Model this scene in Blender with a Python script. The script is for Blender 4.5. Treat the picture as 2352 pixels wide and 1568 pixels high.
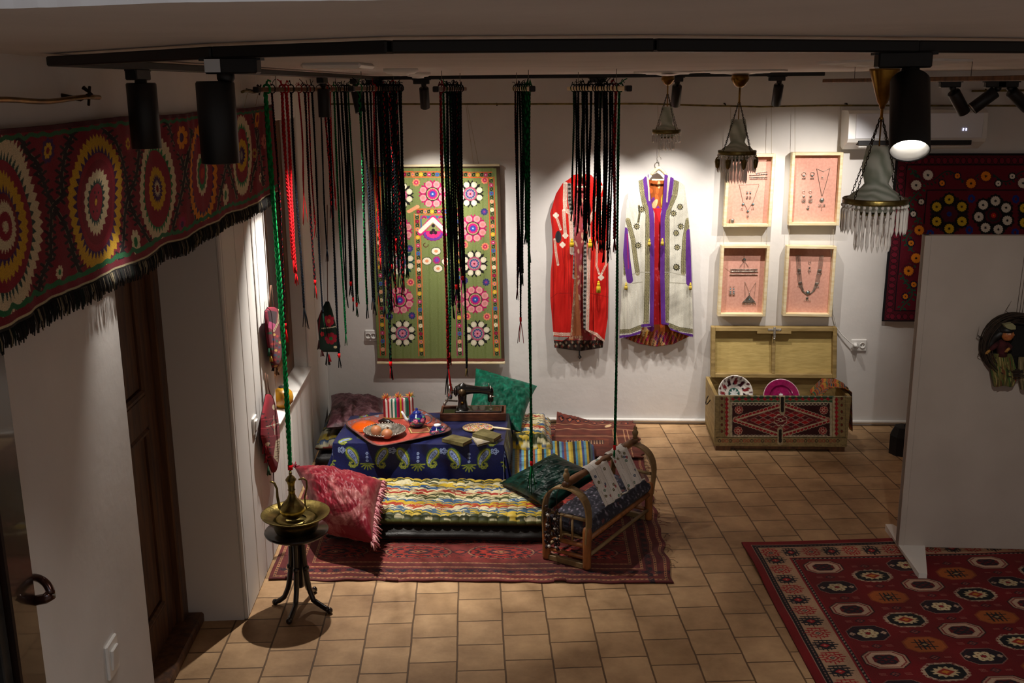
import bpy, math, random
import numpy as np
from mathutils import Matrix, Vector
random.seed(7)
PI = math.pi
for _o in list(bpy.data.objects): bpy.data.objects.remove(_o)
scene = bpy.context.scene
COL = scene.collection

# ------------------------------------------------------------------ camera
FPX = 2370.0; CAM_H = 2.4; PITCH = math.atan((784-203)/FPX); ROLL = -0.0088; HEAD = 0.054
_h = np.array([-math.sin(HEAD), math.cos(HEAD), 0.0])
_F = _h*math.cos(PITCH)+np.array([0, 0, -math.sin(PITCH)])
_U = _h*math.sin(PITCH)+np.array([0, 0, math.cos(PITCH)])
_R = np.cross(_F, _U)
_R, _U = math.cos(ROLL)*_R+math.sin(ROLL)*_U, -math.sin(ROLL)*_R+math.cos(ROLL)*_U
_C = np.array([0, 0, CAM_H])
cam = bpy.data.cameras.new('camera'); camo = bpy.data.objects.new('camera', cam); COL.objects.link(camo)
cam.sensor_fit = 'HORIZONTAL'; cam.sensor_width = 36; cam.lens = 36*FPX/2352
cam.clip_start = 0.05; cam.clip_end = 60
camo.matrix_world = Matrix(((_R[0], _U[0], -_F[0], 0), (_R[1], _U[1], -_F[1], 0), (_R[2], _U[2], -_F[2], CAM_H), (0, 0, 0, 1)))
scene.camera = camo
# ------------------------------------------------------------------ world, exposure
w = bpy.data.worlds.new('world'); scene.world = w; w.use_nodes = True
w.node_tree.nodes['Background'].inputs[0].default_value = (1.0, 0.87, 0.80, 1)
w.node_tree.nodes['Background'].inputs[1].default_value = 0.165
vs = scene.view_settings
vs.view_transform = 'Standard'; vs.look = 'None'; vs.gamma = 1; vs.use_curve_mapping = False
vs.exposure = 0.32
# soft daylight that falls down the stair opening behind the camera
_l = bpy.data.lights.new('stair_daylight', 'AREA'); _l.shape = 'RECTANGLE'; _l.size = 1.6; _l.size_y = 1.2; _l.energy = 14.0; _l.color = (0.62, 0.80, 1.0)
_lo = bpy.data.objects.new('stair_daylight', _l); COL.objects.link(_lo); _lo.location = (-0.2, -0.7, 4.4); _lo.rotation_euler = (math.radians(52), 0, 0)

# ------------------------------------------------------------------ unprojection onto real planes of the room
def ray(x, y): return _F+_R*(x-1176)/FPX-_U*(y-784)/FPX
def onz(x, y, z=0.0): d = ray(x, y); return _C+d*(z-CAM_H)/d[2]
def ony(x, y, Y): d = ray(x, y); return _C+d*Y/d[1]
def onx(x, y, X): d = ray(x, y); return _C+d*X/d[0]
def proj(P): d = np.array(P, float)-_C; z = d@_F; return 1176+FPX*(d@_R)/z, 784-FPX*(d@_U)/z, z
def zat(X, Y, py):            # height above (X,Y) that is seen at picture row py
    lo, hi = -1.0, 3.0
    for _ in range(40):
        m = (lo+hi)/2
        if proj((X, Y, m))[1] > py: lo = m
        else: hi = m
    return (lo+hi)/2
YB = float(onz(1620, 973)[1])
A0 = onz(570, 1423); A0[2] = 0
B0 = ony(742, 640, YB); B0[2] = 0
LD = (B0-A0); LLEN = float(np.linalg.norm(LD)); LD = LD/LLEN
LN = np.array([LD[1], -LD[0], 0.0])
def LW(a, out, z): return A0+LD*a+LN*out+np.array([0, 0, z])
def lwp(x, y, out=0.0):
    d = ray(x, y); p0 = A0+LN*out
    P = _C+d*((p0-_C)@LN)/(d@LN); return float((P-A0)@LD), float(P[2])

# ------------------------------------------------------------------ colour
def lin(c):
    if isinstance(c, str): c = c.lstrip('#'); c = [int(c[i:i+2], 16)/255 for i in (0, 2, 4)]
    return tuple((v/12.92 if v <= .04045 else ((v+.055)/1.055)**2.4) for v in c)
def rgb(c):
    if isinstance(c, str): c = c.lstrip('#'); return np.array([int(c[i:i+2], 16)/255 for i in (0, 2, 4)])
    return np.array(c, float)
def mixc(a, b, t): a = rgb(a); b = rgb(b); return tuple(a*(1-t)+b*t)

# ------------------------------------------------------------------ materials
def newmat(name):
    m = bpy.data.materials.new(name); m.use_nodes = True
    nt = m.node_tree; b = nt.nodes['Principled BSDF']; return m, nt, b
def N(nt, typ, **kw):
    n = nt.nodes.new(typ)
    for k, v in kw.items():
        if k.startswith('i_'): n.inputs[k[2:].replace('_', ' ')].default_value = v
        else: setattr(n, k, v)
    return n
def bump(nt, b, height, strength=.3, dist=.01):
    bn = N(nt, 'ShaderNodeBump'); bn.inputs['Strength'].default_value = strength; bn.inputs['Distance'].default_value = dist
    nt.links.new(height, bn.inputs['Height']); nt.links.new(bn.outputs[0], b.inputs['Normal'])
def mat(name, c, rough=.6, metal=0, c2=None, scale=20, bumpk=0, bscale=None, stretch=(1, 1, 1), sheen=0, spec=.5, coat=0, emit=0, trans=0, detail=4, lo=.35, hi=.65, bdist=.01):
    m, nt, b = newmat(name)
    b.inputs['Base Color'].default_value = (*lin(c), 1); b.inputs['Roughness'].default_value = rough; b.inputs['Metallic'].default_value = metal
    b.inputs['Specular IOR Level'].default_value = spec
    if sheen: b.inputs['Sheen Weight'].default_value = sheen; b.inputs['Sheen Roughness'].default_value = .4
    if coat: b.inputs['Coat Weight'].default_value = coat
    if trans: b.inputs['Transmission Weight'].default_value = trans
    if emit: b.inputs['Emission Color'].default_value = (*lin(c), 1); b.inputs['Emission Strength'].default_value = emit
    if c2 is not None or bumpk:
        tc = N(nt, 'ShaderNodeTexCoord'); mp = N(nt, 'ShaderNodeMapping'); mp.inputs['Scale'].default_value = stretch
        nt.links.new(tc.outputs['Object'], mp.inputs[0])
        no = N(nt, 'ShaderNodeTexNoise'); no.inputs['Scale'].default_value = scale; no.inputs['Detail'].default_value = detail
        nt.links.new(mp.outputs[0], no.inputs['Vector'])
        if c2 is not None:
            r = N(nt, 'ShaderNodeValToRGB'); r.color_ramp.elements[0].position = lo; r.color_ramp.elements[1].position = hi
            r.color_ramp.elements[0].color = (*lin(c), 1); r.color_ramp.elements[1].color = (*lin(c2), 1)
            nt.links.new(no.outputs['Fac'], r.inputs[0]); nt.links.new(r.outputs[0], b.inputs['Base Color'])
        if bumpk:
            n2 = no
            if bscale:
                n2 = N(nt, 'ShaderNodeTexNoise'); n2.inputs['Scale'].default_value = bscale; n2.inputs['Detail'].default_value = 3
                nt.links.new(mp.outputs[0], n2.inputs['Vector'])
            bump(nt, b, n2.outputs['Fac'], bumpk, bdist)
    return m
def pmat(name, rough=.85, sheen=.03, bumpk=.35, bscale=350, spec=.3, coat=0, fine=None, metal=0):   # colour comes from the pattern dyed into the cloth (point colours)
    m, nt, b = newmat(name)
    a = N(nt, 'ShaderNodeAttribute', attribute_name='dye')
    b.inputs['Roughness'].default_value = rough; b.inputs['Sheen Weight'].default_value = sheen
    b.inputs['Specular IOR Level'].default_value = spec; b.inputs['Coat Weight'].default_value = coat; b.inputs['Metallic'].default_value = metal
    tc = N(nt, 'ShaderNodeTexCoord'); no = N(nt, 'ShaderNodeTexNoise'); no.inputs['Scale'].default_value = bscale; no.inputs['Detail'].default_value = 2
    nt.links.new(tc.outputs['Object'], no.inputs['Vector'])
    mx = N(nt, 'ShaderNodeMix', data_type='RGBA', blend_type='MULTIPLY'); mx.inputs[0].default_value = .6
    r = N(nt, 'ShaderNodeMapRange'); r.inputs['From Min'].default_value = .3; r.inputs['From Max'].default_value = .7; r.inputs['To Min'].default_value = .55; r.inputs['To Max'].default_value = 1.25
    nt.links.new(no.outputs['Fac'], r.inputs[0]); nt.links.new(r.outputs[0], mx.inputs['B']); nt.links.new(a.outputs['Color'], mx.inputs['A'])
    nt.links.new(mx.outputs['Result'], b.inputs['Base Color'])
    bump(nt, b, no.outputs['Fac'], bumpk, .003)
    return m
def velvet(name, dark, light, scale=9, stretch=(1, 1, 1), rough=.45):
    m, nt, b = newmat(name)
    tc = N(nt, 'ShaderNodeTexCoord'); mp = N(nt, 'ShaderNodeMapping'); mp.inputs['Scale'].default_value = stretch; nt.links.new(tc.outputs['Object'], mp.inputs[0])
    n1 = N(nt, 'ShaderNodeTexNoise'); n1.inputs['Scale'].default_value = scale; n1.inputs['Detail'].default_value = 6; n1.inputs['Roughness'].default_value = .7; n1.inputs['Distortion'].default_value = 1.2
    nt.links.new(mp.outputs[0], n1.inputs['Vector'])
    r = N(nt, 'ShaderNodeValToRGB'); r.color_ramp.elements[0].position = .47; r.color_ramp.elements[1].position = .78
    r.color_ramp.elements[0].color = (*lin(dark), 1); r.color_ramp.elements[1].color = (*lin(light), 1)
    nt.links.new(n1.outputs['Fac'], r.inputs[0]); nt.links.new(r.outputs[0], b.inputs['Base Color'])
    b.inputs['Roughness'].default_value = rough; b.inputs['Sheen Weight'].default_value = .22; b.inputs['Sheen Roughness'].default_value = .35
    b.inputs['Sheen Tint'].default_value = (*lin(light), 1); b.inputs['Specular IOR Level'].default_value = .2
    bump(nt, b, n1.outputs['Fac'], .35, .010)
    return m

M = {}
M['plaster'] = mat('white_plaster', '#dcd8d4', .9, c2='#e4e0dc', scale=3, bumpk=.25, bscale=22, bdist=.006)
M['ceil'] = mat('ceiling_plaster', '#d0c8c2', .92, c2='#dad2cc', scale=2.5, bumpk=.4, bscale=12, bdist=.008)
M['white'] = mat('white_paint', '#e2dfda', .6)
M['plastic'] = mat('white_plastic', '#e8e6e2', .35)
M['black'] = mat('black_metal', '#0d0d0e', .45, spec=.4)
M['black2'] = mat('black_matte', '#121113', .6)
M['door'] = mat('dark_wood_door', '#674327', .5, c2='#40281a', scale=6, stretch=(6, 6, .6), bumpk=.2)
M['wood'] = mat('brown_wood', '#7a4f2a', .5, c2='#4f3018', scale=8, stretch=(5, 5, 1), bumpk=.2)
M['palewood'] = mat('pale_pine_wood', '#efe0bd', .55, c2='#e2cc9c', scale=9, stretch=(1, 1, 8), bumpk=.1)
M['oldwood'] = mat('aged_ochre_wood', '#9c8350', .7, c2='#7d6638', scale=7, stretch=(1, 1, 5), bumpk=.3)
M['brass'] = mat('brass', '#9a7432', .3, 1, c2='#6b4c1d', scale=12, bumpk=.05)
M['oldbrass'] = mat('aged_brass', '#8c7a45', .38, 1, c2='#5e5230', scale=18, bumpk=.15, bscale=60)
M['silver'] = mat('silver_metal', '#c4bdb2', .33, .8, c2='#7d766b', scale=40, bumpk=.2)
M['darkmetal'] = mat('dark_metal', '#3a332c', .4, 1)
M['chrome'] = mat('chrome', '#d0d0d0', .12, 1)
M['wire'] = mat('thin_wire', '#6a6660', .5, .6)
M['cream'] = mat('cream_cord', '#b9ab92', .8)
M['dye'] = pmat('embroidered_cloth')
M['dyefine'] = pmat('satin_cloth', .5, .05, .25, 500)
M['dyevelvet'] = pmat('velvet_cloth', .42, .12, .3, 140)
M['dyepaint'] = pmat('painted_surface', .45, 0, .12, 60, .5)
M['dyeglaze'] = pmat('glazed_ceramic', .12, 0, 0.0, 60, .6, coat=.6)

# ------------------------------------------------------------------ mesh building
WM = {}
def wm(o):
    return WM.get(o.name, Matrix.Identity(4)) if o is not None else Matrix.Identity(4)
def _finish(o, parent, cen):
    COL.objects.link(o)
    if parent is not None:
        o.parent = parent
        o.location = cen; WM[o.name] = wm(parent) @ Matrix.Translation(cen)
    else:
        o.location = cen; WM[o.name] = Matrix.Translation(cen)
    return o
def raw_mesh(name, V, faces_flat, counts, mats, midx=None, smooth=True, colors=None, parent=None):
    V = np.asarray(V, dtype=np.float64).reshape(-1, 3)
    if parent is not None:
        inv = np.array(wm(parent).inverted()); V = V@inv[:3, :3].T+inv[:3, 3]
    lo = V.min(0); hi = V.max(0); cen = np.array([(lo[0]+hi[0])/2, (lo[1]+hi[1])/2, lo[2] if parent is None else (lo[2]+hi[2])/2])
    V = V-cen
    me = bpy.data.meshes.new(name)
    nf = len(counts)
    me.vertices.add(len(V)); me.vertices.foreach_set('co', V.astype(np.float32).ravel())
    me.loops.add(len(faces_flat)); me.loops.foreach_set('vertex_index', np.asarray(faces_flat, np.int32))
    me.polygons.add(nf); st = np.zeros(nf, np.int32); st[1:] = np.cumsum(counts)[:-1]
    me.polygons.foreach_set('loop_start', st); me.polygons.foreach_set('loop_total', np.asarray(counts, np.int32))
    if midx is not None: me.polygons.foreach_set('material_index', np.asarray(midx, np.int32))
    sm = np.full(nf, bool(smooth)) if np.isscalar(smooth) else np.asarray(smooth, bool)
    me.polygons.foreach_set('use_smooth', sm)
    me.update(calc_edges=True)
    if colors is not None:
        ca = me.color_attributes.new('dye', 'BYTE_COLOR', 'POINT')
        c4 = np.ones((len(V), 4), np.float32); c4[:, :3] = np.clip(colors, 0, 1)
        ca.data.foreach_set('color_srgb', c4.ravel())
    for m in (mats if isinstance(mats, (list, tuple)) else [mats]): me.materials.append(m)
    o = bpy.data.objects.new(name, me)
    return _finish(o, parent, cen)

def frame_for(d):
    d = np.asarray(d, float); d = d/np.linalg.norm(d)
    h = np.array([0, 0, 1.0]) if abs(d[2]) < .9 else np.array([1.0, 0, 0])
    a = np.cross(d, h); a /= np.linalg.norm(a); b = np.cross(d, a); return a, b, d

class G:
    def __init__(s): s.V = []; s.n = 0; s.F = []; s.Cn = []; s.MI = []; s.SM = []; s.C = []; s.mi = 0; s.sm = True; s.col = None
    def add(s, V, faces, smooth=None, color=None):
        V = np.asarray(V, float).reshape(-1, 3); k = s.n
        for f in faces:
            s.F.extend([i+k for i in f]); s.Cn.append(len(f)); s.MI.append(s.mi); s.SM.append(s.sm if smooth is None else smooth)
        s.V.append(V); s.n += len(V)
        c = color if color is not None else s.col
        if c is None: c = (1, 1, 1)
        c = rgb(c) if not (isinstance(c, np.ndarray) and c.ndim == 2) else c
        s.C.append(np.broadcast_to(c, (len(V), 3)) if c.ndim == 1 else c)
        return s
    def box(s, lo, hi, T=None):
        x0, y0, z0 = lo; x1, y1, z1 = hi
        V = np.array([(x0, y0, z0), (x1, y0, z0), (x1, y1, z0), (x0, y1, z0), (x0, y0, z1), (x1, y0, z1), (x1, y1, z1), (x0, y1, z1)], float)
        if T is not None: V = T(V)
        return s.add(V, [(0, 3, 2, 1), (4, 5, 6, 7), (0, 1, 5, 4), (1, 2, 6, 5), (2, 3, 7, 6), (3, 0, 4, 7)], False)
    def bevbox(s, lo, hi, b=.004, T=None):      # box with chamfered edges
        lo = np.array(lo, float); hi = np.array(hi, float); b = min(b, float((hi-lo).min())/2.01)
        V = []; idx = {}
        for cx in (0, 1):
            for cy in (0, 1):
                for cz in (0, 1):
                    for ax in range(3):
                        p = np.array([hi[0] if cx else lo[0], hi[1] if cy else lo[1], hi[2] if cz else lo[2]])
                        for j, c in enumerate((cx, cy, cz)):
                            if j != ax: p[j] += -b if c else b
                        idx[(cx, cy, cz, ax)] = len(V); V.append(p)
        F = []
        for ax in range(3):
            o1, o2 = [(1, 2), (2, 0), (0, 1)][ax]
            for c in (0, 1):
                q = []
                for (u, v) in ((0, 0), (1, 0), (1, 1), (0, 1)):
                    k = [0, 0, 0]; k[ax] = c; k[o1] = u; k[o2] = v; q.append(idx[(*k, ax)])
                F.append(q if c else q[::-1])
        for ax in range(3):
            o1, o2 = [(1, 2), (2, 0), (0, 1)][ax]
            for u in (0, 1):
                for v in (0, 1):
                    k = [0, 0, 0]; k[o1] = u; k[o2] = v; k2 = list(k); k2[ax] = 1
                    q = [idx[(*k, o1)], idx[(*k2, o1)], idx[(*k2, o2)], idx[(*k, o2)]]
                    F.append(q if (u == v) else q[::-1])
        for cx in (0, 1):
            for cy in (0, 1):
                for cz in (0, 1):
                    q = [idx[(cx, cy, cz, a)] for a in range(3)]
                    F.append(q if (cx+cy+cz) % 2 else q[::-1])
        V = np.array(V)
        if T is not None: V = T(V)
        return s.add(V, F, False)
    def tube(s, pts, r, seg=8, cap=True, closed=False, color=None, T=None):
        pts = np.asarray(pts, float); n = len(pts)
        r = np.full(n, r) if np.isscalar(r) else np.asarray(r, float)
        tg = np.gradient(pts, axis=0) if not closed else (np.roll(pts, -1, 0)-np.roll(pts, 1, 0))
        tg /= (np.linalg.norm(tg, axis=1)[:, None]+1e-12)
        a, b, _ = frame_for(tg[0]); V = []
        for i in range(n):
            a = a-tg[i]*(a@tg[i]); a /= np.linalg.norm(a); b = np.cross(tg[i], a)
            th = np.arange(seg)*2*PI/seg
            V.append(pts[i]+r[i]*(np.cos(th)[:, None]*a+np.sin(th)[:, None]*b))
        V = np.concatenate(V); F = []
        m = n if closed else n-1
        for i in range(m):
            for j in range(seg):
                p = i*seg+j; q = i*seg+(j+1) % seg; u = ((i+1) % n)*seg+j; v = ((i+1) % n)*seg+(j+1) % seg
                F.append((p, q, v, u))
        if cap and not closed: F.append(tuple(range(seg))[::-1]); F.append(tuple(range((n-1)*seg, n*seg)))
        if color is not None and isinstance(color, np.ndarray) and color.ndim == 2: color = np.repeat(color, seg, axis=0)
        if T is not None: V = T(V)
        return s.add(V, F, None, color)
    def cyl(s, p, q, r, r2=None, seg=16): return s.tube([p, q], [r, r if r2 is None else r2], seg)
    def lathe(s, prof, c=(0, 0, 0), seg=24, axis=(0, 0, 1), color=None, T=None, sx=1, sy=1, cap=True):   # prof: (radius, height)
        prof = np.asarray(prof, float); n = len(prof); c = np.asarray(c, float)
        if abs(axis[2]) > .999: a = np.array([1., 0, 0]); b = np.array([0, 1., 0]); d = np.array([0, 0, np.sign(axis[2])])
        else: a, b, d = frame_for(axis)
        th = np.arange(seg)*2*PI/seg
        V = (c+prof[:, 1][:, None, None]*d+prof[:, 0][:, None, None]*(sx*np.cos(th)[None, :, None]*a+sy*np.sin(th)[None, :, None]*b)).reshape(-1, 3)
        F = []
        for i in range(n-1):
            for j in range(seg):
                F.append((i*seg+j, i*seg+(j+1) % seg, (i+1)*seg+(j+1) % seg, (i+1)*seg+j))
        if cap and prof[0, 0] > 1e-4: F.append(tuple(range(seg))[::-1])
        if cap and prof[-1, 0] > 1e-4: F.append(tuple(range((n-1)*seg, n*seg)))
        if color is not None and isinstance(color, np.ndarray) and color.ndim == 2: color = np.repeat(color, seg, axis=0)
        if T is not None: V = T(V)
        return s.add(V, F, None, color)
    def ball(s, c, r, seg=10, color=None, sz=1.0, T=None):
        k = max(4, seg//2); a = np.linspace(-PI/2, PI/2, k+1)
        return s.lathe([(max(r*math.cos(t), 1e-5), r*sz*math.sin(t)) for t in a], c, seg, color=color, T=T)
    def prism(s, poly, h, T, smooth=False, color=None):        # 2-D outline extruded; T maps (x,y,z)->world
        n = len(poly); V = np.array([(x, y, 0) for x, y in poly]+[(x, y, h) for x, y in poly], float)
        F = [tuple(range(n))[::-1], tuple(range(n, 2*n))]+[(i, (i+1) % n, n+(i+1) % n, n+i) for i in range(n)]
        return s.add(T(V), F, smooth, color)
    def bar(s, p, q, w, h, up=(0, 0, 1), bev=0):
        p = np.asarray(p, float); q = np.asarray(q, float); d = q-p; L = np.linalg.norm(d); d /= L
        up = np.asarray(up, float); sd = np.cross(d, up); sd /= np.linalg.norm(sd); up = np.cross(sd, d)
        T = lambda V: p+V[:, :1]*d+V[:, 1:2]*sd+V[:, 2:3]*up
        if bev: return s.bevbox((0, -w/2, -h/2), (L, w/2, h/2), bev, T)
        return s.box((0, -w/2, -h/2), (L, w/2, h/2), T)
    def grid(s, P, colors=None, closed_u=False, flip=False, smooth=True):
        nv, nu = P.shape[:2]; F = []
        for i in range(nv-1):
            for j in range(nu if closed_u else nu-1):
                q = (i*nu+j, i*nu+(j+1) % nu, (i+1)*nu+(j+1) % nu, (i+1)*nu+j); F.append(q[::-1] if flip else q)
        return s.add(P.reshape(-1, 3), F, smooth, None if colors is None else colors.reshape(-1, 3))
    def build(s, name, mats, parent=None):
        return raw_mesh(name, np.concatenate(s.V), s.F, s.Cn, mats, s.MI, s.SM, np.concatenate(s.C), parent)

def tag(o, label=None, cat=None, group=None, kind=None):
    if label: o['label'] = label
    if cat: o['category'] = cat
    if group: o['group'] = group
    if kind: o['kind'] = kind
    return o
def thing(name, label, cat, loc, rotz=0, group=None):
    o = bpy.data.objects.new(name, None); COL.objects.link(o); o.empty_display_size = .05
    o.location = tuple(loc); o.rotation_euler = (0, 0, rotz)
    WM[o.name] = Matrix.Translation(Vector(tuple(loc))) @ Matrix.Rotation(rotz, 4, 'Z')
    return tag(o, label, cat, group)
def struct(o): o['kind'] = 'structure'; return o
def dup(root, loc, rotz=None, label=None, group=None):
    def cp(o, par):
        c = o.copy(); COL.objects.link(c)
        if par is not None: c.parent = par
        for ch in list(kids.get(o.name, [])): cp(ch, c)
        return c
    kids = {}
    for o in COL.objects:
        if o.parent is not None: kids.setdefault(o.parent.name, []).append(o)
    r = cp(root, None); r.location = tuple(loc)
    if rotz is not None: r.rotation_euler = (0, 0, rotz)
    if label: r['label'] = label
    if group: r['group'] = group
    return r

# painted sheets: a dense grid whose points carry the pattern dyed or embroidered into the cloth
class Paint:
    def __init__(s, X, Y, base):
        s.sh = X.shape; s.X = X.ravel(); s.Y = Y.ravel(); s.C = np.empty((s.X.size, 3)); s.C[:] = rgb(base)
    def _s(s, cx, cy, rx, ry): return np.nonzero((np.abs(s.X-cx) <= rx) & (np.abs(s.Y-cy) <= ry))[0]
    def ell(s, cx, cy, rx, ry, c, rot=0):
        R = max(rx, ry) if rot else None; i = s._s(cx, cy, R or rx, R or ry); x = s.X[i]-cx; y = s.Y[i]-cy
        if rot: x, y = x*math.cos(rot)+y*math.sin(rot), -x*math.sin(rot)+y*math.cos(rot)
        s.C[i[(x/rx)**2+(y/ry)**2 <= 1]] = rgb(c)
    def ring(s, cx, cy, rx, ry, w, c):
        i = s._s(cx, cy, rx, ry); q = np.sqrt(((s.X[i]-cx)/rx)**2+((s.Y[i]-cy)/ry)**2); s.C[i[(q <= 1) & (q >= 1-w)]] = rgb(c)
    def star(s, cx, cy, rx, ry, n, amp, c, ph=0.0, soft=False):
        i = s._s(cx, cy, rx, ry); x = (s.X[i]-cx)/rx; y = (s.Y[i]-cy)/ry; th = np.arctan2(y, x)+ph
        u = (th*n/(2*PI)) % 1.0; t = np.abs(u-.5)*2
        if soft: t = 1-np.sqrt(np.clip(1-t*t, 0, 1))*1.0; t = t
        s.C[i[np.hypot(x, y) <= 1-amp*t]] = rgb(c)
    def petals(s, cx, cy, R, Ry, n, rx, ry, c, ph=0.0, c2=None, r2=.4, radial=False):
        for k in range(n):
            a = ph+k*2*PI/n; x = cx+R*math.cos(a); y = cy+Ry*math.sin(a)
            s.ell(x, y, rx, ry, c, a if radial else 0)
            if c2: s.ell(x, y, rx*r2, ry*r2, c2)
    def rect(s, x0, y0, x1, y1, c):
        s.C[(s.X >= x0) & (s.X <= x1) & (s.Y >= y0) & (s.Y <= y1)] = rgb(c)
    def line(s, pts, w, c, closed=False):
        pts = list(pts)+([pts[0]] if closed else [])
        for (x0, y0), (x1, y1) in zip(pts, pts[1:]):
            cx, cy = (x0+x1)/2, (y0+y1)/2; i = s._s(cx, cy, abs(x1-x0)/2+w, abs(y1-y0)/2+w)
            dx, dy = x1-x0, y1-y0; L2 = dx*dx+dy*dy+1e-12
            t = np.clip(((s.X[i]-x0)*dx+(s.Y[i]-y0)*dy)/L2, 0, 1)
            s.C[i[np.hypot(s.X[i]-x0-t*dx, s.Y[i]-y0-t*dy) <= w/2]] = rgb(c)
    def poly(s, pts, c):
        xs = [p[0] for p in pts]; ys = [p[1] for p in pts]
        i = s._s((min(xs)+max(xs))/2, (min(ys)+max(ys))/2, (max(xs)-min(xs))/2, (max(ys)-min(ys))/2)
        X = s.X[i]; Y = s.Y[i]; ins = np.zeros(len(i), bool); j = len(pts)-1
        for k in range(len(pts)):
            x0, y0 = pts[k]; x1, y1 = pts[j]
            if y0 != y1: ins ^= ((y0 > Y) != (y1 > Y)) & (X < (x1-x0)*(Y-y0)/(y1-y0)+x0)
            j = k
        s.C[i[ins]] = rgb(c)
    def dia(s, cx, cy, rx, ry, c):
        i = s._s(cx, cy, rx, ry); s.C[i[np.abs(s.X[i]-cx)/rx+np.abs(s.Y[i]-cy)/ry <= 1]] = rgb(c)
    def mask(s, m, c): s.C[m.ravel()] = rgb(c)
    def get(s): return s.C.reshape(*s.sh, 3)

def nz(x, y, seed=0, k=7):
    rs = np.random.RandomState(seed); o = 0
    for i in range(k):
        a = rs.uniform(0, 2*PI); f = rs.uniform(.6, 1.6); p = rs.uniform(0, 6.3)
        o = o+np.sin((x*math.cos(a)+y*math.sin(a))*f*6.28+p)
    return o/math.sqrt(k)/1.2
def sheet(name, P, colors, mats, parent=None, thick=0.0, back=None, flip=False):
    """P (nv,nu,3).  With thick>0 the sheet becomes a closed slab, its back 'thick' behind along 'back'."""
    nv, nu = P.shape[:2]
    idx = np.arange(nv*nu).reshape(nv, nu)
    f = np.stack([idx[:-1, :-1], idx[:-1, 1:], idx[1:, 1:], idx[1:, :-1]], -1).reshape(-1, 4)
    if flip: f = f[:, ::-1]
    V = P.reshape(-1, 3); C = colors.reshape(-1, 3); Fs = [f]
    if thick > 0:
        k = nv*nu; V = np.concatenate([V, V+np.asarray(back, float)*thick]); C = np.concatenate([C, C*.7])
        Fs.append(f[:, ::-1]+k)
        loop = np.concatenate([idx[0, :], idx[1:, -1], idx[-1, -2::-1], idx[-2:0:-1, 0]])
        l2 = np.roll(loop, -1); e = np.stack([l2, loop, loop+k, l2+k], -1)
        if flip: e = e[:, ::-1]
        Fs.append(e)
    F = np.concatenate(Fs)
    return raw_mesh(name, V, F.ravel(), np.full(len(F), 4), mats, None, True, C, parent)
def ug(nu, nv, u0=0, u1=1, v0=0, v1=1): return np.meshgrid(np.linspace(u0, u1, nu), np.linspace(v0, v1, nv))
def interp(t, pts): return np.interp(t, [p[0] for p in pts], [p[1] for p in pts])
FL_ROT = 185.3; FL_OX = -.09; FL_OY = -.03; FL_L = .21; FL_W = .207
SP = dict(far1=50, far2=52, far3=48, far4=42, far5=50, left1=150, left2=110, left3=80, near=14, right=42, pool1=17, pool2=14)
# ================================================================== THE ROOM
CZ = CAM_H+0.088; TZ = CZ-0.018
XR = 4.6
# floor: square fired-clay tiles laid in staggered rows
m, nt, b = newmat('clay_floor_tiles')
tc = N(nt, 'ShaderNodeTexCoord'); mp = N(nt, 'ShaderNodeMapping'); mp.inputs['Rotation'].default_value = (0, 0, math.radians(90-FL_ROT)); mp.inputs['Location'].default_value = (FL_OX, FL_OY, 0)
nt.links.new(tc.outputs['Object'], mp.inputs[0])
dn = N(nt, 'ShaderNodeTexNoise'); dn.inputs['Scale'].default_value = 6; dn.inputs['Detail'].default_value = 3
va = N(nt, 'ShaderNodeVectorMath', operation='SCALE'); va.inputs['Scale'].default_value = .009
vs_ = N(nt, 'ShaderNodeVectorMath', operation='ADD'); nt.links.new(mp.outputs[0], dn.inputs['Vector'])
nt.links.new(dn.outputs['Color'], va.inputs[0]); nt.links.new(mp.outputs[0], vs_.inputs[0]); nt.links.new(va.outputs[0], vs_.inputs[1])
br = N(nt, 'ShaderNodeTexBrick'); br.offset = .35; br.offset_frequency = 2; br.squash = 1
for k, v in (('Scale', 1.0), ('Brick Width', FL_L), ('Row Height', FL_W), ('Mortar Size', .0045), ('Mortar Smooth', .35), ('Bias', 0.0)): br.inputs[k].default_value = v
br.inputs['Color1'].default_value = (*lin('#caa880'), 1); br.inputs['Color2'].default_value = (*lin('#b2906a'), 1); br.inputs['Mortar'].default_value = (*lin('#6b5238'), 1)
nt.links.new(vs_.outputs[0], br.inputs['Vector'])
n2 = N(nt, 'ShaderNodeTexNoise'); n2.inputs['Scale'].default_value = 2.6; n2.inputs['Detail'].default_value = 7; n2.inputs['Roughness'].default_value = .65; nt.links.new(tc.outputs['Object'], n2.inputs['Vector'])
r2 = N(nt, 'ShaderNodeValToRGB'); r2.color_ramp.elements[0].color = (.42, .35, .28, 1); r2.color_ramp.elements[1].color = (1.12, 1.1, 1.05, 1); r2.color_ramp.elements[0].position = .3; r2.color_ramp.elements[1].position = .68
nt.links.new(n2.outputs['Fac'], r2.inputs[0])
mx = N(nt, 'ShaderNodeMix', data_type='RGBA', blend_type='MULTIPLY'); mx.inputs[0].default_value = .95
nt.links.new(br.outputs['Color'], mx.inputs['A']); nt.links.new(r2.outputs[0], mx.inputs['B']); nt.links.new(mx.outputs['Result'], b.inputs['Base Color'])
b.inputs['Roughness'].default_value = .62; b.inputs['Specular IOR Level'].default_value = .35
ma = N(nt, 'ShaderNodeMath', operation='MULTIPLY_ADD'); ma.inputs[1].default_value = -1.0
n3 = N(nt, 'ShaderNodeTexNoise'); n3.inputs['Scale'].default_value = 14; n3.inputs['Detail'].default_value = 5; nt.links.new(tc.outputs['Object'], n3.inputs['Vector'])
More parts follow.
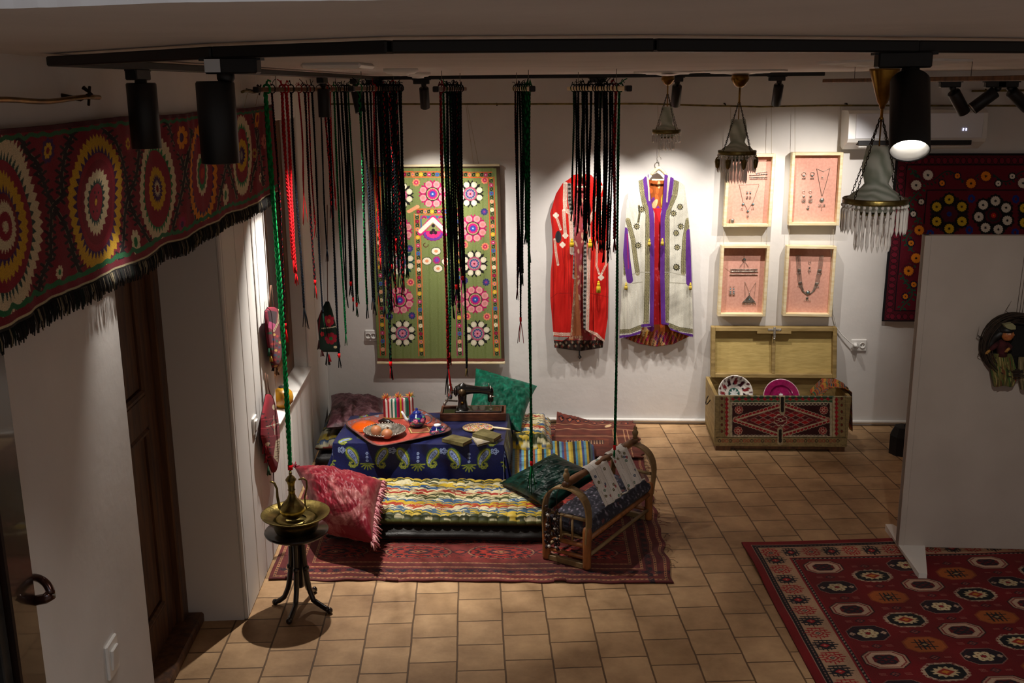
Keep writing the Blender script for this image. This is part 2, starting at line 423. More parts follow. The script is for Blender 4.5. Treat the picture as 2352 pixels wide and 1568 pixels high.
nt.links.new(br.outputs['Fac'], ma.inputs[0]); nt.links.new(n3.outputs['Fac'], ma.inputs[2]); bump(nt, b, ma.outputs[0], .5, .008)
M['floor'] = m
g = G(); g.box((-2.6, -.2, -.12), (XR+.1, YB+.15, 0)); o = g.build('floor', M['floor']); struct(o)
# ceiling slab with its ragged edge at the stair opening
CE = 0.96
g = G(); n = 700; xs = np.linspace(-2.6, XR+.1, n); rs = np.random.RandomState(3)
ey = np.interp(xs, [-2.6, -.62, -.52, -.40, -.27, -.16, -.10, 5], [1.16, 1.138, 1.118, 1.084, 1.088, 1.092, 1.05, 1.0])+.0018*nz(xs*22, xs*0, 5)+.0008*rs.randn(n)
V = []
for x, e in zip(xs, ey): V += [(x, e, CZ), (x, YB+.15, CZ), (x, YB+.15, CZ+.22), (x, e, CZ+.22)]
F = []
for i in range(n-1):
    a = i*4; c = a+4; F += [(a, a+1, c+1, c), (a+1, a+2, c+2, c+1), (a+2, a+3, c+3, c+2), (a+3, a, c, c+3)]
F += [(0, 3, 2, 1), ((n-1)*4, (n-1)*4+1, (n-1)*4+2, (n-1)*4+3)]
g.add(V, F, False); struct(g.build('ceiling', M['ceil']))
# back wall, right wall
g = G(); g.box((-1.95, YB, 0), (XR+.1, YB+.15, CZ)); struct(g.build('wall_back', M['plaster']))
g = G(); g.box((XR, 1.0, 0), (XR+.1, YB, CZ)); struct(g.build('wall_right', M['plaster']))

# ---- left wall: plain stretch with the door recess, then the panelled stretch with the window recess
TLW = lambda V: A0+V[:, :1]*LD+V[:, 1:2]*LN+V[:, 2:3]*np.array([0, 0, 1.0])      # (a, out, z)
a_door = lwp(352, 1540)[0]
a_leaf = lwp(88, 1550)[0]
REC = .30; DT = 2.06
g = G()
g.box((a_leaf-.02, -.45, 0), (a_door, 0, CZ), TLW)
g.box((a_door, -.45, DT), (0, 0, CZ), TLW)
g.box((a_door-.2, -.55, 0), (.25, -.45, CZ), TLW)
g.box((a_leaf-1.2, -.45, 2.12), (a_leaf-.02, 0, CZ), TLW)
g.box((a_leaf-2.2, -.45, 0), (a_leaf-1.2, 0, CZ), TLW)
struct(g.build('wall_left', M['plaster']))
# panelled stretch: upright boards with grooves
aw0 = lwp(637, 960)[0]; aw1, zs = lwp(712, 846); WT = lwp(672, 271)[1]
zs = (zs+lwp(640, 971)[1])/2
boards = [0.0]+[lwp(x, 700)[0] for x in (519, 549, 571, 590)]
step = .37
while boards[-1]+step < LLEN: boards.append(boards[-1]+step)
boards.append(LLEN+.02)
def wallpiece(g, a0, a1, z0, z1):
    cuts = [a0]+[q for q in boards if a0+.03 < q < a1-.03]+[a1]
    for c0, c1 in zip(cuts, cuts[1:]):
        g.bevbox((c0+.001, -.02, z0), (c1-.001, 0.0, z1), .007, TLW)
g = G()
wallpiece(g, 0, aw0, 0, CZ); wallpiece(g, aw1, LLEN, 0, CZ); wallpiece(g, aw0, aw1, 0, zs-.0); wallpiece(g, aw0, aw1, WT, CZ)
WD = .10
g.box((0.0, -.45, 0), (aw0, -.018, CZ), TLW); g.box((aw1, -.45, 0), (LLEN+.2, -.018, CZ), TLW)
g.box((aw0, -.45, 0), (aw1, -.018, zs-.001), TLW); g.box((aw0, -.45, WT), (aw1, -.018, CZ), TLW)
g.box((aw0, -.47, zs-.01), (aw1, -.45, WT+.01), TLW)
struct(g.build('wall_left_panelled', M['white']))
g = G(); g.bevbox((aw0, -WD-.1, zs), (aw1, .015, zs+.012), .003, TLW); o = struct(g.build('trim_1', M['white']))
# the window set back in the recess
wd = thing('window_1', None, None, LW(aw0+.1, -WD, zs+.012)); struct(wd)
g = G(); W0 = aw0; W1 = aw1-.0
fw = .12
for (c, d) in (((W0, -WD-.06, zs+.012), (W0+fw, -WD, WT)), ((W1-fw, -WD-.05, zs+.012), (W1, -WD, WT)), ((W0+fw, -WD-.05, zs+.012), (W1-fw, -WD, zs+.012+fw)), ((W0+fw, -WD-.05, WT-fw), (W1-fw, -WD, WT)), (((W0+W1)/2-.03, -WD-.045, zs+.08), ((W0+W1)/2+.03, -WD-.01, WT-fw))):
    g.bevbox(c, d, .006, TLW)
g.build('window_frame', M['wood'], wd)
g = G(); g.box((W0+fw-.01, -WD-.035, zs+.07), (W1-fw+.01, -WD-.03, WT-fw+.01), TLW)
g.build('pane', mat('grey_glass', '#6d6f72', .25, spec=.6), wd)  # opaque pane in one even grey
# door in its deep recess
dr = thing('door_1', None, None, LW(a_door/2, -REC, 0)); struct(dr)
dz = 0.03
g = G(); g.bevbox((a_door, -REC-.05, 0), (a_door+.09, -REC+.03, DT), .006, TLW); g.bevbox((-.09, -REC-.05, 0), (0, -REC+.03, DT), .006, TLW); g.bevbox((a_door, -REC-.05, DT-.09), (0, -REC+.03, DT), .006, TLW)
g.bevbox((a_door, -REC-.05, 0), (0, -REC+.10, .05), .008, TLW)
g.build('door_frame', M['door'], dr)
def panel_door(a0, a1, z0, z1, out, parent, name='door_leaf', m='door', rails=((0, .16), (.98, 1.12), (1.86, 2.0))):
    g = G(); st = .13
    g.bevbox((a0, out-.045, z0), (a0+st, out, z1), .003, TLW); g.bevbox((a1-st, out-.045, z0), (a1, out, z1), .003, TLW)
    zz = []
    for r0, r1 in rails:
        g.bevbox((a0+st, out-.045, z0+r0), (a1-st, out, min(z1, z0+r1)), .003, TLW); zz.append((z0+r0, z0+r1))
    for (p0, p1), (q0, q1) in zip(zz, zz[1:]):
        g.box((a0+st, out-.035, p1), (a1-st, out-.025, q0), TLW)
        w_ = .03
        for (c, d) in (((a0+st, p1), (a1-st, p1+w_)), ((a0+st, q0-w_), (a1-st, q0)), ((a0+st, p1), (a0+st+w_, q0)), ((a1-st-w_, p1), (a1-st, q0))):
            g.bevbox((c[0], out-.03, c[1]), (d[0], out+.006, d[1]), .01, TLW)
        k = 3; ww = (a1-a0-2*st-2*w_)/k
        for i in range(k): g.bevbox((a0+st+w_+i*ww, out-.03, p1+w_), (a0+st+w_+(i+1)*ww, out-.012, q0-w_), .008, TLW)
    return g.build(name, M[m], parent)
panel_door(a_door+.09, -.09, .05, DT-.09, -REC, dr)
g = G(); T = TLW
g.tube(TLW(np.array([(a_door+.15, -REC, 1.02), (a_door+.15, -REC+.05, 1.02), (a_door+.26, -REC+.05, 1.02)])), .009, 8); g.build('door_handle', M['brass'], dr)
# the open leaf of a second door close by on the left
M['leaf'] = mat('varnished_wood_dark', '#24120c', .3, c2='#140a07', scale=8, stretch=(5, 5, 1), coat=.4)
d2 = thing('door_2', None, None, LW(a_leaf-.5, .0, 0)); struct(d2)
g = G(); g.bevbox((a_leaf-.14, -.06, 0), (a_leaf-.02, .028, 2.14), .004, TLW); g.bevbox((a_leaf-1.2, -.06, 2.06), (a_leaf-.02, .028, 2.16), .004, TLW); g.build('door_frame', M['leaf'], d2)
g = G(); g.bevbox((a_leaf-1.08, -.04, .01), (a_leaf-.19, .0, 2.05), .004, TLW)
g.bevbox((a_leaf-.95, .0, .2), (a_leaf-.33, .008, .9), .008, TLW); g.bevbox((a_leaf-.95, .0, 1.05), (a_leaf-.33, .008, 1.9), .008, TLW)
g.build('door_leaf', M['leaf'], d2)
g = G(); g.bevbox((a_leaf-.185, -.03, .02), (a_leaf-.145, .012, 2.05), .003, TLW); o = g.build('edge_strip', mat('scuffed_grey_metal', '#3b3a38', .5, .5, c2='#222222', scale=14, bumpk=.3), d2)
aH, zH = lwp(84, 1375, .03)
g = G(); g.tube(TLW(np.array([(aH, .02, zH-.005), (aH, .05, zH), (aH-.002, .066, zH+.012)])), [.0125, .0125, .0135], 14)
ts = np.linspace(0, 1, 12)
g.tube(TLW(np.stack([aH+.03*ts, .064-.05*ts**1.6, zH+.012+.030*np.sin(ts*PI*.55)], 1)), np.linspace(.0105, .009, 12), 12)
g.build('door_handle', mat('dark_red_bronze', '#3a1a10', .22, .6, coat=.6), d2)

# slim pipe-like moulding along the foot of the back wall
g = G(); g.tube([(-1.75, YB-.016, .03), (XR, YB-.016, .03)], .014, 10); struct(g.build('baseboard_back', M['white']))
g = G(); g.box((a_leaf, 0, 0), (0, 0.001, .0), TLW)
# plaster roundels on the ceiling
def roundel(cx, cy, R, name='trim_2'):
    g = G(); k = 96; th = np.arange(k)*2*PI/k; P = []
    for (r, z, am) in ((1.0, 0, .05), (1.0, -.008, .05), (.93, -.010, .05), (.90, -.004, .03), (.84, -.012, .04), (.70, -.010, .02), (.62, -.018, .05), (.45, -.016, .03), (.2, -.024, 0), (.0, -.026, 0)):
        rr = R*r*(1+am*np.cos(th*10)); P.append(np.stack([cx+rr*np.cos(th), cy+rr*np.sin(th), np.full(k, CZ+z)], 1))
    g.grid(np.array(P), closed_u=True, flip=True); return struct(g.build(name, M['white']))
def ceilpt(x, y, z=None): return onz(x, y, CZ if z is None else z)
RO = []
for i, (x, y, wpx) in enumerate(((1533, 175, 148), (1700, 168.5, 206), (2050, 150, 332))):
    P = ceilpt(x, y+1); P = P*1.0; D = math.hypot(P[0], P[1]); Dm = (6.2, 5.98, 4.05)[i]; P = P*Dm/P[1]; P[2] = CZ
    R = wpx*proj(P)[2]/FPX/2; roundel(P[0], P[1], R, 'trim_%d' % (i+2)); RO.append((P[0], P[1], R))
# smoke detectors and flat ceiling fittings
def fitting(x, y, wpx, Y, name, label, rect=False):
    P = onz(x, y, CZ); P = P*Y/P[1]; P[2] = CZ; R = wpx*proj(P)[2]/FPX/2; 
    if rect:
        g = G(); g.bevbox((P[0]-R, P[1]-.13, CZ-.018), (P[0]+R, P[1]+.13, CZ), .008); o = g.build(name, M['plastic'])
    else:
        g = G(); g.lathe([(R, 0), (R, -.012), (R*.8, -.022), (R*.5, -.024), (R*.45, -.03), (0.001, -.032)], (P[0], P[1], CZ), 28); o = g.build(name, M['plastic'])
    return tag(o, label, name.replace('_', ' '))
fitting(778, 145, 136, 3.6, 'ceiling_panel', 'flat rectangular white panel fixed to the ceiling behind the left track', True)
fitting(920, 160, 80, 4.6, 'smoke_detector', 'low round white ceiling fitting nearer to the rectangular white panel')
fitting(960, 173, 58, 5.7, 'smoke_detector', 'small round white ceiling fitting just before the far track')

# ================================================================== TRACKS AND SPOTLIGHTS
def ctr(x, y): return onz(x, y, TZ)
trk = [ctr(122, 141), ctr(500, 121), ctr(900, 108), ctr(1500, 104), ctr(2100, 107), ctr(2620, 111)]
XT = trk[0][0]-.0; YF = 6.62
def track(pts, name, label):
    g = G()
    for p, q in zip(pts, pts[1:]): g.bar(p, q, .034, .022, bev=.003)
    return tag(g.build(name, M['black']), label, 'lighting track')
track(trk, 'lighting_track', 'long black track rail crossing the ceiling nearest the viewer')
track([np.array([XT, trk[0][1]-.0, TZ]), np.array([XT, YF, TZ]), np.array([onz(1893, 182, TZ)[0]*YF/onz(1893, 182, TZ)[1], YF, TZ])], 'lighting_track', 'black track rail running back on the left then along the back wall')

M['refl'] = mat('bright_reflector', '#e8e8e8', .3, 1)
M['glow'] = mat('lamp_glow', '#fff4e2', .4, emit=14)
M['off'] = mat('dark_lens', '#8a8780', .2)
def spotlight(base, aim, label, energy=0, cone=60, R=.030, L=.135, on=True, adapter=(1, 0), group='black cylinder spotlights on the ceiling tracks', col=(1, .93, .85), blend=.5, boff=(0, 0, 0), nk=0.0):
    base = np.array(base, float); aim = np.array(aim, float); aim /= np.linalg.norm(aim)
    t = thing('track_spotlight', label, 'spotlight', base, 0, group)
    ad = np.array([adapter[0], adapter[1], 0.]); 
    g = G(); g.bar(base-ad*.065+(0, 0, -.024), base+ad*.035+(0, 0, -.024), .034, .030, bev=.003); g.bar(base-ad*.072+(0, 0, -.012), base+ad*.045+(0, 0, -.012), .028, .006); g.build('adapter', M['black'], t)
    J = base+np.array([0, 0, -.052])
    g = G(); g.ball(J+(0, 0, .008), .017, 14); g.cyl(J+(0, 0, .008), J+aim*.018, .009); 
    a, b_, _ = frame_for(aim)
    g.build('swivel', M['black'], t)
    top = J+aim*.012+np.array(boff)+np.array([0, 0, nk])
    g = G(); R1 = R*.78
    g.lathe([(.001, 0), (R*.93, 0), (R, .004), (R, L), (R*.965, L+.001), (R*.96, L-.003), (R*.96, L-.050), (.001, L-.050)], top, 32, axis=aim); g.build('lamp_body', M['black'], t)
    g = G(); prof = []
    for k in range(9): prof.append((R*(.95-.045*k)-.0012*(k % 2), L-.002-.0036*k))
    prof.append((R*.5, L-.034)); g.lathe(prof, top, 32, axis=aim, cap=False); g.build('reflector', M['refl'], t)
    g = G(); g.lathe([(.001, L-.024), (R*.62, L-.025), (R*.62, L-.029), (.001, L-.0295)], top, 24, axis=aim); g.build('lens', M['glow'] if on else M['off'], t)
    if energy:
        l = bpy.data.lights.new('lamp_light', 'SPOT'); l.energy = energy; l.spot_size = math.radians(cone); l.spot_blend = blend; l.shadow_soft_size = .014; l.color = col
        lo = bpy.data.objects.new('lamp_light', l); COL.objects.link(lo); lo.parent = t
        p = top+aim*(L+.006)-base; lo.location = tuple(p)
        lo.rotation_euler = Vector(tuple(aim)).to_track_quat('-Z', 'Y').to_euler()
    return t
def on_far(px): P = onz(px, 182, TZ); return (P[0]*YF/P[1], YF, TZ)
def on_left(Y): return (XT, Y, TZ)
def trk_at(px):
    for p, q in zip(trk, trk[1:]):
        a = proj(p)[0]; c = proj(q)[0]
        if a <= px <= c: return p+(q-p)*(px-a)/(c-a)
def aimto(base, tgt): return np.array(tgt, float)-np.array(base, float)+np.array([0, 0, .06])
def leftY(px):      # depth on the left rail seen at picture column px
    lo, hi = 1.5, 7.0
    for _ in range(40):
        m_ = (lo+hi)/2
        if proj((XT, m_, TZ))[0] < px: lo = m_
        else: hi = m_
    return lo
def wallt(x, y): return ony(x, y, YB)
# far rail, left to right
bs = on_far(973); spotlight(bs, aimto(bs, wallt(1000, 620)), 'spotlight over the top of the green hanging', SP['far1'], 72, blend=.9)
bs = on_far(1378); spotlight(bs, aimto(bs, wallt(1385, 620)), 'spotlight half hidden behind the plaits before the red robe', SP['far2'], 72, blend=.9)
bs = on_far(1556); spotlight(bs, aimto(bs, wallt(1520, 600)), 'spotlight above the white robe beside the smallest chandelier', SP['far3'], 72, blend=.9)
bs = on_far(1790); spotlight(bs, aimto(bs, wallt(1730, 600)), 'spotlight tipped left above the jewellery frames', SP['far4'], 74, blend=.9)
bs = on_far(1880); bs = (bs[0]+.42, YF-.35, TZ)
spotlight(bs, aimto(bs, wallt(1800, 560)), 'spotlight tipped left at the end of the far rail by the air conditioner', SP['far5'], 84, blend=.9)
# left rail
bs = on_left(leftY(320)); spotlight(bs, (0.0, .03, -1), 'leftmost cylinder spotlight in front of the wall embroidery', SP['pool2'], 60, blend=.9, adapter=(0, 1), R=.041, L=.180, nk=.018)
bs = on_left(leftY(741)); spotlight(bs, (.02, .02, -1), 'spotlight pointing straight down before the leftmost bundle of plaits', SP['left1'], 88, adapter=(0, 1), blend=.85)
bs = on_left(leftY(815)); spotlight(bs, (.2, -.12, -1), 'spotlight between the two left bundles of plaits', SP['left2'], 70, blend=.9, adapter=(0, 1))
bs = on_left(leftY(861)-.05); bs = (bs[0]+.02, bs[1], bs[2]); spotlight(bs, (.55, .35, -1), 'spotlight at the far left corner of the rail', SP['left3'], 75, blend=.9)
# near rail
bs = trk_at(516); spotlight(bs, (.035, -.02, -1), 'large looking spotlight with a pale sticker on its adapter', SP['pool1'], 88, blend=.9, R=.036, L=.152, adapter=(-1, 0), boff=(-.022, 0, 0), nk=.012)
g = G(); q = np.array(bs)+(-.018, -.0185, -.024); g.box(q+(-.015, -.0008, -.012), q+(.015, 0, .012)); st_ = g.build('sticker', mat('printed_pale_sticker', '#c9ccd0', .5))
tag(st_, 'pale printed sticker on the adapter of the near left spotlight', 'sticker')
bs = trk_at(2095); spotlight(bs, (-.13, -.60, -.78), 'lit spotlight nearest the viewer with its bright reflector showing', SP['near'], 70, R=.036, L=.16, blend=.6)
bs = ctr(2520, 110); spotlight(bs, aimto(bs, (1.75, 4.4, .5)), 'spotlight at the right end of the near track aimed at the white board', SP['right'], 92, blend=.9, R=.036, L=.16)  # fixture out of view, added so the white board and carpet get light
# ================================================================== EMBROIDERED HANGINGS
def dxy(P):      # design coordinates of points of a cloth
    Q = P.reshape(-1, 3)-_C; z = Q@_F
    return (1176+FPX*(Q@_R)/z).reshape(P.shape[:-1]), (784-FPX*(Q@_U)/z).reshape(P.shape[:-1])
def crop(s, ox, oy): return lambda x, y: (ox+x*s, oy+y*s)
CR = '#7d1428'; CR2 = '#8e1a30'; CREAM = '#d9c9a4'; YEL = '#d2a52a'; PUR = '#432052'; GRN = '#1f7a45'; BLK = '#141016'; TEAL = '#23463f'; ORG = '#e08a1e'
def wall_cloth(name, q, nu, nv, off, amp, mats, thick=.004, parent=None, paint=None, base='#777777', ripple=1.0, wave=None):
    """cloth hung on the back wall; q = four picture corners TL,TR,BR,BL"""
    C4 = [ony(x, y, YB-off) for x, y in q]
    U, Vv = ug(nu, nv); U3 = U[..., None]; V3 = Vv[..., None]
    P = (C4[0]*(1-U3)+C4[1]*U3)*(1-V3)+(C4[3]*(1-U3)+C4[2]*U3)*V3
    X, Y = dxy(P)
    pt = Paint(X, Y, base)
    if paint: paint(pt)
    d = amp*(nz(U*3*ripple, Vv*1.5, 3)+.4*nz(U*9*ripple, Vv*2, 4))
    P = P.copy(); P[..., 1] -= np.maximum(d, -off+.006)
    if wave: wave(P, U, Vv)
    return sheet(name, P, pt.get(), mats, parent, thick, (0, 1, 0))
def smallflower(p, x, y, r, c, cc='#101010', n=12, halo=None):
    if halo: p.star(x, y, r*1.55, r*1.55, 10, .18, halo)
    p.star(x, y, r, r, n, .22, c, soft=True); p.star(x, y, r*.34, r*.34, 6, .6, cc)

# ---- long embroidered frieze on the left wall
ta = lwp(612, 238)[0]; zt = lwp(612, 238)[1]
a_s = lwp(-60, 300)[0]-.35
nA, nZ = 1150, 300
AA = np.linspace(a_s, ta, nA); u = (AA-a_s)/(ta-a_s)

qa0, zt1 = lwp(0, 287); qa1, zt2 = lwp(611, 240); qb0, zb1 = lwp(0, 742); qb1, zb2 = lwp(613, 449)
ztop = zt1+(zt2-zt1)*(AA-qa0)/(qa1-qa0)-.012*np.abs(np.sin(u*PI*3))*.6; zbot = zb1+(zb2-zb1)*(AA-qb0)/(qb1-qb0)+.006*nz(u*6, u*0, 9)
vv = np.linspace(0, 1, nZ)
Z = ztop[None, :]*(1-vv[:, None])+zbot[None, :]*vv[:, None]; A_ = np.broadcast_to(AA, Z.shape)
P0 = A0+A_[..., None]*LD+LN*.03+np.array([0, 0, 1.0])*Z[..., None]
X, Y = dxy(P0); p = Paint(X, Y, CR)
def med(x, y, rx, ry, spec, n=34):
    for f, c, am in spec:
        if am: p.star(x, y, rx*f, ry*f, int(n*max(.45, f)), am, c)
        else: p.ell(x, y, rx*f, ry*f, c)
# green edging bands: work in height across the cloth
Vb = np.broadcast_to(vv[:, None], Z.shape)
wob = .008*nz(A_*16, Vb*0, 21)
def cwl(x, y): return x, y
vine = [([(45, 312), (62, 345), (88, 372), (104, 412), (120, 455), (150, 520), (168, 580), (190, 628)], 8), ([(172, 300), (152, 345), (146, 400), (150, 450), (120, 480), (112, 540), (118, 590), (98, 640), (88, 690)], 8),
        ([(243, 300), (262, 325), (280, 380), (292, 420), (302, 470), (318, 510), (345, 565)], 6), ([(322, 340), (314, 400), (300, 440), (290, 500), (280, 560), (268, 612)], 6),
        ([(383, 285), (400, 320), (414, 360), (424, 405), (438, 450), (455, 515)], 5), ([(440, 300), (428, 350), (418, 420), (408, 480), (400, 540)], 5),
        ([(505, 265), (512, 310), (520, 365), (528, 400), (545, 455)], 4), ([(535, 280), (528, 330), (518, 380), (508, 430), (498, 480)], 4), ([(580, 255), (590, 300), (598, 350), (604, 400), (608, 425)], 4), ([(596, 300), (590, 350), (582, 400), (575, 440)], 3)]
rs = np.random.RandomState(4)
for pts, wd_ in vine:
    p.line(pts, wd_*.95+2.0, '#8f8466'); p.line(pts, wd_*.95, BLK)
    for (x0, y0), (x1, y1) in zip(pts, pts[1:]):
        for k in range(4):
            t = k/4; x = x0+(x1-x0)*t; y = y0+(y1-y0)*t; s_ = 1 if k % 2 else -1
            for (dx, dy) in ((s_*wd_*1.5, -wd_*1.1), (s_*wd_*1.2, wd_*1.1)):
                p.line([(x, y), (x+dx, y+dy)], wd_*.8, BLK)
med(4, 520, 93, 212, [(1, CREAM, .08), (.83, TEAL, .16), (.72, CR2, 0), (.62, YEL, .1), (.46, PUR, .22), (.36, CR, 0), (.30, CREAM, .18), (.17, CR2, .1), (.08, CREAM, .4)], 60)
med(221, 464, 62, 158, [(1, YEL, .07), (.84, PUR, .14), (.72, CR2, 0), (.62, CR, 0), (.5, CREAM, .12), (.36, TEAL, .2), (.27, CR2, 0), (.1, CR, .3), (.05, YEL, 0)], 46)
for dx, dy in ((-5, -22), (5, -22), (-6, 22), (4, 20), (0, -12)): p.ell(221+dx, 464+dy, 1.8, 3.2, BLK)
med(362, 433, 41, 126, [(1, CREAM, .07), (.82, GRN, .14), (.70, CR2, 0), (.42, YEL, .12), (.27, PUR, .25), (.16, CREAM, .4), (.07, CR, 0)], 40)
med(466, 398, 34.5, 117, [(1, ORG, .07), (.86, PUR, .12), (.76, CR2, 0), (.46, CREAM, .12), (.36, GRN, .15), (.22, CR2, 0), (.12, '#c0392b', .2)], 36)
med(556, 357, 22.5, 94, [(1, CREAM, .06), (.80, GRN, .15), (.66, CR2, 0), (.42, YEL, .1), (.26, PUR, .25), (.12, '#8b8478', .2)], 34)
for x, y, rx, ry, c1, c2, h in ((112, 346, 9, 20, YEL, CR, PUR), (140, 625, 8, 17, CREAM, GRN, None), (293, 330, 7, 15, YEL, CR2, CR2), (415, 316, 10, 28, ORG, PUR, CR), (310, 556, 10, 30, CREAM, GRN, None), (591, 272, 5, 22, ORG, CR2, None), (421, 515, 7, 19, '#a01850', PUR, CR2), (517, 448, 7, 28, CREAM, '#3d7a4a', None), (607, 325, 5, 18, '#c86a5a', CR, None), (583, 352, 4, 12, '#a8823a', CR, None), (600, 408, 4, 12, CREAM, CR, None)):
    if h: p.star(x, y, rx*1.7, ry*1.6, 9, .2, h)
    p.star(x, y, rx, ry, 8, .4, c1, soft=True); p.ell(x, y, rx*.4, ry*.4, c2)
p.mask((Vb+wob > .035) & (Vb+wob < .06), '#25633d'); p.mask((Vb < .03), '#4a1420')
p.mask((Vb+wob*1.5 > .895) & (Vb+wob*1.5 < .93), '#1f6e42'); p.mask((Vb > .93) & (Vb < .972), '#7c1a2c')
p.mask(Vb >= .972, '#c9bb93'); p.mask(Vb >= .986, '#1c1a1a')
P0 = P0+LN*(.006*(nz(A_*2.2, Vb*1.2, 31)+.5*nz(A_*7, Vb*1, 32)))[..., None]
fz = thing('embroidered_frieze', 'long crimson embroidered band with big round medallions on the left wall', 'wall hanging', LW((a_s+ta)/2, .03, zbot.mean()))
sheet('cloth', P0, p.get(), M['dye'], fz, .004, -LN)
g = G(); rs = np.random.RandomState(8); k = 0
aa = a_s+.004
while aa < ta:
    z0 = float(np.interp(aa, AA, zbot)); L = .036+.016*rs.rand(); c = ['#151313', '#201a18', '#12201a', '#4d463c', '#8a7d62'][rs.choice(5, p=[.35, .25, .15, .13, .12])]
    lean = rs.randn()*.006
    pts = [LW(aa, .032, z0+.004), LW(aa+lean*.5, .036, z0-L*.5), LW(aa+lean, .034, z0-L)]
    g.tube(pts, [.0022, .0026, .0016], 4, color=c)
    aa += .0048+.003*rs.rand(); k += 1
g.build('fringe', M['dye'], fz)
# ---- brass rods on the left wall
def wallrod(x0, y0, x1, y1, name, label, m='brass'):
    a0, z0 = lwp(x0, y0, .06); a1, z1 = lwp(x1, y1, .06)
    t = thing(name, label, 'rod', LW(a0, 0, z0))
    g = G(); n = 14; s_ = np.linspace(0, 1, n)
    P = np.stack([a0+(a1-a0)*s_, np.full(n, .06), z0+(z1-z0)*s_+.004*np.sin(s_*9)], 1); g.tube(TLW(P), .0065, 8)
    g.build('rod', M[m], t)
    g = G(); e = a1-.09; ze = z1
    g.tube(TLW(np.array([(e-.02, -.01, ze+.01), (e-.01, .045, ze-.002), (e, .07, ze+.012), (e+.005, .05, ze+.028)])), .006, 8)
    g.tube(TLW(np.array([(e+.018, .055, ze-.018), (e-.004, .07, ze+.03)])), .004, 6)
    g.build('bracket', M['darkmetal'], t); return t
wallrod(-70, 235, 228, 225, 'curtain_rod', 'thin brass rod above the near end of the crimson band')
wallrod(556, 211, 604, 209, 'curtain_rod', 'short end of thin rod above the far end of the crimson band', 'oldbrass')
# hanging cords of the frieze
for i, (x, y0, y1) in enumerate(((566, 213, 246), (592, 210, 243))):
    a, z0 = lwp(x, y0, .05); _, z1 = lwp(x, y1, .035); g = G(); g.tube([LW(a, .055, z0), LW(a, .035, z1)], .0015, 5)
    g.build('hanging_cord', M['cream'], fz)
# picture rail rod along the back wall
t = thing('picture_rail_rod', 'thin brass rod running the whole width of the back wall', 'rod', (0, YB-.04, 2.28))
pts = [ony(x, y, YB-.045) for x, y in ((742, 239), (1230, 239), (1480, 238), (1640, 243), (1750, 245), (1900, 242), (2360, 243), (2460, 243))]
g = G(); g.tube(pts, .006, 8); g.build('rod', M['oldbrass'], t)
g = G()
for x in (902, 1140, 1665, 1945, 2240): g = G(); q = ony(x, 240, YB-.045); g.tube([q+(0, .05, .006), q+(0, 0, .006), q+(.006, 0, -.008)], .005, 6); g.build('bracket', M['darkmetal'], t)
q0 = ony(2232, 209, YB-.05); q1 = ony(2400, 207, YB-.05)
g = G(); g.tube([q0, q1], .007, 8); g.tube([q0+(.09, .06, 0), q0+(.09, 0, .0), q0+(.09, 0, .014)], .006, 6)
tag(g.build('curtain_rod', M['oldbrass']), 'short dark rod above the air conditioner at the right edge', 'rod')

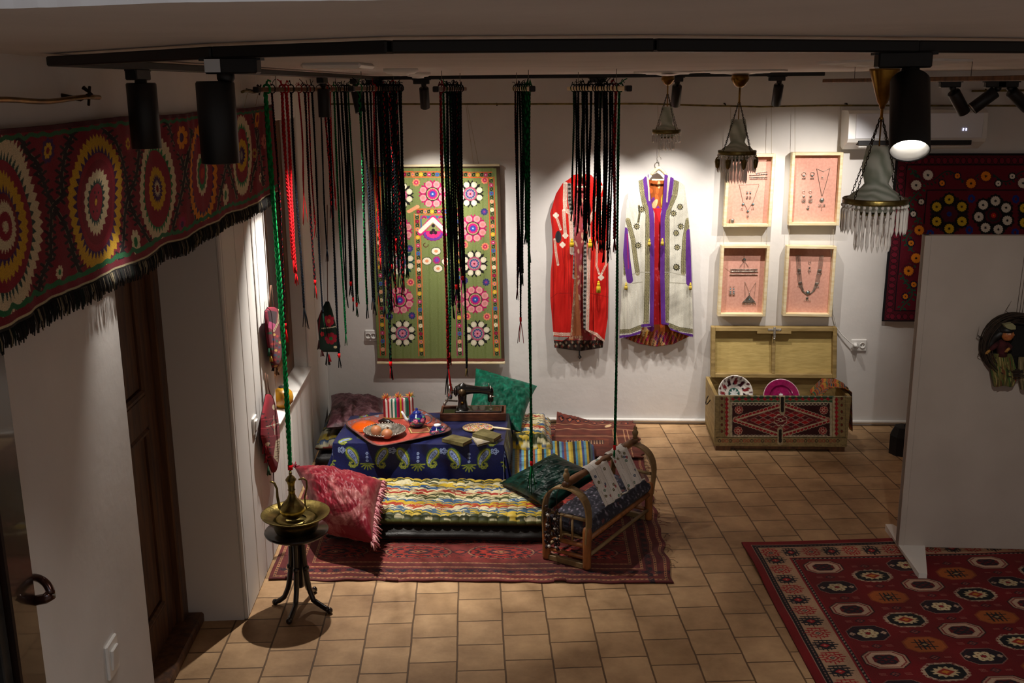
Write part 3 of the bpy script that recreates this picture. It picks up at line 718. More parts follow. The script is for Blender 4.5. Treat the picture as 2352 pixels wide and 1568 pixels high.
# ---- green embroidered hanging on the back wall
gh = thing('embroidered_hanging', 'tall olive green embroidered hanging with pink and white rosettes', 'wall hanging', ony(1010, 830, YB-.03))
def paint_green(p):
    c = crop(.2998, 860, 370); s = .2998
    for x in np.arange(840, 1165, 9): p.line([(x+3*math.sin(x), 380), (x+5, 830)], 4.0, mixc('#7f8b52', '#778449', .5+.5*math.sin(x*1.7)))
    def W(x, y, dk='#1d1a18'):
        x, y = c(x, y); p.star(x, y, 32, 32, 20, .22, dk); p.ell(x, y, 17, 17, '#7f8b52'); p.ell(x, y, 17, 17, '#6f6a48')
        p.petals(x, y, 22.5, 22.5, 8, 6.6, 6.6, '#e6ddc0', PI/8, '#f3ead0', .5)
        p.ring(x, y, 15.5, 15.5, .16, '#c4457f'); p.ell(x, y, 12.6, 12.6, '#a9a090'); p.star(x, y, 11.5, 11.5, 12, .15, '#3b4a86'); p.star(x, y, 8, 8, 8, .35, '#e28aa0', soft=True); p.ell(x, y, 2.2, 2.2, '#8a1030')
    def Pk(x, y):
        x, y = c(x, y); p.star(x, y, 33, 33, 24, .18, '#b4145e')
        p.petals(x, y, 23.5, 23.5, 8, 7.6, 7.6, '#e79a9c', PI/8, '#d98a88', .55)
        p.ell(x, y, 16, 16, '#1c2a1e'); p.ell(x, y, 14, 14, '#b59a72'); p.star(x, y, 12.5, 12.5, 14, .16, '#c81a70'); p.star(x, y, 8, 8, 10, .2, '#4b3a9a'); p.ell(x, y, 4, 4, '#2c62b0'); p.ell(x, y, 1.6, 1.6, '#dfe6f0')
    for x, y in ((735, 250), (765, 785), (790, 1320), (198, 262), (215, 1318)): W(x, y)
    W(205, 775, '#16423c')
    for x, y in ((755, 515), (773, 1060), (185, 535), (195, 1065), (445, 252)): Pk(x, y)
    def sf(x, y, r, a, b, d):
        x, y = c(x, y); p.star(x, y, r, r, 9, .3, a, soft=True); p.ell(x, y, r*.55, r*.55, b); p.ell(x, y, r*.2, r*.2, d)
    for x, y in ((320, 163), (845, 145), (690, 640), (848, 655), (710, 1188), (862, 1190), (277, 928), (100, 935)): sf(x, y, 9, '#ef8d68', '#c92a5c', '#f0b088')
    for x, y in ((842, 388), (268, 670), (690, 915), (855, 928), (288, 1183), (115, 1190), (100, 670)): sf(x, y, 8.5, '#33356e', '#5a3d8c', '#c43a60')
    # borders of little flowers between coloured lines
    def band(x0, y0, x1, y1, wd, lc, n, seed, vert=True):
        x0, y0 = c(x0, y0); x1, y1 = c(x1, y1); wd *= s
        p.line([(x0, y0), (x1, y1)], wd, '#758049')
        L = math.hypot(x1-x0, y1-y0); nx, ny = -(y1-y0)/L, (x1-x0)/L
        for sg in (-1, 1): p.line([(x0+nx*sg*wd/2, y0+ny*sg*wd/2), (x1+nx*sg*wd/2, y1+ny*sg*wd/2)], 2.0, lc)
        cols = ['#e8b92c', '#c4286a', '#3a68a8', '#eeb08a', '#efe3c4', '#8c1a34', '#e98a5c']
        for k in range(n):
            t = (k+.5)/n; x = x0+(x1-x0)*t; y = y0+(y1-y0)*t
            if k % 2: p.ring(x, y, 3.8, 3.8, .5, '#1d1c18'); p.ell(x+1.5, y-3, 1.8, 1.8, '#1d1c18')
            else: p.star(x, y, 5.0, 5.0, 6, .35, cols[(k//2+seed) % 7], soft=True); p.ell(x, y, 1.4, 1.4, cols[(k//2+seed+3) % 7])
    band(892, 105, 938, 1490, 44, '#d8532e', 44, 0)
    band(20, 105, 66, 1490, 42, '#d8532e', 44, 3)
    band(30, 100, 900, 105, 40, '#de6434', 28, 2)
    band(325, 385, 362, 1490, 42, '#e0713c', 36, 4); band(632, 385, 655, 1490, 42, '#b8286a', 36, 1)
    band(322, 388, 640, 384, 40, '#e0632e', 12, 5)
    for k in range(5): x, y = c(265+k*16, 385-k*9); p.ell(x, y, 5, 4, '#efa578')
    # the niche
    P_ = [c(*q) for q in ((350, 420), (545, 420), (545, 545), (448, 440), (350, 545))]; p.poly(P_, '#3f6d94')
    for x in (380, 510): sf(x, 438, 7, '#c4286a', '#7a1d66', '#e8b02c')
    x, y = c(450, 552); p.star(x, y, 25, 19, 16, .1, '#8a1c5e'); p.ell(x, y, 22, 16.5, '#6f3c9e'); p.star(x, y-1, 18, 13, 14, .12, '#e0307e'); p.poly([c(360, 440), c(540, 440), c(535, 540), c(365, 540)], '#8d9459')
    p.line([c(385, 540), c(515, 540)], 3, '#d01f74')
    p.line([c(350, 550), c(448, 436), c(548, 550)], 13, '#d01f74'); p.line([c(352, 538), c(448, 446), c(545, 538)], 9.5, '#f0e8d0')
    for q in ((450, 495), (450, 530), (435, 548), (468, 548)): x, y = c(*q); p.ell(x, y, 4, 4, '#2c1a24')
    p.line([c(425, 552), c(475, 552)], 3, '#2c1a24')
    th = np.linspace(0, 4.6, 20); p.line([c(390+22*math.cos(t)*(1-t*.12), 640+22*math.sin(t)*(1-t*.1)) for t in th], 1.6, '#5a2618')
    for q in ((472, 690), (402, 765), (550, 768), (487, 822)): x, y = c(*q); p.star(x, y, 12.5, 10, 16, .15, '#1c2a1e'); p.ell(x, y, 10.2, 8, '#f0e6cc'); p.star(x, y, 5, 4, 8, .3, '#ef9a6a')
    x, y = c(477, 758); p.star(x, y, 9.5, 9.5, 8, .2, '#b02878'); p.ell(x, y, 4.5, 4.5, '#6a4ab0')
    p.rect(1141.5, 380, 1170, 402, '#4d3a2a'); p.poly([(1140, 382), (1150, 382), (1162, 832), (1152, 832)], '#4f3a2b'); p.rect(840, 380, 1170, 386, '#4d3a2a')
    p.poly([(855, 823), (1165, 823), (1165, 832), (855, 832)], '#7a4038')
wall_cloth('cloth', [(848, 384), (1148, 382), (1159, 829), (867, 829)], 420, 600, .035, .004, M['dye'], .004, gh, paint_green, '#7f8b52', 1.0)
g = G(); a = ony(847, 381, YB-.03); b_ = ony(1148, 379, YB-.03); g.bar(a, b_, .028, .016, bev=.002); g.build('batten', M['palewood'], gh); g = G(); a = ony(866, 832.5, YB-.03); b_ = ony(1160, 832.5, YB-.03); g.bar(a, b_, .03, .016, bev=.002); g.build('batten', M['palewood'], gh)
for x0, x1 in ((1070, 1088), (1073, 1100)):
    g = G(); g.tube([ony(x0, 240, YB-.04), ony(x1, 380, YB-.02)], .0014, 5); g.build('hanging_cord', M['cream'], gh)

# ---- dark red embroidered hanging at the right of the back wall
rh = thing('embroidered_hanging', 'dark red embroidered hanging with white orange and yellow flower rings', 'wall hanging', ony(2200, 740, YB-.03))
def paint_red(p):
    c = crop(.2997, 1900, 150)
    p.C[:] = rgb('#6d1226')
    X, Y = p.X, p.Y
    def inset(dl, dt):   # distance from the left and top edges in design units
        xe = 2058-(Y-352)*(2058-2026)/(738-352); return (X-xe < dl) | (Y-352-(X-2058)*.0 < dt)
    # inner distances
    xe = 2058-(Y-352)*(32/386.); dX = X-xe; dY = Y-351; dB = 741-Y
    d = np.minimum(np.minimum(dX, dY), dB)
    p.C[(d > 6) & (d < 26)] = rgb('#5c1022')
    # ovals in the outer band
    for k in range(34):
        x = 2082+k*14.6; p.ell(x, 369, 6.6, 8.2, '#141018'); p.ell(x, 369, 5.2, 6.8, '#7d1830')
    for k in range(26):
        y = 386+k*14.2; x = 2058-(y-352)*.083+16; p.ell(x, y, 8.2, 6.6, '#141018'); p.ell(x, y, 6.8, 5.2, '#7d1830')
    for k in range(30): x = 2050+k*14.6; p.ell(x, 727, 6.6, 7.2, '#141018'); p.ell(x, 727, 5.2, 5.8, '#7d1830')
    d = np.minimum(np.minimum(dX, dY), dB)
    p.C[d < 6] = rgb('#17141a'); p.C[(d > 26) & (d < 28.5)] = rgb('#141018')
    p.C[(dX > 76) & (dY > 84) & (dB > 70) & ~((dX > 79) & (dY > 87) & (dB > 73))] = rgb('#141018')
    # vines
    rs = np.random.RandomState(2)
    yy = np.linspace(390, 712, 60); p.line([(2058-(y-352)*.083+52+12*math.sin(y/13), y) for y in yy], 3.2, '#1e5540')
    xx = np.linspace(2100, 2500, 90); p.line([(x, 405+12*math.sin(x/14)) for x in xx], 3.0, '#1b3a34')
    for y in yy[::2]:
        x = 2058-(y-352)*.083+52+12*math.sin(y/13); p.ell(x+7, y+3, 4, 2.4, '#1e5540', .6); p.ell(x-6, y-2, 4, 2.2, '#1e5540', -.5)
    for x in xx[::2]:
        y = 405+12*math.sin(x/14); p.ell(x+3, y+6, 3.4, 2.2, '#1b3a34', .8)
    F = lambda x, y, r, col, halo='#101014', n=14, cc='#0e0c10': smallflower(p, *c(x, y), r, c=col, halo=halo, n=n, cc=cc)
    wh = '#e9e2d4'; og = '#f08c1c'; yl = '#d8b428'
    for x, y in ((770, 840), (680, 918), (1500, 902)): F(x, y, 12, wh, '#5c1022')
    for x, y in ((1105, 905), (1218, 850), (705, 1262), (680, 1478)): F(x, y, 11.5, og, '#5c1022')
    for x, y in ((720, 1045), (660, 1138), (1310, 905), (1417, 850)): F(x, y, 6.5, wh, '#101014', 8)
    for x, y in ((880, 902), (998, 847), (643, 1362)): F(x, y, 6.5, og, '#1c1030', 8)
    c = crop(.4208, 1600, 100)
    for x, y in ((1197, 1170), (1157, 1240)): F(x, y, 11.5, og, '#5c1022')
    for x, y in ((1185, 1315), (1140, 1380)): F(x, y, 6.5, og, '#1c1030', 8)
    F(1232, 1400, 11, wh, '#5c1022')
    c = crop(.2997, 1900, 150)
    for cx, cy, col in ((937, 1140, yl), (1275, 1150, wh), (1610, 1150, yl), (1930, 1150, wh)):
        n = 6 if col == yl else 7
        x, y = c(cx, cy); p.star(x, y, 46, 44, 26, .1, '#1a0f16' if col == wh else '#2a0f1e')
        p.ell(x, y, 20, 19, '#4f0f20')
        for k in range(n):
            a = PI/n*0+k*2*PI/n+(PI/6 if n == 6 else .35); F(cx+112*math.cos(a)*1.0, cy+112*math.sin(a), 11.2, col)
        if col == wh: p.ring(x, y, 14, 14, .25, '#24302c'); smallflower(p, x, y, 6, '#c82a1e', cc='#e0a020', n=8)
        else: smallflower(p, x, y, 6, '#1b2f7a', cc='#120e30', n=6)
    for x, y in ((1108, 1022), (1445, 1025), (1090, 1262), (1440, 1280), (790, 1290)): x, y = c(x, y); p.star(x, y, 9, 10, 7, .25, '#16338c', soft=True); p.ell(x, y, 3, 4, '#6d1226')
    for k, (x0, y0) in enumerate(((937, 1560), (1275, 1560), (1610, 1560))):
        for j in range(6): a = j*PI/3; F(x0+112*math.cos(a), y0+112*math.sin(a), 11, wh if k % 2 == 0 else yl)
def rwave(P, U, V): P[..., 2] -= .012*(1-np.abs(2*U-1))*(1-V)*0
wall_cloth('cloth', [(2058, 352), (2480, 352), (2490, 738), (2026, 738)], 520, 440, .03, .005, M['dye'], .004, rh, paint_red, '#6d1226', 1.0)

# ================================================================== THE TWO ROBES
def robe_panel(name, L, Rr, top, bot, y0, y1, paint, base, parent, m, nu=150, nv=380, bulge=.05, off=.05, folds=5, seed=0, ref=None, u_dir=1, thick=.006, ctr_=None):
    """L,Rr: edge tables (row, column) in picture rows; top/bot: row tables over the panel's width (0..1)"""
    U, V = ug(nu, nv)
    yt = interp(U, top); yb = interp(U, bot); Yp = yt+(yb-yt)*V
    xl = interp(Yp, L); xr = interp(Yp, Rr); Xp = xl+(xr-xl)*U
    C_, W_ = ctr_
    q = np.clip((Xp-C_)/W_, -1, 1)
    dep = bulge*np.sqrt(np.clip(1-q*q, 0, 1))
    vf = np.clip((Yp-y0)/(y1-y0), 0, 1)
    fold = .013*vf*np.sin(Xp*.30+seed)*(.5+.5*np.sin(Xp*.11+seed*2))+.005*nz(Xp/30, Yp/110, seed)+.0011*nz(Xp/10, Yp/34, seed+5)
    off2 = off+dep+fold
    Pw = np.empty(Xp.shape+(3,))
    base_ = np.array([ony(C_-W_, y0, YB), ony(C_+W_, y0, YB), ony(C_-W_, y1, YB), ony(C_+W_, y1, YB)])
    dx = FPX*0+Xp; # unproject every point on its own depth plane
    D = _F[None, None]+_R[None, None]*((Xp-1176)/FPX)[..., None]-_U[None, None]*((Yp-784)/FPX)[..., None]
    Pw = _C+D*((YB-off2)/D[..., 1])[..., None]
    pt = Paint(Xp, Yp, base); paint(pt)
    return sheet(name, Pw, pt.get(), m, parent, thick, (0, 1, 0))
def stitched(p, pts, w, bg, fg, step=3.4):
    p.line(pts, w, bg)
    for (x0, y0), (x1, y1) in zip(pts, pts[1:]):
        L = math.hypot(x1-x0, y1-y0); n = max(1, int(L/step)); tx, ty = (x1-x0)/L, (y1-y0)/L; nx, ny = -ty, tx
        for k in range(n):
            x = x0+tx*step*(k+.5); y = y0+ty*step*(k+.5)
            for o_ in (-w*.27, w*.27):
                p.line([(x+nx*(o_-w*.14)-tx, y+ny*(o_-w*.14)-ty), (x+nx*(o_+w*.14)+tx, y+ny*(o_+w*.14)+ty)], .9, fg)
        for o_ in (-w*.5, 0, w*.5): p.line([(x0+nx*o_, y0+ny*o_), (x1+nx*o_, y1+ny*o_)], .8, fg)
def hanger(px, py, w_px, label):
    Yd = YB-.07; t = thing('clothes_hanger', label, 'hanger', ony(px, py, Yd))
    g = G(); n = 15; us = np.linspace(-1, 1, n); P = []
    for u_ in us:
        c_ = ony(px+u_*w_px, py+16*abs(u_)**1.5, Yd); P.append(c_)
    P = np.array(P); 
    g.tube(P, [.010+.004*(1-abs(u_)) for u_ in us], 8)
    g.bar(ony(px-16, py+27, Yd), ony(px+17, py+27, Yd), .008, .012, bev=.002)
    g.build('shoulder_bar', M['palewood'], t)
    g = G(); c0 = ony(px, py, Yd); th = np.linspace(-.4, 4.2, 14)
    hk = [c0+(0, 0, 0), c0+(0, 0, .04)]+[c0+(.014*math.cos(t_)*-1+0.0, 0, .062+.018*math.sin(t_)) for t_ in np.linspace(-1.2, 3.4, 12)]
    g.tube(hk, .0022, 6); g.build('hook', M['silver'], t)
    g = G(); g.tube([c0+(0, 0, .075), ony(px-2, 240, YB-.045)], .0013, 5); g.build('hanging_cord', M['cream'], t)
    return t
def tassel(g, top, L, r, c):
    top = np.asarray(top, float); g.ball(top, r*.55, 8, color=c)
    g.lathe([(r*.3, 0), (r*.7, -L*.15), (r*.75, -L*.3), (r*.6, -L*.34), (r, -L*.45), (r*1.05, -L), (.0001, -L)], top, 10, color=c)

hanger(1513, 386, 17, 'pale wooden hanger holding the white robe')
hanger(1334, 402, 17, 'wooden hanger behind the plaits holding the red robe')
wr = thing('robe', 'off-white embroidered robe with purple trim on a wooden hanger', 'robe', ony(1510, 795, YB-.05))
wf = crop(.3, 1220, 370)
def T_(pts): return [(370+y*.3, 1220+x*.3) for x, y in pts]     # (row, column)
def paint_white(p):
    c = wf; W = '#d9d6cc'; PU = '#5b2a83'
    p.C[:] = rgb('#cfccbe')
    r_ = np.random.RandomState(1)
    for k in range(30): x = r_.uniform(1425, 1590); p.line([(x, 420), (x+r_.uniform(-5, 5), 780)], 1.4, mixc('#dcdad0', '#b8b4a6', r_.uniform(.2, .7)))
    DK = '#2c2816'; BG = '#98906c'
    # long stitched bands beside the opening, on the breast, on the sleeves
    for pts in ([(840, 130), (850, 230), (870, 330), (895, 400), (890, 870), (880, 1240)], [(1115, 140), (1100, 260), (1060, 350), (1040, 420), (1040, 870), (1035, 1220)]): stitched(p, [c(*q) for q in pts], 11, BG, DK)
    for pts in ([(740, 450), (780, 600), (800, 760), (815, 860)], [(1200, 450), (1175, 600), (1165, 760), (1165, 860)]): stitched(p, [c(*q) for q in pts], 10, BG, DK)
    for pts in ([(712, 700), (715, 870)], [(825, 340), (830, 400), (820, 470)]): stitched(p, [c(*q) for q in pts], 4, BG, DK)
    for x, y in ((845, 370), (1090, 400), (808, 500), (1145, 500), (820, 645), (1118, 660), (1110, 550), (1115, 815), (1140, 350), (1110, 810)): q = c(x, y); p.star(q[0], q[1], 8.5, 8.5, 10, .4, DK); p.star(q[0], q[1], 5.5, 5.5, 8, .4, BG); p.ell(q[0], q[1], 1.5, 1.5, DK)
    stitched(p, [c(670, 1305), c(760, 1300), c(850, 1265)], 9, BG, DK); stitched(p, [c(1045, 1250), c(1130, 1285), c(1240, 1300)], 9, BG, DK)
    # waist seam
    p.line([c(700, 880), c(850, 850), c(1060, 850), c(1230, 890)], 2.0, '#a9a594'); p.line([c(775, 935), c(850, 925)], 1.6, '#8f8b78'); p.line([c(1060, 930), c(1200, 938)], 1.6, '#8f8b78')
    # purple facing and hems
    for pts, w_ in (([(910, 100), (915, 340), (925, 450), (928, 870), (925, 1250)], 11), ([(1030, 95), (1022, 340), (1005, 450), (1003, 870), (1010, 1235)], 11), ([(870, 130), (885, 260), (915, 360)], 9), ([(1080, 130), (1062, 260), (1030, 360)], 9)):
        p.line([c(*q) for q in pts], w_, PU)
    p.line([c(895, 130), c(905, 300)], 3.5, '#c9b9a0'); p.line([c(1050, 130), c(1040, 310)], 3.5, '#c9b9a0')
    p.line([c(670, 1345), c(760, 1335), c(850, 1305)], 6, PU); p.line([c(1045, 1280), c(1140, 1318), c(1240, 1335)], 6, PU); p.line([c(850, 1258), c(940, 1252)], 6, PU); p.line([c(990, 1240), c(1045, 1248)], 6, PU)
    for pts in ([(716, 530), (722, 620), (735, 760), (755, 910)], [(1212, 545), (1208, 700), (1212, 930)]): p.line([c(*q) for q in pts], 15, PU)
    p.line([c(735, 560), c(745, 820)], 3, '#8a1f66')
wl = T_([(860, 100), (862, 135), (800, 160), (762, 185), (732, 300), (718, 520), (705, 700), (700, 880), (690, 1000), (676, 1340)])
wi = T_([(897, 100), (905, 200), (925, 345), (945, 400), (943, 870), (938, 1260)])
robe_panel('front_panel', wl, wi, [(0, 409), (.5, 404), (1, 400)], [(0, 778), (.6, 768), (.66, 752), (1, 750)], 400, 780, paint_white, '#dcdad0', wr, M['dye'], 190, 440, .045, .045, 5, 1, ctr_=(1508, 84))
wi2 = T_([(1022, 100), (1015, 200), (1005, 345), (992, 400), (988, 870), (995, 1240)]); wl2 = T_([(1090, 100), (1090, 140), (1140, 160), (1172, 185), (1190, 300), (1213, 520), (1222, 700), (1228, 880), (1232, 1000), (1240, 1340)])
robe_panel('front_panel', wi2, wl2, [(0, 400), (.5, 404), (1, 409)], [(0, 744), (.2, 746), (.3, 758), (1, 775)], 400, 780, paint_white, '#dcdad0', wr, M['dye'], 190, 440, .045, .045, 5, 2, ctr_=(1508, 84))
def paint_lining(p):
    c = wf; r_ = np.random.RandomState(5)
    p.C[:] = rgb('#a8551f')
    for k in range(260):
        x, y = r_.uniform(1420, 1600), r_.uniform(395, 800); cc = ['#e8b43a', '#d81c7c', '#b03a7a', '#e0692a', '#7b2e8e', '#f0c890'][r_.randint(6)]
        p.ell(x, y, r_.uniform(3, 7), r_.uniform(5, 16), cc, r_.uniform(-.5, .5))
    p.rect(1490, 478, 1527, 745, '#d8202c')
    for k in range(60): x = 1492+33*r_.rand(); y = 480+262*r_.rand(); p.ell(x, y, 1.6, 3, '#ee5060')
    m_ = (p.Y > 762)
    for k in range(70):
        x = 1425+k*2.4; p.line([(x, 762), (x-14, 800)], 1.2, ['#3a1c16', '#cc4a30', '#caa468', '#452a1e'][k % 4])
robe_panel('lining', [(400, 1486), (480, 1486), (640, 1440), (760, 1424), (800, 1428)], [(400, 1530), (480, 1533), (640, 1578), (760, 1589), (800, 1586)], [(0, 412), (.5, 416), (1, 410)], [(0, 772), (.25, 789), (.5, 796), (.75, 790), (1, 770)], 400, 800, paint_lining, '#a8551f', wr, M['dye'], 120, 260, .006, .026, 3, 3, ctr_=(1508, 86))
g = G()
for x, y in ((905, 600), (1005, 595), (727, 935), (1220, 935)):
    q = wf(x, y); g = G(); tassel(g, ony(q[0], q[1], YB-.115 if 750 < x < 1100 else YB-.075), .045, .011, '#c9b048'); g.build('tassel', M['dye'], wr)

rr = thing('robe', 'bright red robe with white stitched bands hanging behind the plaits', 'robe', ony(1330, 800, YB-.05))
rf = wf
def paint_redrobe(p):
    c = rf; RD = '#c4150f'; p.C[:] = rgb('#c5160f')
    r_ = np.random.RandomState(6)
    for k in range(40): x = r_.uniform(1262, 1402); p.line([(x, 400+r_.uniform(0, 200)), (x+r_.uniform(-5, 5), 600+200*r_.rand())], r_.uniform(1, 3), mixc('#c5160f', ['#e2301e', '#8e0d0b'][k % 2], .7))
    WH = '#eadccb'; MK = '#b8503c'
    for pts, w_ in (([(262, 175), (258, 300), (262, 370), (300, 400), (310, 560), (312, 700)], 10), ([(540, 200), (500, 300), (480, 380), (440, 480), (445, 620), (438, 900), (430, 1300)], 8), ([(250, 380), (255, 480), (262, 570)], 8), ([(192, 420), (215, 490), (225, 520)], 6), ([(180, 600), (190, 700), (205, 790)], 6), ([(505, 620), (500, 800), (520, 860)], 5), ([(580, 620), (575, 790), (540, 860)], 5), ([(548, 280), (545, 500)], 5)):
        stitched(p, [c(*q) for q in pts], w_, WH, MK, 3)
    for x, y in ((262, 570), (190, 415), (240, 640), (535, 890), (545, 400)): q = c(x, y); p.petals(q[0], q[1], 3.6, 3.6, 4, 3.4, 3.4, WH)
    # grey ikat facing
    for pts in ([(292, 180), (295, 300), (310, 400)], [(335, 470), (338, 700), (330, 890)], [(412, 600), (413, 900), (405, 1290)]):
        p.line([c(*q) for q in pts], 8.5, '#8d8a84')
        for (x0, y0), (x1, y1) in zip(pts, pts[1:]):
            for k in range(int(abs(y1-y0)/32)+1): t = k*32/max(1, abs(y1-y0)); x, y = c(x0+(x1-x0)*t, y0+(y1-y0)*t); p.star(x, y, 4.2, 3.6, 5, .4, '#26221f')
    p.ell(*c(208, 580), 7, 14, '#2a2b2e')
    stitched(p, [c(175, 1320), c(240, 1325), c(300, 1325)], 8, WH, MK, 3); p.line([c(175, 1355), c(300, 1360)], 8, '#8d8a84'); stitched(p, [c(450, 1305), c(500, 1325), c(555, 1380)], 7, WH, MK, 3)
    p.line([c(150, 1050), c(200, 1010), c(310, 1010)], 1.3, '#8e0d0b'); p.line([c(450, 1010), c(590, 1040)], 1.3, '#8e0d0b')
ro = T_([(330, 95), (300, 130), (240, 170), (190, 250), (145, 400), (160, 520), (165, 700), (150, 850), (145, 1040), (160, 1200), (172, 1360)])
ri = T_([(372, 95), (345, 200), (318, 380), (330, 500), (330, 900), (300, 1330)])
robe_panel('front_panel', ro, ri, [(0, 402), (1, 399)], [(0, 782), (.5, 784), (1, 772)], 395, 800, paint_redrobe, '#c5160f', rr, M['dyefine'], 150, 400, .05, .05, 4, 4, ctr_=(1331, 68))
ri2 = T_([(410, 95), (430, 200), (460, 380), (405, 560), (395, 900), (400, 1290)]); ro2 = T_([(450, 95), (480, 130), (540, 165), (575, 250), (585, 400), (590, 700), (592, 1000), (588, 1200), (560, 1380)])
robe_panel('front_panel', ri2, ro2, [(0, 399), (1, 402)], [(0, 755), (.3, 764), (1, 786)], 395, 800, paint_redrobe, '#c5160f', rr, M['dyefine'], 170, 400, .05, .05, 4, 5, ctr_=(1331, 68))
def paint_redlin(p):
    r_ = np.random.RandomState(9); p.C[:] = rgb('#b04a4c')
    for k in range(240): x, y = r_.uniform(1270, 1395), r_.uniform(400, 805); p.ell(x, y, 2.2, r_.uniform(3, 8), ['#e2a48a', '#d02a44', '#c9607a', '#e8c0a0'][k % 4], r_.uniform(-.4, .4))
    c = rf; p.poly([c(340, 700), c(360, 1000), (1336, 770), (1306, 785), c(320, 1180)], '#cf7e52'); stitched(p, [c(335, 900), c(325, 1100), c(305, 1340)], 6, '#e8c8a4', '#9a4028'); stitched(p, [c(300, 1350), c(385, 1345)], 6, '#e8c8a4', '#9a4028')
    p.rect(1250, 781, 1400, 820, '#3a2c28')
    for k in range(50): x = 1272+k*2.4; p.ell(x, 790+5*math.sin(k), 2.4, 3, ['#a89a84', '#241c1a', '#7a3428'][k % 3])
robe_panel('lining', [(395, 1326), (480, 1318), (640, 1285), (780, 1272), (803, 1274)], [(395, 1345), (480, 1352), (640, 1380), (780, 1386), (803, 1384)], [(0, 404), (1, 404)], [(0, 798), (.35, 803), (.55, 806), (1, 798)], 395, 806, paint_redlin, '#b04a4c', rr, M['dye'], 100, 260, .01, .028, 3, 6, ctr_=(1331, 68))
g = G()
for x, y in ((312, 600), (452, 605), (516, 925)):
    q = rf(x, y); g = G(); tassel(g, ony(q[0], q[1], YB-.125), .075 if x > 500 else .05, .015, '#d3b020'); g.build('tassel', M['dye'], rr)
g = G(); q = ony(1331, 806, YB-.04); g.tube([q, q+(0, 0, -.03), q+(.012, 0, -.045), q+(.003, 0, -.055), q+(-.006, 0, -.04)], .006, 6, color='#1a1614'); g.build('loop', M['dye'], rr)
# ================================================================== JEWELLERY FRAMES
BY = lambda V, o, ax, ay, az: o+V[:, :1]*ax+V[:, 1:2]*ay+V[:, 2:3]*az
M['linen'] = mat('pink_linen', '#e0a896', .9, c2='#d69c8a', scale=60, bumpk=.3, bscale=700, bdist=.002)
M['stone'] = mat('blue_stone', '#2b4a58', .3, c2='#6f98a0', scale=90)
M['gem'] = mat('dark_red_stone', '#5a1c18', .25, coat=.5)
FR = []
def frame(q, label):      # q: outer picture corners TL,TR,BR,BL
    D = .06
    F4 = [ony(x, y, YB-D-.012) for x, y in q]
    c = sum(F4)/4; ax = (F4[1]-F4[0]+F4[2]-F4[3])/2; az = (F4[0]-F4[3]+F4[1]-F4[2])/2
    Wd = np.linalg.norm(ax); Ht = np.linalg.norm(az); ax = ax/Wd; az = az/Ht
    ay = np.cross(az, ax); ay /= np.linalg.norm(ay); ay = ay if ay[1] > 0 else -ay
    t = thing('display_frame', label, 'frame', c+ay*D-az*Ht/2, 0, 'pale wooden jewellery frames on the back wall')
    T = lambda V: c+V[:, :1]*ax+V[:, 1:2]*ay+V[:, 2:3]*az
    g = G(); k = .020
    for lo, hi in (((-Wd/2, 0, -Ht/2), (-Wd/2+k, D, Ht/2)), ((Wd/2-k, 0, -Ht/2), (Wd/2, D, Ht/2)), ((-Wd/2+k, 0, Ht/2-k), (Wd/2-k, D, Ht/2)), ((-Wd/2+k, 0, -Ht/2), (Wd/2-k, D, -Ht/2+k))):
        g.bevbox(lo, hi, .002, T)
    g.build('moulding', M['palewood'], t)
    g = G(); g.box((-Wd/2+k, D-.008, -Ht/2+k), (Wd/2-k, D-.003, Ht/2-k), T); g.build('backing', M['linen'], t)
    def at(x, y, up=.003):      # point of the linen seen at a picture position
        o = c+ay*(D-.008-up); d = ray(x, y); return _C+d*((o-_C)@ay)/(d@ay)
    return t, at
def cordline(p, q, label, grp):
    g = G(); g.tube([p, q], .0012, 5); g.build('hanging_cord', M['cream'], FRD[label.split(' of the ')[-1]])
fc = crop(.25514, 1640, 340)
F1, a1 = frame([(1672, 354), (1781, 353), (1772, 521), (1660, 521)], 'pale wooden frame behind the middle chandelier, upper left of the four')
F2, a2 = frame([(1820, 350), (1938, 350), (1927, 518), (1812, 518)], 'pale wooden frame nearest the air conditioner, upper right of the four')
F3, a3 = frame([(1657, 563), (1769, 564), (1758, 727), (1649, 727)], 'pale wooden frame with the triangular pendant, lower left of the four')
F4_, a4 = frame([(1808, 564), (1922, 566), (1911, 728), (1798, 726)], 'pale wooden frame with the big beaded necklace, lower right of the four')
FRD = {'frame behind the middle chandelier': F1, 'frame nearest the air conditioner': F2, 'frame with the triangular pendant': F3, 'frame with the big beaded necklace': F4_}
for (x, y0, y1, lb) in ((1678, 243, 357, 'left cord of the frame behind the middle chandelier'), (1772, 243, 355, 'right cord of the frame behind the middle chandelier'), (1826, 243, 352, 'left cord of the frame nearest the air conditioner'), (1931, 243, 352, 'right cord of the frame nearest the air conditioner'),
                        (1662, 521, 566, 'left cord of the frame with the triangular pendant'), (1761, 521, 566, 'right cord of the frame with the triangular pendant'), (1812, 519, 566, 'left cord of the frame with the big beaded necklace'), (1914, 519, 566, 'right cord of the frame with the big beaded necklace')):
    cordline(ony(x, y0, YB-.04), ony(x, y1, YB-.05), 'thin '+lb, 'cords of the jewellery frames')
def chainpts(at, pts, up=.004):
    P = np.array([at(*fc(*q), up) for q in pts]); n = max(2, int(sum(np.linalg.norm(P[i+1]-P[i]) for i in range(len(P)-1))/.004))
    d = np.concatenate([[0], np.cumsum(np.linalg.norm(np.diff(P, axis=0), axis=1))]); s = np.linspace(0, d[-1], n)
    return np.stack([np.interp(s, d, P[:, j]) for j in range(3)], 1)
def chain(g, at, pts, r=.0012, bead=0, every=3):
    P = chainpts(at, pts)
    g.tube(P, r, 5)
    if bead:
        for q in P[::every]: g.ball(q, bead, 6)
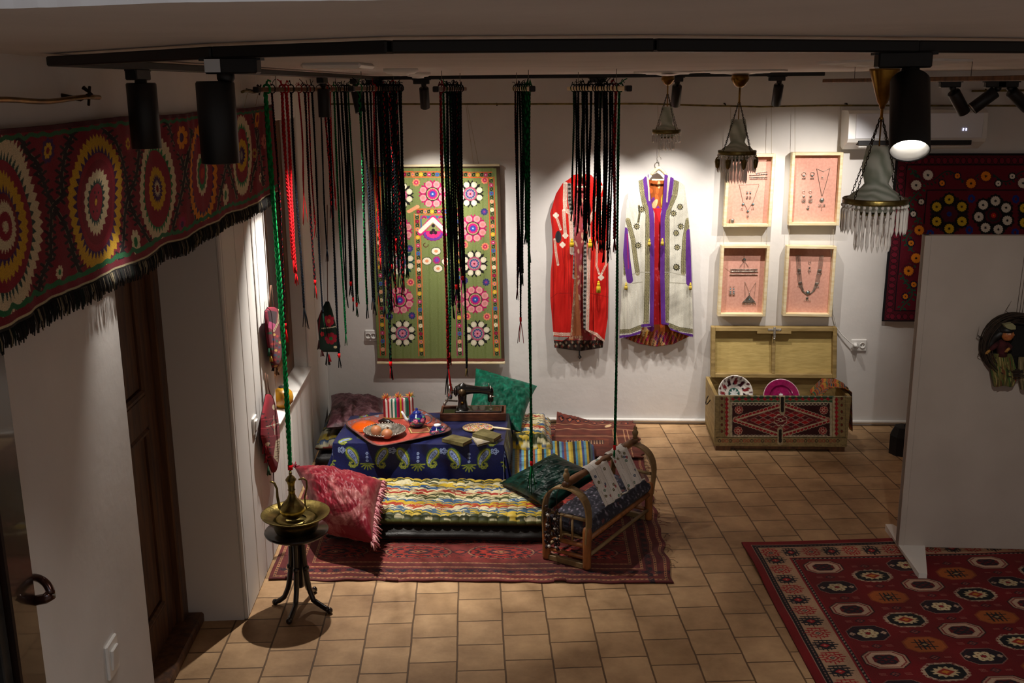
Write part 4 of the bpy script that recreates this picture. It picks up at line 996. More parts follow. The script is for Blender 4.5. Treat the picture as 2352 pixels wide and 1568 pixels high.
def drop(g, at, x, y, L, r=.0018, n=3):
    p = at(*fc(x, y), .005); g.tube([p, p+(0, 0, -L)], .0007, 4)
    for k in range(n): g.ball(p+(0, 0, -L*(k+1)/n), r*(1+.35*k), 6)
def jewel(name, label, cat, build, stonespots=(), at=None, sr=.006):
    t = thing(name, label, cat, at(*fc(*build[0])), 0)
    g = G(); build[1](g); g.build('metalwork', M['silver'], t)
    if stonespots:
        for x, y in stonespots: g = G(); q = at(*fc(x, y), .008); g.lathe([(sr, 0), (sr*.9, .002), (sr*.4, .0035), (.0001, .004)], q, 12, axis=(0, -1, 0)); g.build('stone', M['stone'], t)
def disc(g, at, x, y, r, h=.003, seg=14):
    q = at(*fc(x, y), .003); g.lathe([(r, 0), (r, h*.6), (r*.8, h), (.0001, h)], q, seg, axis=(0, -1, 0))
def ringj(g, at, x, y, r, w=.0012, a0=0, a1=2*PI):
    q = at(*fc(x, y), .005); th = np.linspace(a0, a1, 20); g.tube(np.stack([q[0]+r*np.cos(th), np.full(20, q[1]), q[2]+r*np.sin(th)], 1), w, 5)
# upper left frame
def b_(g):
    P = [(325, 262), (480, 258)]
    chain(g, a1, [(322, 245), (400, 240), (482, 235)], .002, .003, 2); chain(g, a1, [(322, 262), (400, 262), (482, 262)], .002, .0028, 2); chain(g, a1, [(380, 225), (480, 212)], .0015, .0028, 2)
    for k in range(16): drop(g, a1, 326+k*10, 262, .012)
jewel('forehead_ornament', 'silver forehead ornament with turquoise beads behind the middle chandelier', 'jewellery', ((400, 250), b_), [(385+k*22, 232) for k in range(5)], a1, .0035)
def b_(g):
    chain(g, a1, [(228, 330), (262, 480), (305, 560), (350, 490), (408, 325)], .0011, .0016, 3); chain(g, a1, [(230, 330), (408, 322)], .0008)
    for x, y in ((262, 505), (305, 570), (352, 505)): disc(g, a1, x, y, .009)
    for x, y in ((250, 530), (262, 530), (300, 595), (306, 605), (312, 592), (345, 528), (358, 525)): drop(g, a1, x, y, .018)
jewel('necklace', 'fine silver necklace with three blue pendants in the upper left frame', 'necklace', ((305, 500), b_), [(262, 505), (305, 568), (352, 505)], a1, .006)
def b_(g):
    for x in (300, 328): disc(g, a1, x, 405, .006); ringj(g, a1, x, 390, .005, .0009); drop(g, a1, x-6, 425, .02); drop(g, a1, x+6, 425, .02); drop(g, a1, x, 425, .024)
jewel('earring', 'pair of small blue earrings above the three-pendant necklace', 'earrings', ((314, 420), b_), [(300, 402), (328, 402)], a1, .004)
g = G(); q = a1(*fc(162, 655), .012); R_ = .016
g.lathe([(R_, -.013), (R_*1.05, -.009), (R_*.96, 0), (R_*1.05, .009), (R_, .013), (R_*.9, .013), (R_*.9, -.013)], q, 24, cap=False); tag(g.build('bracelet', M['silver']), 'broad silver cuff at the foot of the upper left frame', 'bracelet')
# upper right frame
def b_(g):
    for x in (810, 885): ringj(g, a2, x, 235, .014, .0016); disc(g, a2, x, 248, .0075, .004); [drop(g, a2, x-14+k*7, 262, .012, .0014) for k in range(5)]
jewel('earring', 'pair of large round silver earrings at the top of the upper right frame', 'earrings', ((848, 245), b_), [(810, 248), (885, 248)], a2, .003)
def b_(g):
    for x in (808, 870): ringj(g, a2, x-2, 395, .009, .0011); disc(g, a2, x, 435, .008, .004); [drop(g, a2, x-14+k*7, 450, .026+.006*(k % 2), .0015, 4) for k in range(5)]
jewel('earring', 'pair of long drop earrings in the middle of the upper right frame', 'earrings', ((838, 430), b_), (), a2)
def b_(g): disc(g, a2, 845, 545, .009, .004); ringj(g, a2, 850, 520, .005, .001)
jewel('pendant', 'single small blue-topped pendant under the long drop earrings', 'pendant', ((845, 545), b_), [(852, 525)], a2, .004)
def b_(g):
    chain(g, a2, [(925, 185), (950, 320), (970, 430)], .0013, .002, 3); chain(g, a2, [(1045, 182), (1010, 320), (975, 430)], .0013, .002, 3); chain(g, a2, [(925, 185), (985, 212), (1045, 182)], .0011, .0018, 3)
    disc(g, a2, 972, 468, .0125, .005, 18); ringj(g, a2, 972, 468, .0145, .0014); [drop(g, a2, 945+k*13, 500, .02 if k != 2 else .045, .0016, 4) for k in range(5)]
jewel('necklace', 'long beaded necklace with a round pendant in the upper right frame', 'necklace', ((972, 350), b_), [(972, 468)], a2, .004)
def b_(g): disc(g, a2, 976, 262, .005, .003, 8); drop(g, a2, 970, 270, .008, .0012, 2); drop(g, a2, 982, 270, .008, .0012, 2)
jewel('pendant', 'tiny star-like pendant inside the loop of the long beaded necklace', 'pendant', ((976, 262), b_), (), a2)
# lower left frame
def b_(g):
    chain(g, a3, [(273, 945), (273, 985)], .001); ringj(g, a3, 273, 1005, .010, .0022); disc(g, a3, 273, 1000, .0065)
    chain(g, a3, [(262, 1028), (232, 1070)], .0012, .0016, 2); chain(g, a3, [(273, 1030), (273, 1075)], .0012, .0016, 2); chain(g, a3, [(284, 1028), (312, 1070)], .0012, .0016, 2)
    for y, x0, x1 in ((1090, 150, 392), (1112, 150, 395), (1140, 145, 395)): chain(g, a3, [(x0, y), (x1, y)], .0018, .0032, 2)
    for k in range(22): drop(g, a3, 152+k*11, 1092, .016, .0019); drop(g, a3, 150+k*11, 1130, .007, .002, 2)
    chain(g, a3, [(105, 1075), (150, 1110)], .0008)
jewel('forehead_ornament', 'wide silver forehead ornament hung from a round brooch in the lower left frame', 'jewellery', ((273, 1090), b_), [(273, 1000)], a3, .004)
M['darkblue'] = mat('dark_blue_enamel', '#1e2b3c', .35)
def b_(g):
    for x in (148, 178): ringj(g, a3, x, 1245, .004, .0009); drop(g, a3, x-8, 1310, .006); drop(g, a3, x+8, 1310, .006); drop(g, a3, x, 1312, .007)
    g.mi = 0
jewel('earring', 'pair of dark blue earrings at the left of the lower left frame', 'earrings', ((163, 1280), b_), [(148, 1268), (178, 1268), (148, 1290), (178, 1290), (148, 1305), (178, 1305)], a3, .0055)
def b_(g):
    chain(g, a3, [(278, 1200), (318, 1300), (378, 1205)], .001, .0014, 3); chain(g, a3, [(278, 1200), (280, 1340)], .001); chain(g, a3, [(378, 1205), (362, 1345)], .001)
    P = [a3(*fc(*q), .004) for q in ((318, 1320), (372, 1385), (258, 1385))]
    g.add(np.array(P+[p_+np.array([0, -.005, 0]) for p_ in P]), [(0, 1, 2), (5, 4, 3), (0, 3, 4, 1), (1, 4, 5, 2), (2, 5, 3, 0)], False)
    chain(g, a3, [(253, 1392), (378, 1392)], .003, 0); [drop(g, a3, 258+k*13, 1395, .012, .002, 2) for k in range(10)]; disc(g, a3, 318, 1308, .004)
jewel('pendant_necklace', 'triangular silver amulet on chains in the lower left frame', 'necklace', ((318, 1330), b_), [(318, 1362)], a3, .006)
# lower right frame
def b_(g):
    for dx in (-17, -8, 0, 8, 17):
        chain(g, a4, [(758+dx, 962), (762+dx, 1080), (775+dx, 1210), (800+dx*.5, 1285), (835, 1320)], .0012, .0018, 2); chain(g, a4, [(970+dx, 965), (952+dx, 1090), (928+dx, 1215), (895+dx*.5, 1285), (858, 1320)], .0012, .0018, 2)
    for x, y in ((765, 1095), (950, 1100), (775, 1212), (925, 1220)):
        q = a4(*fc(x, y), .004); g.bevbox(q+(-.011, -.008, -.008), q+(.011, 0, .008), .002); [drop(g, a4, x-18+k*12, y+20, .009, .002, 2) for k in range(4)]
    disc(g, a4, 845, 1300, .013, .006, 18); ringj(g, a4, 845, 1300, .015, .0018); disc(g, a4, 838, 1350, .009, .004); [drop(g, a4, 815+k*13, 1360, .01, .002, 2) for k in range(5)]
jewel('necklace', 'large many-stranded pale bead necklace with dark square links and round pendant', 'necklace', ((850, 1150), b_), [(765, 1095), (950, 1100), (775, 1212), (925, 1220), (845, 1300)], a4, .0075)
def b_(g): ringj(g, a4, 862, 1030, .009, .0013); disc(g, a4, 860, 1075, .006); [drop(g, a4, 850+k*10, 1085, .016, .0017) for k in range(3)]; drop(g, a4, 856, 1110, .009, .003, 1)
jewel('earring', 'single hoop earring between the strands of the large bead necklace', 'earring', ((862, 1060), b_), (), a4)

# ================================================================== AIR CONDITIONER, SOCKETS, CABLE
l0 = ony(1952, 250, YB-.2); r0 = ony(2262, 346, YB-.2)
x0, x1 = l0[0], r0[0]; zt_ = ony(1960, 254, YB-.2)[2]; zb_ = ony(1960, 345, YB-.2)[2]
ac = thing('air_conditioner', 'white wall-mounted air conditioner right of the jewellery frames', 'air conditioner', ((x0+x1)/2, YB-.1, zb_))
prof = [(YB, zb_+.02), (YB, zt_), (YB-.16, zt_), (YB-.195, zt_-.02), (YB-.205, zb_+.075), (YB-.185, zb_+.05), (YB-.15, zb_+.035), (YB-.08, zb_)]
g = G(); g.prism([(y, z) for y, z in prof], x1-x0, lambda V: np.stack([x0+V[:, 2], V[:, 0], V[:, 1]], 1)); g.build('housing', M['plastic'], ac)
g = G(); T = lambda V: np.stack([V[:, 0], V[:, 1], V[:, 2]], 1)
g.bevbox((x0+.045, YB-.212, zb_+.075), (x1-.03, YB-.196, zt_-.018), .004); g.build('front_panel', mat('glossy_white_panel', '#dfe0e6', .25, coat=.3), ac)
g = G(); g.bevbox((x0+.07, YB-.20, zb_+.030), (x1-.09, YB-.14, zb_+.062), .003); g.build('air_outlet', M['black2'], ac)
g = G(); g.bar((x0+.07, YB-.188, zb_+.022), (x1-.09, YB-.188, zb_+.022), .05, .006, bev=.002); g.build('flap', M['plastic'], ac)
for k in range(4):
    x = x0+.14+k*(x1-x0-.3)/3; g = G(); g.bar((x, YB-.17, zb_+.03), (x+.03, YB-.17, zb_+.06), .01, .004); g.build('vane', M['black2'], ac)
dg = ony(2216, 297, YB-.214); M['led'] = mat('display_digits', '#dcdcff', .4, emit=3)
g = G()
for dx in (-.009, .009):
    for (a, b2) in (((-.003, .006), (.003, .006)), ((.003, .006), (.003, 0)), ((-.003, 0), (.003, 0)), ((.003 if dx > 0 else -.003, 0), (.003 if dx > 0 else -.003, -.006)), ((-.003, -.006), (.003, -.006))):
        g.bar(dg+(dx+a[0], 0, a[1]), dg+(dx+b2[0], 0, b2[1]), .001, .0018, up=(0, -1, 0))
g.build('display', M['led'], ac)
def socket(px, py, n, label, name='wall_socket', wdt=.085):
    c = ony(px, py, YB-.012); t = thing(name, label, 'socket', c+(0, .012, 0)); w_ = wdt*n/2
    g = G(); g.bevbox(c+(-w_, 0, -.043), c+(w_, .012, .043), .005); g.build('plate', M['plastic'], t)
    g = G()
    for k in range(n):
        x = c[0]+(k-(n-1)/2)*wdt*.86; g.lathe([(.021, 0), (.021, .006), (.018, .0065), (.017, .002), (.0001, .002)], (x, c[1], c[2]), 20, axis=(0, -1, 0))
    g.build('insert', M['white'], t)
    g = G()
    for k in range(n):
        x = c[0]+(k-(n-1)/2)*wdt*.86
        for s_ in (-1, 1): g.cyl((x+s_*.0085, c[1]-.001, c[2]), (x+s_*.0085, c[1]-.003, c[2]), .003)
    g.build('pin_hole', M['black2'], t); return t
socket(1973, 793, 1.6 and 2, 'double white wall socket with a plugged cable right of the chest', wdt=.055)
socket(852, 771, 2, 'double white wall socket left of the green hanging', wdt=.045)
P = [ony(1908, 566, YB-.02), ony(1913, 640, YB-.015), ony(1914, 720, YB-.02), ony(1922, 752, YB-.02), ony(1935, 770, YB-.022), ony(1955, 788, YB-.03), ony(1966, 794, YB-.045)]
P = np.array(P); d = np.linspace(0, 1, 40); P = np.stack([np.interp(d, np.linspace(0, 1, len(P)), P[:, j]) for j in range(3)], 1)
t = thing('power_cable', 'white power cable curving down into the double wall socket right of the chest', 'cable', P[-1])
g = G(); g.tube(P, .0035, 8); g.build('cable', M['plastic'], t)
g = G(); q = P[-1]; g.lathe([(.006, -.014), (.012, -.005), (.017, .01), (.018, .022), (.0001, .024)], q+(0, .0, 0), 16, axis=(0.0, 1, 0)); g.build('plug', M['plastic'], t)
# switches on the left wall
def lwplate(px, py, label, name, w_=.043, h_=.043, n=1):
    a, z = lwp(px, py, .012); t = thing(name, label, 'light switch' if 'switch' in name else 'socket', LW(a, 0, z))
    g = G(); g.bevbox((a-w_, 0, z-h_), (a+w_, .010, z+h_), .004, TLW); g.build('plate', M['plastic'], t)
    g = G(); V0 = lambda V: TLW(np.stack([V[:, 0], V[:, 1]+.004*(V[:, 2]-z)/h_, V[:, 2]], 1)); g.bevbox((a-w_*.55, .008, z-h_*.6), (a+w_*.55, .017, z+h_*.6), .003, V0); g.build('rocker', M['white'], t); return t
lwplate(263, 1508, 'white light switch low on the near left wall', 'light_switch', .043, .055)
lwplate(588, 975, 'white wall switch behind the lower embroidered bag', 'light_switch', .04, .043)

# ================================================================== CHANDELIERS
M['smoke'] = None
m, nt, b = newmat('frosted_smoky_glass'); b.inputs['Base Color'].default_value = (*lin('#9aa69c'), 1); b.inputs['Roughness'].default_value = .35; b.inputs['Transmission Weight'].default_value = .4; b.inputs['IOR'].default_value = 1.12
tc = N(nt, 'ShaderNodeTexCoord'); wv = N(nt, 'ShaderNodeTexWave'); wv.inputs['Scale'].default_value = 9; wv.inputs['Distortion'].default_value = 7; wv.bands_direction = 'DIAGONAL'
nt.links.new(tc.outputs['Object'], wv.inputs['Vector']); r = N(nt, 'ShaderNodeValToRGB'); r.color_ramp.elements[0].color = (*lin('#a5b0a2'), 1); r.color_ramp.elements[1].color = (*lin('#eef0ea'), 1); nt.links.new(wv.outputs['Color'], r.inputs[0]); nt.links.new(r.outputs[0], b.inputs['Base Color'])
tr_ = N(nt, 'ShaderNodeBsdfTranslucent'); tr_.inputs[0].default_value = (.85, .88, .82, 1); ms = N(nt, 'ShaderNodeMixShader'); ms.inputs[0].default_value = .5
nt.links.new(b.outputs[0], ms.inputs[1]); nt.links.new(tr_.outputs[0], ms.inputs[2]); nt.links.new(ms.outputs[0], nt.nodes['Material Output'].inputs[0])
M['smoke'] = m
m, nt, b = newmat('crystal'); b.inputs['Base Color'].default_value = (.93, .9, .86, 1); b.inputs['Roughness'].default_value = .04; b.inputs['Transmission Weight'].default_value = .5; b.inputs['IOR'].default_value = 1.5; b.inputs['Specular IOR Level'].default_value = .9
M['crystal'] = m
def twisted_chain(g, p, q, n, r):     # row of interlocking links
    p = np.asarray(p, float); q = np.asarray(q, float); d = (q-p)/n; L = np.linalg.norm(d); a, b2, dd = frame_for(d)
    for k in range(n):
        c = p+d*(k+.5); s1 = a if k % 2 else b2; th = np.arange(8)*2*PI/8
        g.tube(c+np.cos(th)[:, None]*dd*L*.68+np.sin(th)[:, None]*s1*r*2.6, r, 4, closed=True)
def chandelier(cx, cy, R, zr, style, label, shade=True):
    """R radius of the crystal ring, zr its height"""
    t = thing('chandelier', label, 'chandelier', (cx, cy, CZ), 0, 'three crystal chandeliers hanging before the back wall')
    zj = zr+R*2.55       # where the chains gather
    g = G()
    zc = CZ-.028
    if style == 'cone': g.lathe([(.001, 0), (R*.46, 0), (R*.45, -.008), (R*.16, -R*1.0), (R*.10, -R*1.08), (R*.07, -R*1.2), (.001, -R*1.2)], (cx, cy, zc), 18)
    else: g.lathe([(.001, 0), (R*.44, 0), (R*.46, -.02), (R*.42, -R*.3), (R*.27, -R*.52), (R*.12, -R*.62), (.001, -R*.64)], (cx, cy, zc), 20)
    g.build('canopy', M['brass'], t)
    g = G(); g.cyl((cx, cy, zc-R*.6), (cx, cy, zj), .0055 if style != 'small' else .004, seg=10); g.ball((cx, cy, zj), R*.07, 10); g.cyl((cx, cy, zj), (cx, cy, zr), .003); g.build('stem', M['brass'], t)
    for k in range(4):
        a = k*PI/2+.6; g = G(); twisted_chain(g, (cx+R*.05*math.cos(a), cy+R*.05*math.sin(a), zj), (cx+R*.97*math.cos(a), cy+R*.97*math.sin(a), zr+.01), 26, .0013 if R > .1 else .001); g.build('chain', M['darkmetal'], t)
    g = G(); g.lathe([(R*.86, -.006), (R*.98, -.008), (R, -.002), (R*.985, .004), (R*1.0, .010), (R*.97, .014), (R*.88, .012), (R*.86, -.006)], (cx, cy, zr), 48, cap=False)
    for k in range(4): a = k*PI/2+.6; g.bar((cx, cy, zr), (cx+R*.9*math.cos(a), cy+R*.9*math.sin(a), zr), .012, .004)
    g.lathe([(.001, -R*.42), (R*.5, -R*.42), (R*.52, -R*.38), (R*.5, -R*.36), (.001, -R*.36)], (cx, cy, zr), 32); g.cyl((cx, cy, zr), (cx, cy, zr-R*.4), .006)
    g.build('ring', M['oldbrass'], t)
    if shade:
        g = G(); pr = [(R*.86, .012), (R*.70, .03), (R*.50, R*.38), (R*.36, R*.55), (R*.40, R*.72), (R*.46, R*.9), (R*.47, R*1.0), (R*.43, R*1.35), (R*.36, R*1.72), (R*.345, R*1.72), (R*.415, R*1.35), (R*.45, R*1.0), (R*.44, R*.9), (R*.38, R*.72), (R*.345, R*.57), (R*.48, R*.37), (R*.68, .022), (R*.84, .004)]
        g.lathe(pr, (cx, cy, zr), 40, cap=False); g.build('glass_chimney', M['smoke'], t)
        g = G(); g.lathe([(R*.68, -.01), (R*.70, -R*.16), (R*.6, -R*.30), (.001, -R*.34), (.001, -R*.32), (R*.58, -R*.28), (R*.67, -R*.16), (R*.66, -.01)], (cx, cy, zr), 36, cap=False); g.build('glass_bowl', M['smoke'], t)
    def prism_row(Rr, n, z0, L, w_, bead):
        rs_ = np.random.RandomState(n)
        for k in range(n):
            a = 2*PI*k/n+.05; x = cx+Rr*math.cos(a); y = cy+Rr*math.sin(a); g = G()
            g.ball((x, y, z0-bead), bead, 8)
            z1 = z0-2*bead-.003; rot = rs_.uniform(0, 1)
            g.sm = False
            g.lathe([(.0008, 0), (w_*.75, -L*.06), (w_, -L*.14), (w_*.8, -L*.5), (w_*.95, -L*.8), (.0005, -L)], (x, y, z1), 6, sx=1, sy=.7)
            g.build('crystal_drop', M['crystal'], t)
    n1 = 34 if R > .1 else 26
    prism_row(R*.97, n1, zr-.008, R*(.80 if R > .09 else .5), R*.052, R*.055)
    prism_row(R*.52, 20 if R > .1 else 14, zr-R*.40, R*(1.05 if R > .09 else .75), R*.055, R*.05)
    if style == 'cup':
        for k in range(8):
            a = 2*PI*k/8+.2; x = cx+R*1.04*math.cos(a); y = cy+R*1.04*math.sin(a); g = G()
            g.tube([(x-.1*R*math.cos(a), y-.1*R*math.sin(a), zr-.01), (x+.0*math.cos(a), y, zr-R*.2), (x+R*.1*math.cos(a), y+R*.1*math.sin(a), zr-R*.28)], .003, 5)
            g.lathe([(R*.13, 0), (R*.15, -R*.15), (R*.10, -R*.42), (.001, -R*.5)], (x, y, zr-R*.3), 8); g.build('brass_drop', M['oldbrass'], t)
    return t
def place_ch(px, pyring, wpx, Y, style, label):
    d = ray(px, pyring); P = _C+d*(Y/d[1]); R = wpx*proj(P)[2]/FPX/2
    return chandelier(P[0], P[1], R, P[2], style, label)
place_ch(2010, 462, 146, 4.05, 'cone', 'large crystal chandelier with greenish glass before the red hanging')
place_ch(1693, 351, 88, 5.95, 'cup', 'middle crystal chandelier with brass drops before the upper left frame')
place_ch(1531, 303, 66, 6.08, 'small', 'smallest crystal chandelier hanging over the white robe')

# wooden pole hung beside the air conditioner
p0 = onz(1893, 183, CZ-.035); p0 = p0*5.6/p0[1]; p0[2] = CZ-.05
p0 = ony(1893, 186, 5.6); p1 = ony(2420, 178, 3.9)
t = thing('hanging_pole', 'long pale wooden pole hung near the ceiling at upper right', 'pole', p0)
g = G(); g.bar(p0, p1, .022, .02, bev=.003); g.build('pole', M['wood'], t)
for f in (.18, .72):
    g = G(); q = p0+(p1-p0)*f; g.tube([q, (q[0], q[1], CZ)], .0016, 5); g.build('wire', M['wire'], t)
for px, py, aim, en, lb in ((2190, 190, (.55, .25, -.75), 0, 'spotlight tipped right above the right end of the air conditioner'), (2294, 190, (-.75, .1, -.62), 0, 'spotlight tipped left at the right edge before the short rod'), (2322, 190, (.75, .2, -.6), 4, 'lit spotlight tipped right at the right edge')):
    bs = ony(px, py-8, 5.4); bs[2] = min(bs[2], TZ)
    spotlight(bs, aim, lb, en, 60, on=bool(en), R=.031, L=.13)
    g = G(); g.bar((bs[0]-.12, bs[1], TZ), (bs[0]+.12, bs[1], TZ), .034, .02); g.bar((bs[0], bs[1], TZ), (bs[0], bs[1], CZ), .02, .02)
    tag(g.build('track_adapter', M['black']), 'short ceiling mount of the %s' % lb, 'ceiling mount')

# ================================================================== PARTITION BOARD AND DOLLS
BYf = 5.16
pb = ony(2063, 1266, 0) if False else None
PL = onz(2063, 1262, .035); BYf = PL[1]; PX0 = PL[0]; TH = .055
ztop = zat(PX0, BYf, 541)
M['board'] = mat('painted_board', '#bdb2a8', .75, c2='#b5aaa0', scale=4, bumpk=.1, bscale=60)
pb = thing('partition_board', 'tall freestanding white display board at the right edge', 'board', (PX0+.6, BYf, 0))
ROTB = -.02
TB = lambda V: np.array([PX0, BYf, 0])+V[:, :1]*np.array([math.cos(ROTB), math.sin(ROTB), 0])+V[:, 1:2]*np.array([-math.sin(ROTB), math.cos(ROTB), 0])+V[:, 2:3]*np.array([0, 0, 1.])
g = G(); g.bevbox((0, .004, .05), (1.35, TH-.004, ztop), .002, TB); g.build('panel', M['board'], pb)
g = G(); g.bevbox((0, 0, .05), (.03, TH, ztop), .002, TB); g.bevbox((1.32, 0, .05), (1.35, TH, ztop), .002, TB); g.build('edge_post', mat('painted_post', '#8f867e', .7), pb) if False else g.build('edge_post', M['board'], pb)
for x in (.035, 1.2):
    g = G()
    pl = [(-.27, 0), (.33, 0), (.33, .035), (TH, .06), (0, .06), (-.27, .035)]
    def TF(V, x=x):     # y,z outline widened to the middle
        Y_ = V[:, 0]; w2 = np.where((Y_ < -.1) | (Y_ > .2), .03, .10); X_ = np.where(V[:, 2] > .5, x+w2, x-w2*.35)
        return TB(np.stack([X_, Y_, V[:, 1]], 1))
    g.prism(pl, 1.0, TF); g.build('foot', M['white'], pb)
def tbp(x, y, out=0.0):
    nrm = np.array([-math.sin(ROTB), math.cos(ROTB), 0]); o = np.array([PX0, BYf, 0])-nrm*out; d = ray(x, y); return _C+d*((o-_C)@nrm)/(d@nrm)
# twig nest
cn = tbp(2330, 792, .06); Rn = np.linalg.norm(tbp(2254, 792, .06)-cn)
nt_ = thing('twig_wreath', 'dark round nest of bent twigs hanging on the white board', 'wreath', cn-(0, 0, Rn))
rs = np.random.RandomState(12); g = G()
for k in range(90):
    r0_ = Rn*rs.uniform(.74, 1.0); a0 = rs.uniform(0, 2*PI); L = rs.uniform(1.5, 4.5); th = np.linspace(a0, a0+L, 22); dd = rs.uniform(0, .10); ph = rs.uniform(0, 6)
    rr_ = r0_*(1+.025*np.sin(th*2+ph))
    g.tube(np.stack([cn[0]+rr_*np.cos(th), cn[1]+.05-dd*np.cos(th*0)+.008*np.sin(th*3+ph), cn[2]+rr_*np.sin(th)*1.02], 1), rs.uniform(.0015, .003), 5)
for k in range(5):
    a0 = rs.uniform(1.6, 3.6); p = cn+np.array([Rn*math.cos(a0), 0, Rn*math.sin(a0)]); g.tube([p, p+(-.03, -.01, .02), p+(-.035+.03*rs.rand(), -.01, .05+.03*rs.rand())], [.002, .0016, .0006], 4)
g.build('twigs', mat('dark_twigs', '#3a2a1c', .8, c2='#241a12', scale=60), nt_)
g = G(); g.lathe([(.001, 0), (Rn*.5, .002), (Rn*.8, .02), (Rn*.84, .05)], cn+(0, .045, 0), 40, axis=(0, -1, 0), cap=False); g.build('woven_bowl', mat('dark_wickerwork', '#17120e', .9, c2='#0c0a08', scale=90, bumpk=.6), nt_)
for k, (x, y) in enumerate(((2334, 726), (2341, 726), (2347, 726))):
    q = tbp(x, y, .03); g = G(); g.tube([q, (q[0]+.01, q[1], ztop+.0)], .0012, 5); g.build('hanging_wire', M['wire'], nt_)
def doll(px0, py0, sc, label, dress_cols, full=True):
    dc = crop(.19124, 2160, 650)
    t = thing('doll', label, 'doll', tbp(*dc(760, 1240), .05))
    At = lambda x, y, out=.06: tbp(*dc(x+px0, y+py0), out)
    # dress
    U, V = ug(60, 60); yv = V*390+850; wl_ = np.interp(V, [0, .1, .4, 1], [610, 605, 600, 640]); wr_ = np.interp(V, [0, .1, .5, .75, 1], [850, 870, 915, 925, 870]); xv = wl_+(wr_-wl_)*U
    P = np.array([[At(xv[i, j], yv[i, j]+8*math.sin(U[i, j]*9)*V[i, j], .075+.045*math.sin(PI*U[i, j])+.01*math.sin(U[i, j]*26)*V[i, j]) for j in range(60)] for i in range(60)])
    pt = Paint(xv, yv, dress_cols[0]); r_ = np.random.RandomState(3)
    for k in range(90): x = r_.uniform(600, 920); y = r_.uniform(850, 1200); pt.line([(x, y), (x+12, y+r_.uniform(40, 160))], r_.uniform(6, 16), dress_cols[1+k % (len(dress_cols)-1)])
    sheet('dress', P, pt.get(), M['dye'], t, .012, (0, 1, 0))
    if not full: return t
    # bodice with the arms
    g = G(); sh = At(735, 700, .10); wa = At(735, 870, .10)
    L_ = np.linalg.norm(wa-sh); d = (wa-sh)/L_
    g.lathe([(.006, -.01), (.022, 0), (.030, .015), (.027, L_*.6), (.031, L_), (.001, L_+.002)], sh, 20, axis=d, sy=.8)
    g.tube([sh+(-.02, 0, -.008), At(650, 760, .12), At(600, 800, .125)], [.015, .012, .009], 10); g.tube([sh+(.022, 0, -.012), At(840, 770, .12), At(800, 810, .15)], [.015, .012, .009], 10)
    g.build('bodice', mat('maroon_cloth', '#4a1418', .9, c2='#380e12', scale=50, bumpk=.3), t)
    g = G(); 
    for (x, y, o) in ((560, 832, .127), (795, 808, .158)):
        p = At(x, y, o); q = At(x+35, y-26, o-.003); g.tube([q, p], [.006, .0065], 8)
        for j in range(4): g.tube([p+((j-1.5)*.003, 0, .001), p+((j-1.5)*.004-.003, -.001, -.009-.001*(j % 2))], [.0018, .0012], 5)
        g.tube([p+(.005, 0, .004), p+(.009, -.002, -.002)], [.002, .0014], 5)
    g.build('hand', mat('doll_skin_pale', '#b0803c', .6), t)
    # head turned to the right
    hc = At(805, 606, .13); rs_ = .029
    U, V = ug(48, 40); th = (U-.5)*2*PI; ph = (V-.5)*PI
    X_ = np.cos(ph)*np.sin(th)*.92; Z_ = np.sin(ph)*1.25; Y_ = -np.cos(ph)*np.cos(th)
    front = np.clip(-Y_, 0, 1)
    bumpf = .30*np.exp(-((X_)**2/.012+(Z_+.05)**2/.035))+.10*np.exp(-((X_)**2/.12+(Z_+.52)**2/.02))+.12*np.exp(-((X_)**2/.08+(Z_+.95)**2/.03))-.10*np.exp(-((np.abs(X_)-.33)**2/.02+(Z_-.18)**2/.015))+.06*np.exp(-((np.abs(X_)-.4)**2/.05+(Z_+.3)**2/.05))
    Y_ = Y_-bumpf*front*(front > .2)
    a = .75; Xr = X_*math.cos(a)-Y_*math.sin(a); Yr = X_*math.sin(a)+Y_*math.cos(a)
    P = hc+np.stack([Xr, Yr, Z_], -1)*rs_
    pt = Paint(X_*front+5*(Y_ > 0), Z_, '#b06a3a')
    for s_ in (-1, 1): pt.ell(s_*.33, .16, .15, .06, '#e8d8c0'); pt.ell(s_*.33, .16, .06, .06, '#201410'); pt.line([(s_*.18, .30), (s_*.48, .33)], .06, '#2a1a10')
    pt.ell(0, -.52, .22, .06, '#9a2a20'); pt.ell(-.5, -.25, .18, .18, '#b8603a'); pt.ell(.5, -.25, .18, .18, '#b8603a')
    g = G(); g.grid(P, pt.get()); g.build('head', M['dyepaint'], t)
    # hair, plait, cap
    g = G(); 
    g.lathe([(rs_*1.12, 0), (rs_*1.16, rs_*.35), (rs_*1.0, rs_*.8), (rs_*.6, rs_*1.15), (.001, rs_*1.25)], hc+(-.003, .004, rs_*.28), 20)
    g.tube([hc+(-.016, .002, .01), At(660, 640, .10), At(600, 730, .10), At(590, 810, .11)], [.016, .022, .017, .006], 10); g.tube([At(700, 640, .1), At(720, 560, .1), At(760, 520, .1)], [.02, .024, .012], 10)
    g.build('hair', mat('black_hair', '#070607', .5), t)
    g = G(); P_ = [At(*q, .175) for q in ((765, 500), (865, 482), (905, 515), (905, 556), (850, 560), (795, 540))]; g.add(np.array(P_+[p+np.array([0, .03, 0]) for p in P_]), [tuple(range(6)), tuple(range(11, 5, -1))]+[(i, i+6, (i+1) % 6+6, (i+1) % 6) for i in range(6)], False)
    g.build('cap', mat('pale_green_felt', '#8a8762', .9), t)
    return t
doll(0, 0, 1, 'cloth doll with black hair, maroon top and striped skirt in the twig nest', ['#6e6a38', '#8a7a48', '#4c6a34', '#7a3a2a', '#a89460', '#33521f'])
doll(330, 40, 1, 'skirt of a second cloth doll cut by the right edge', ['#8a7b58', '#9d8f6c', '#6e6444', '#a4906a'], False)

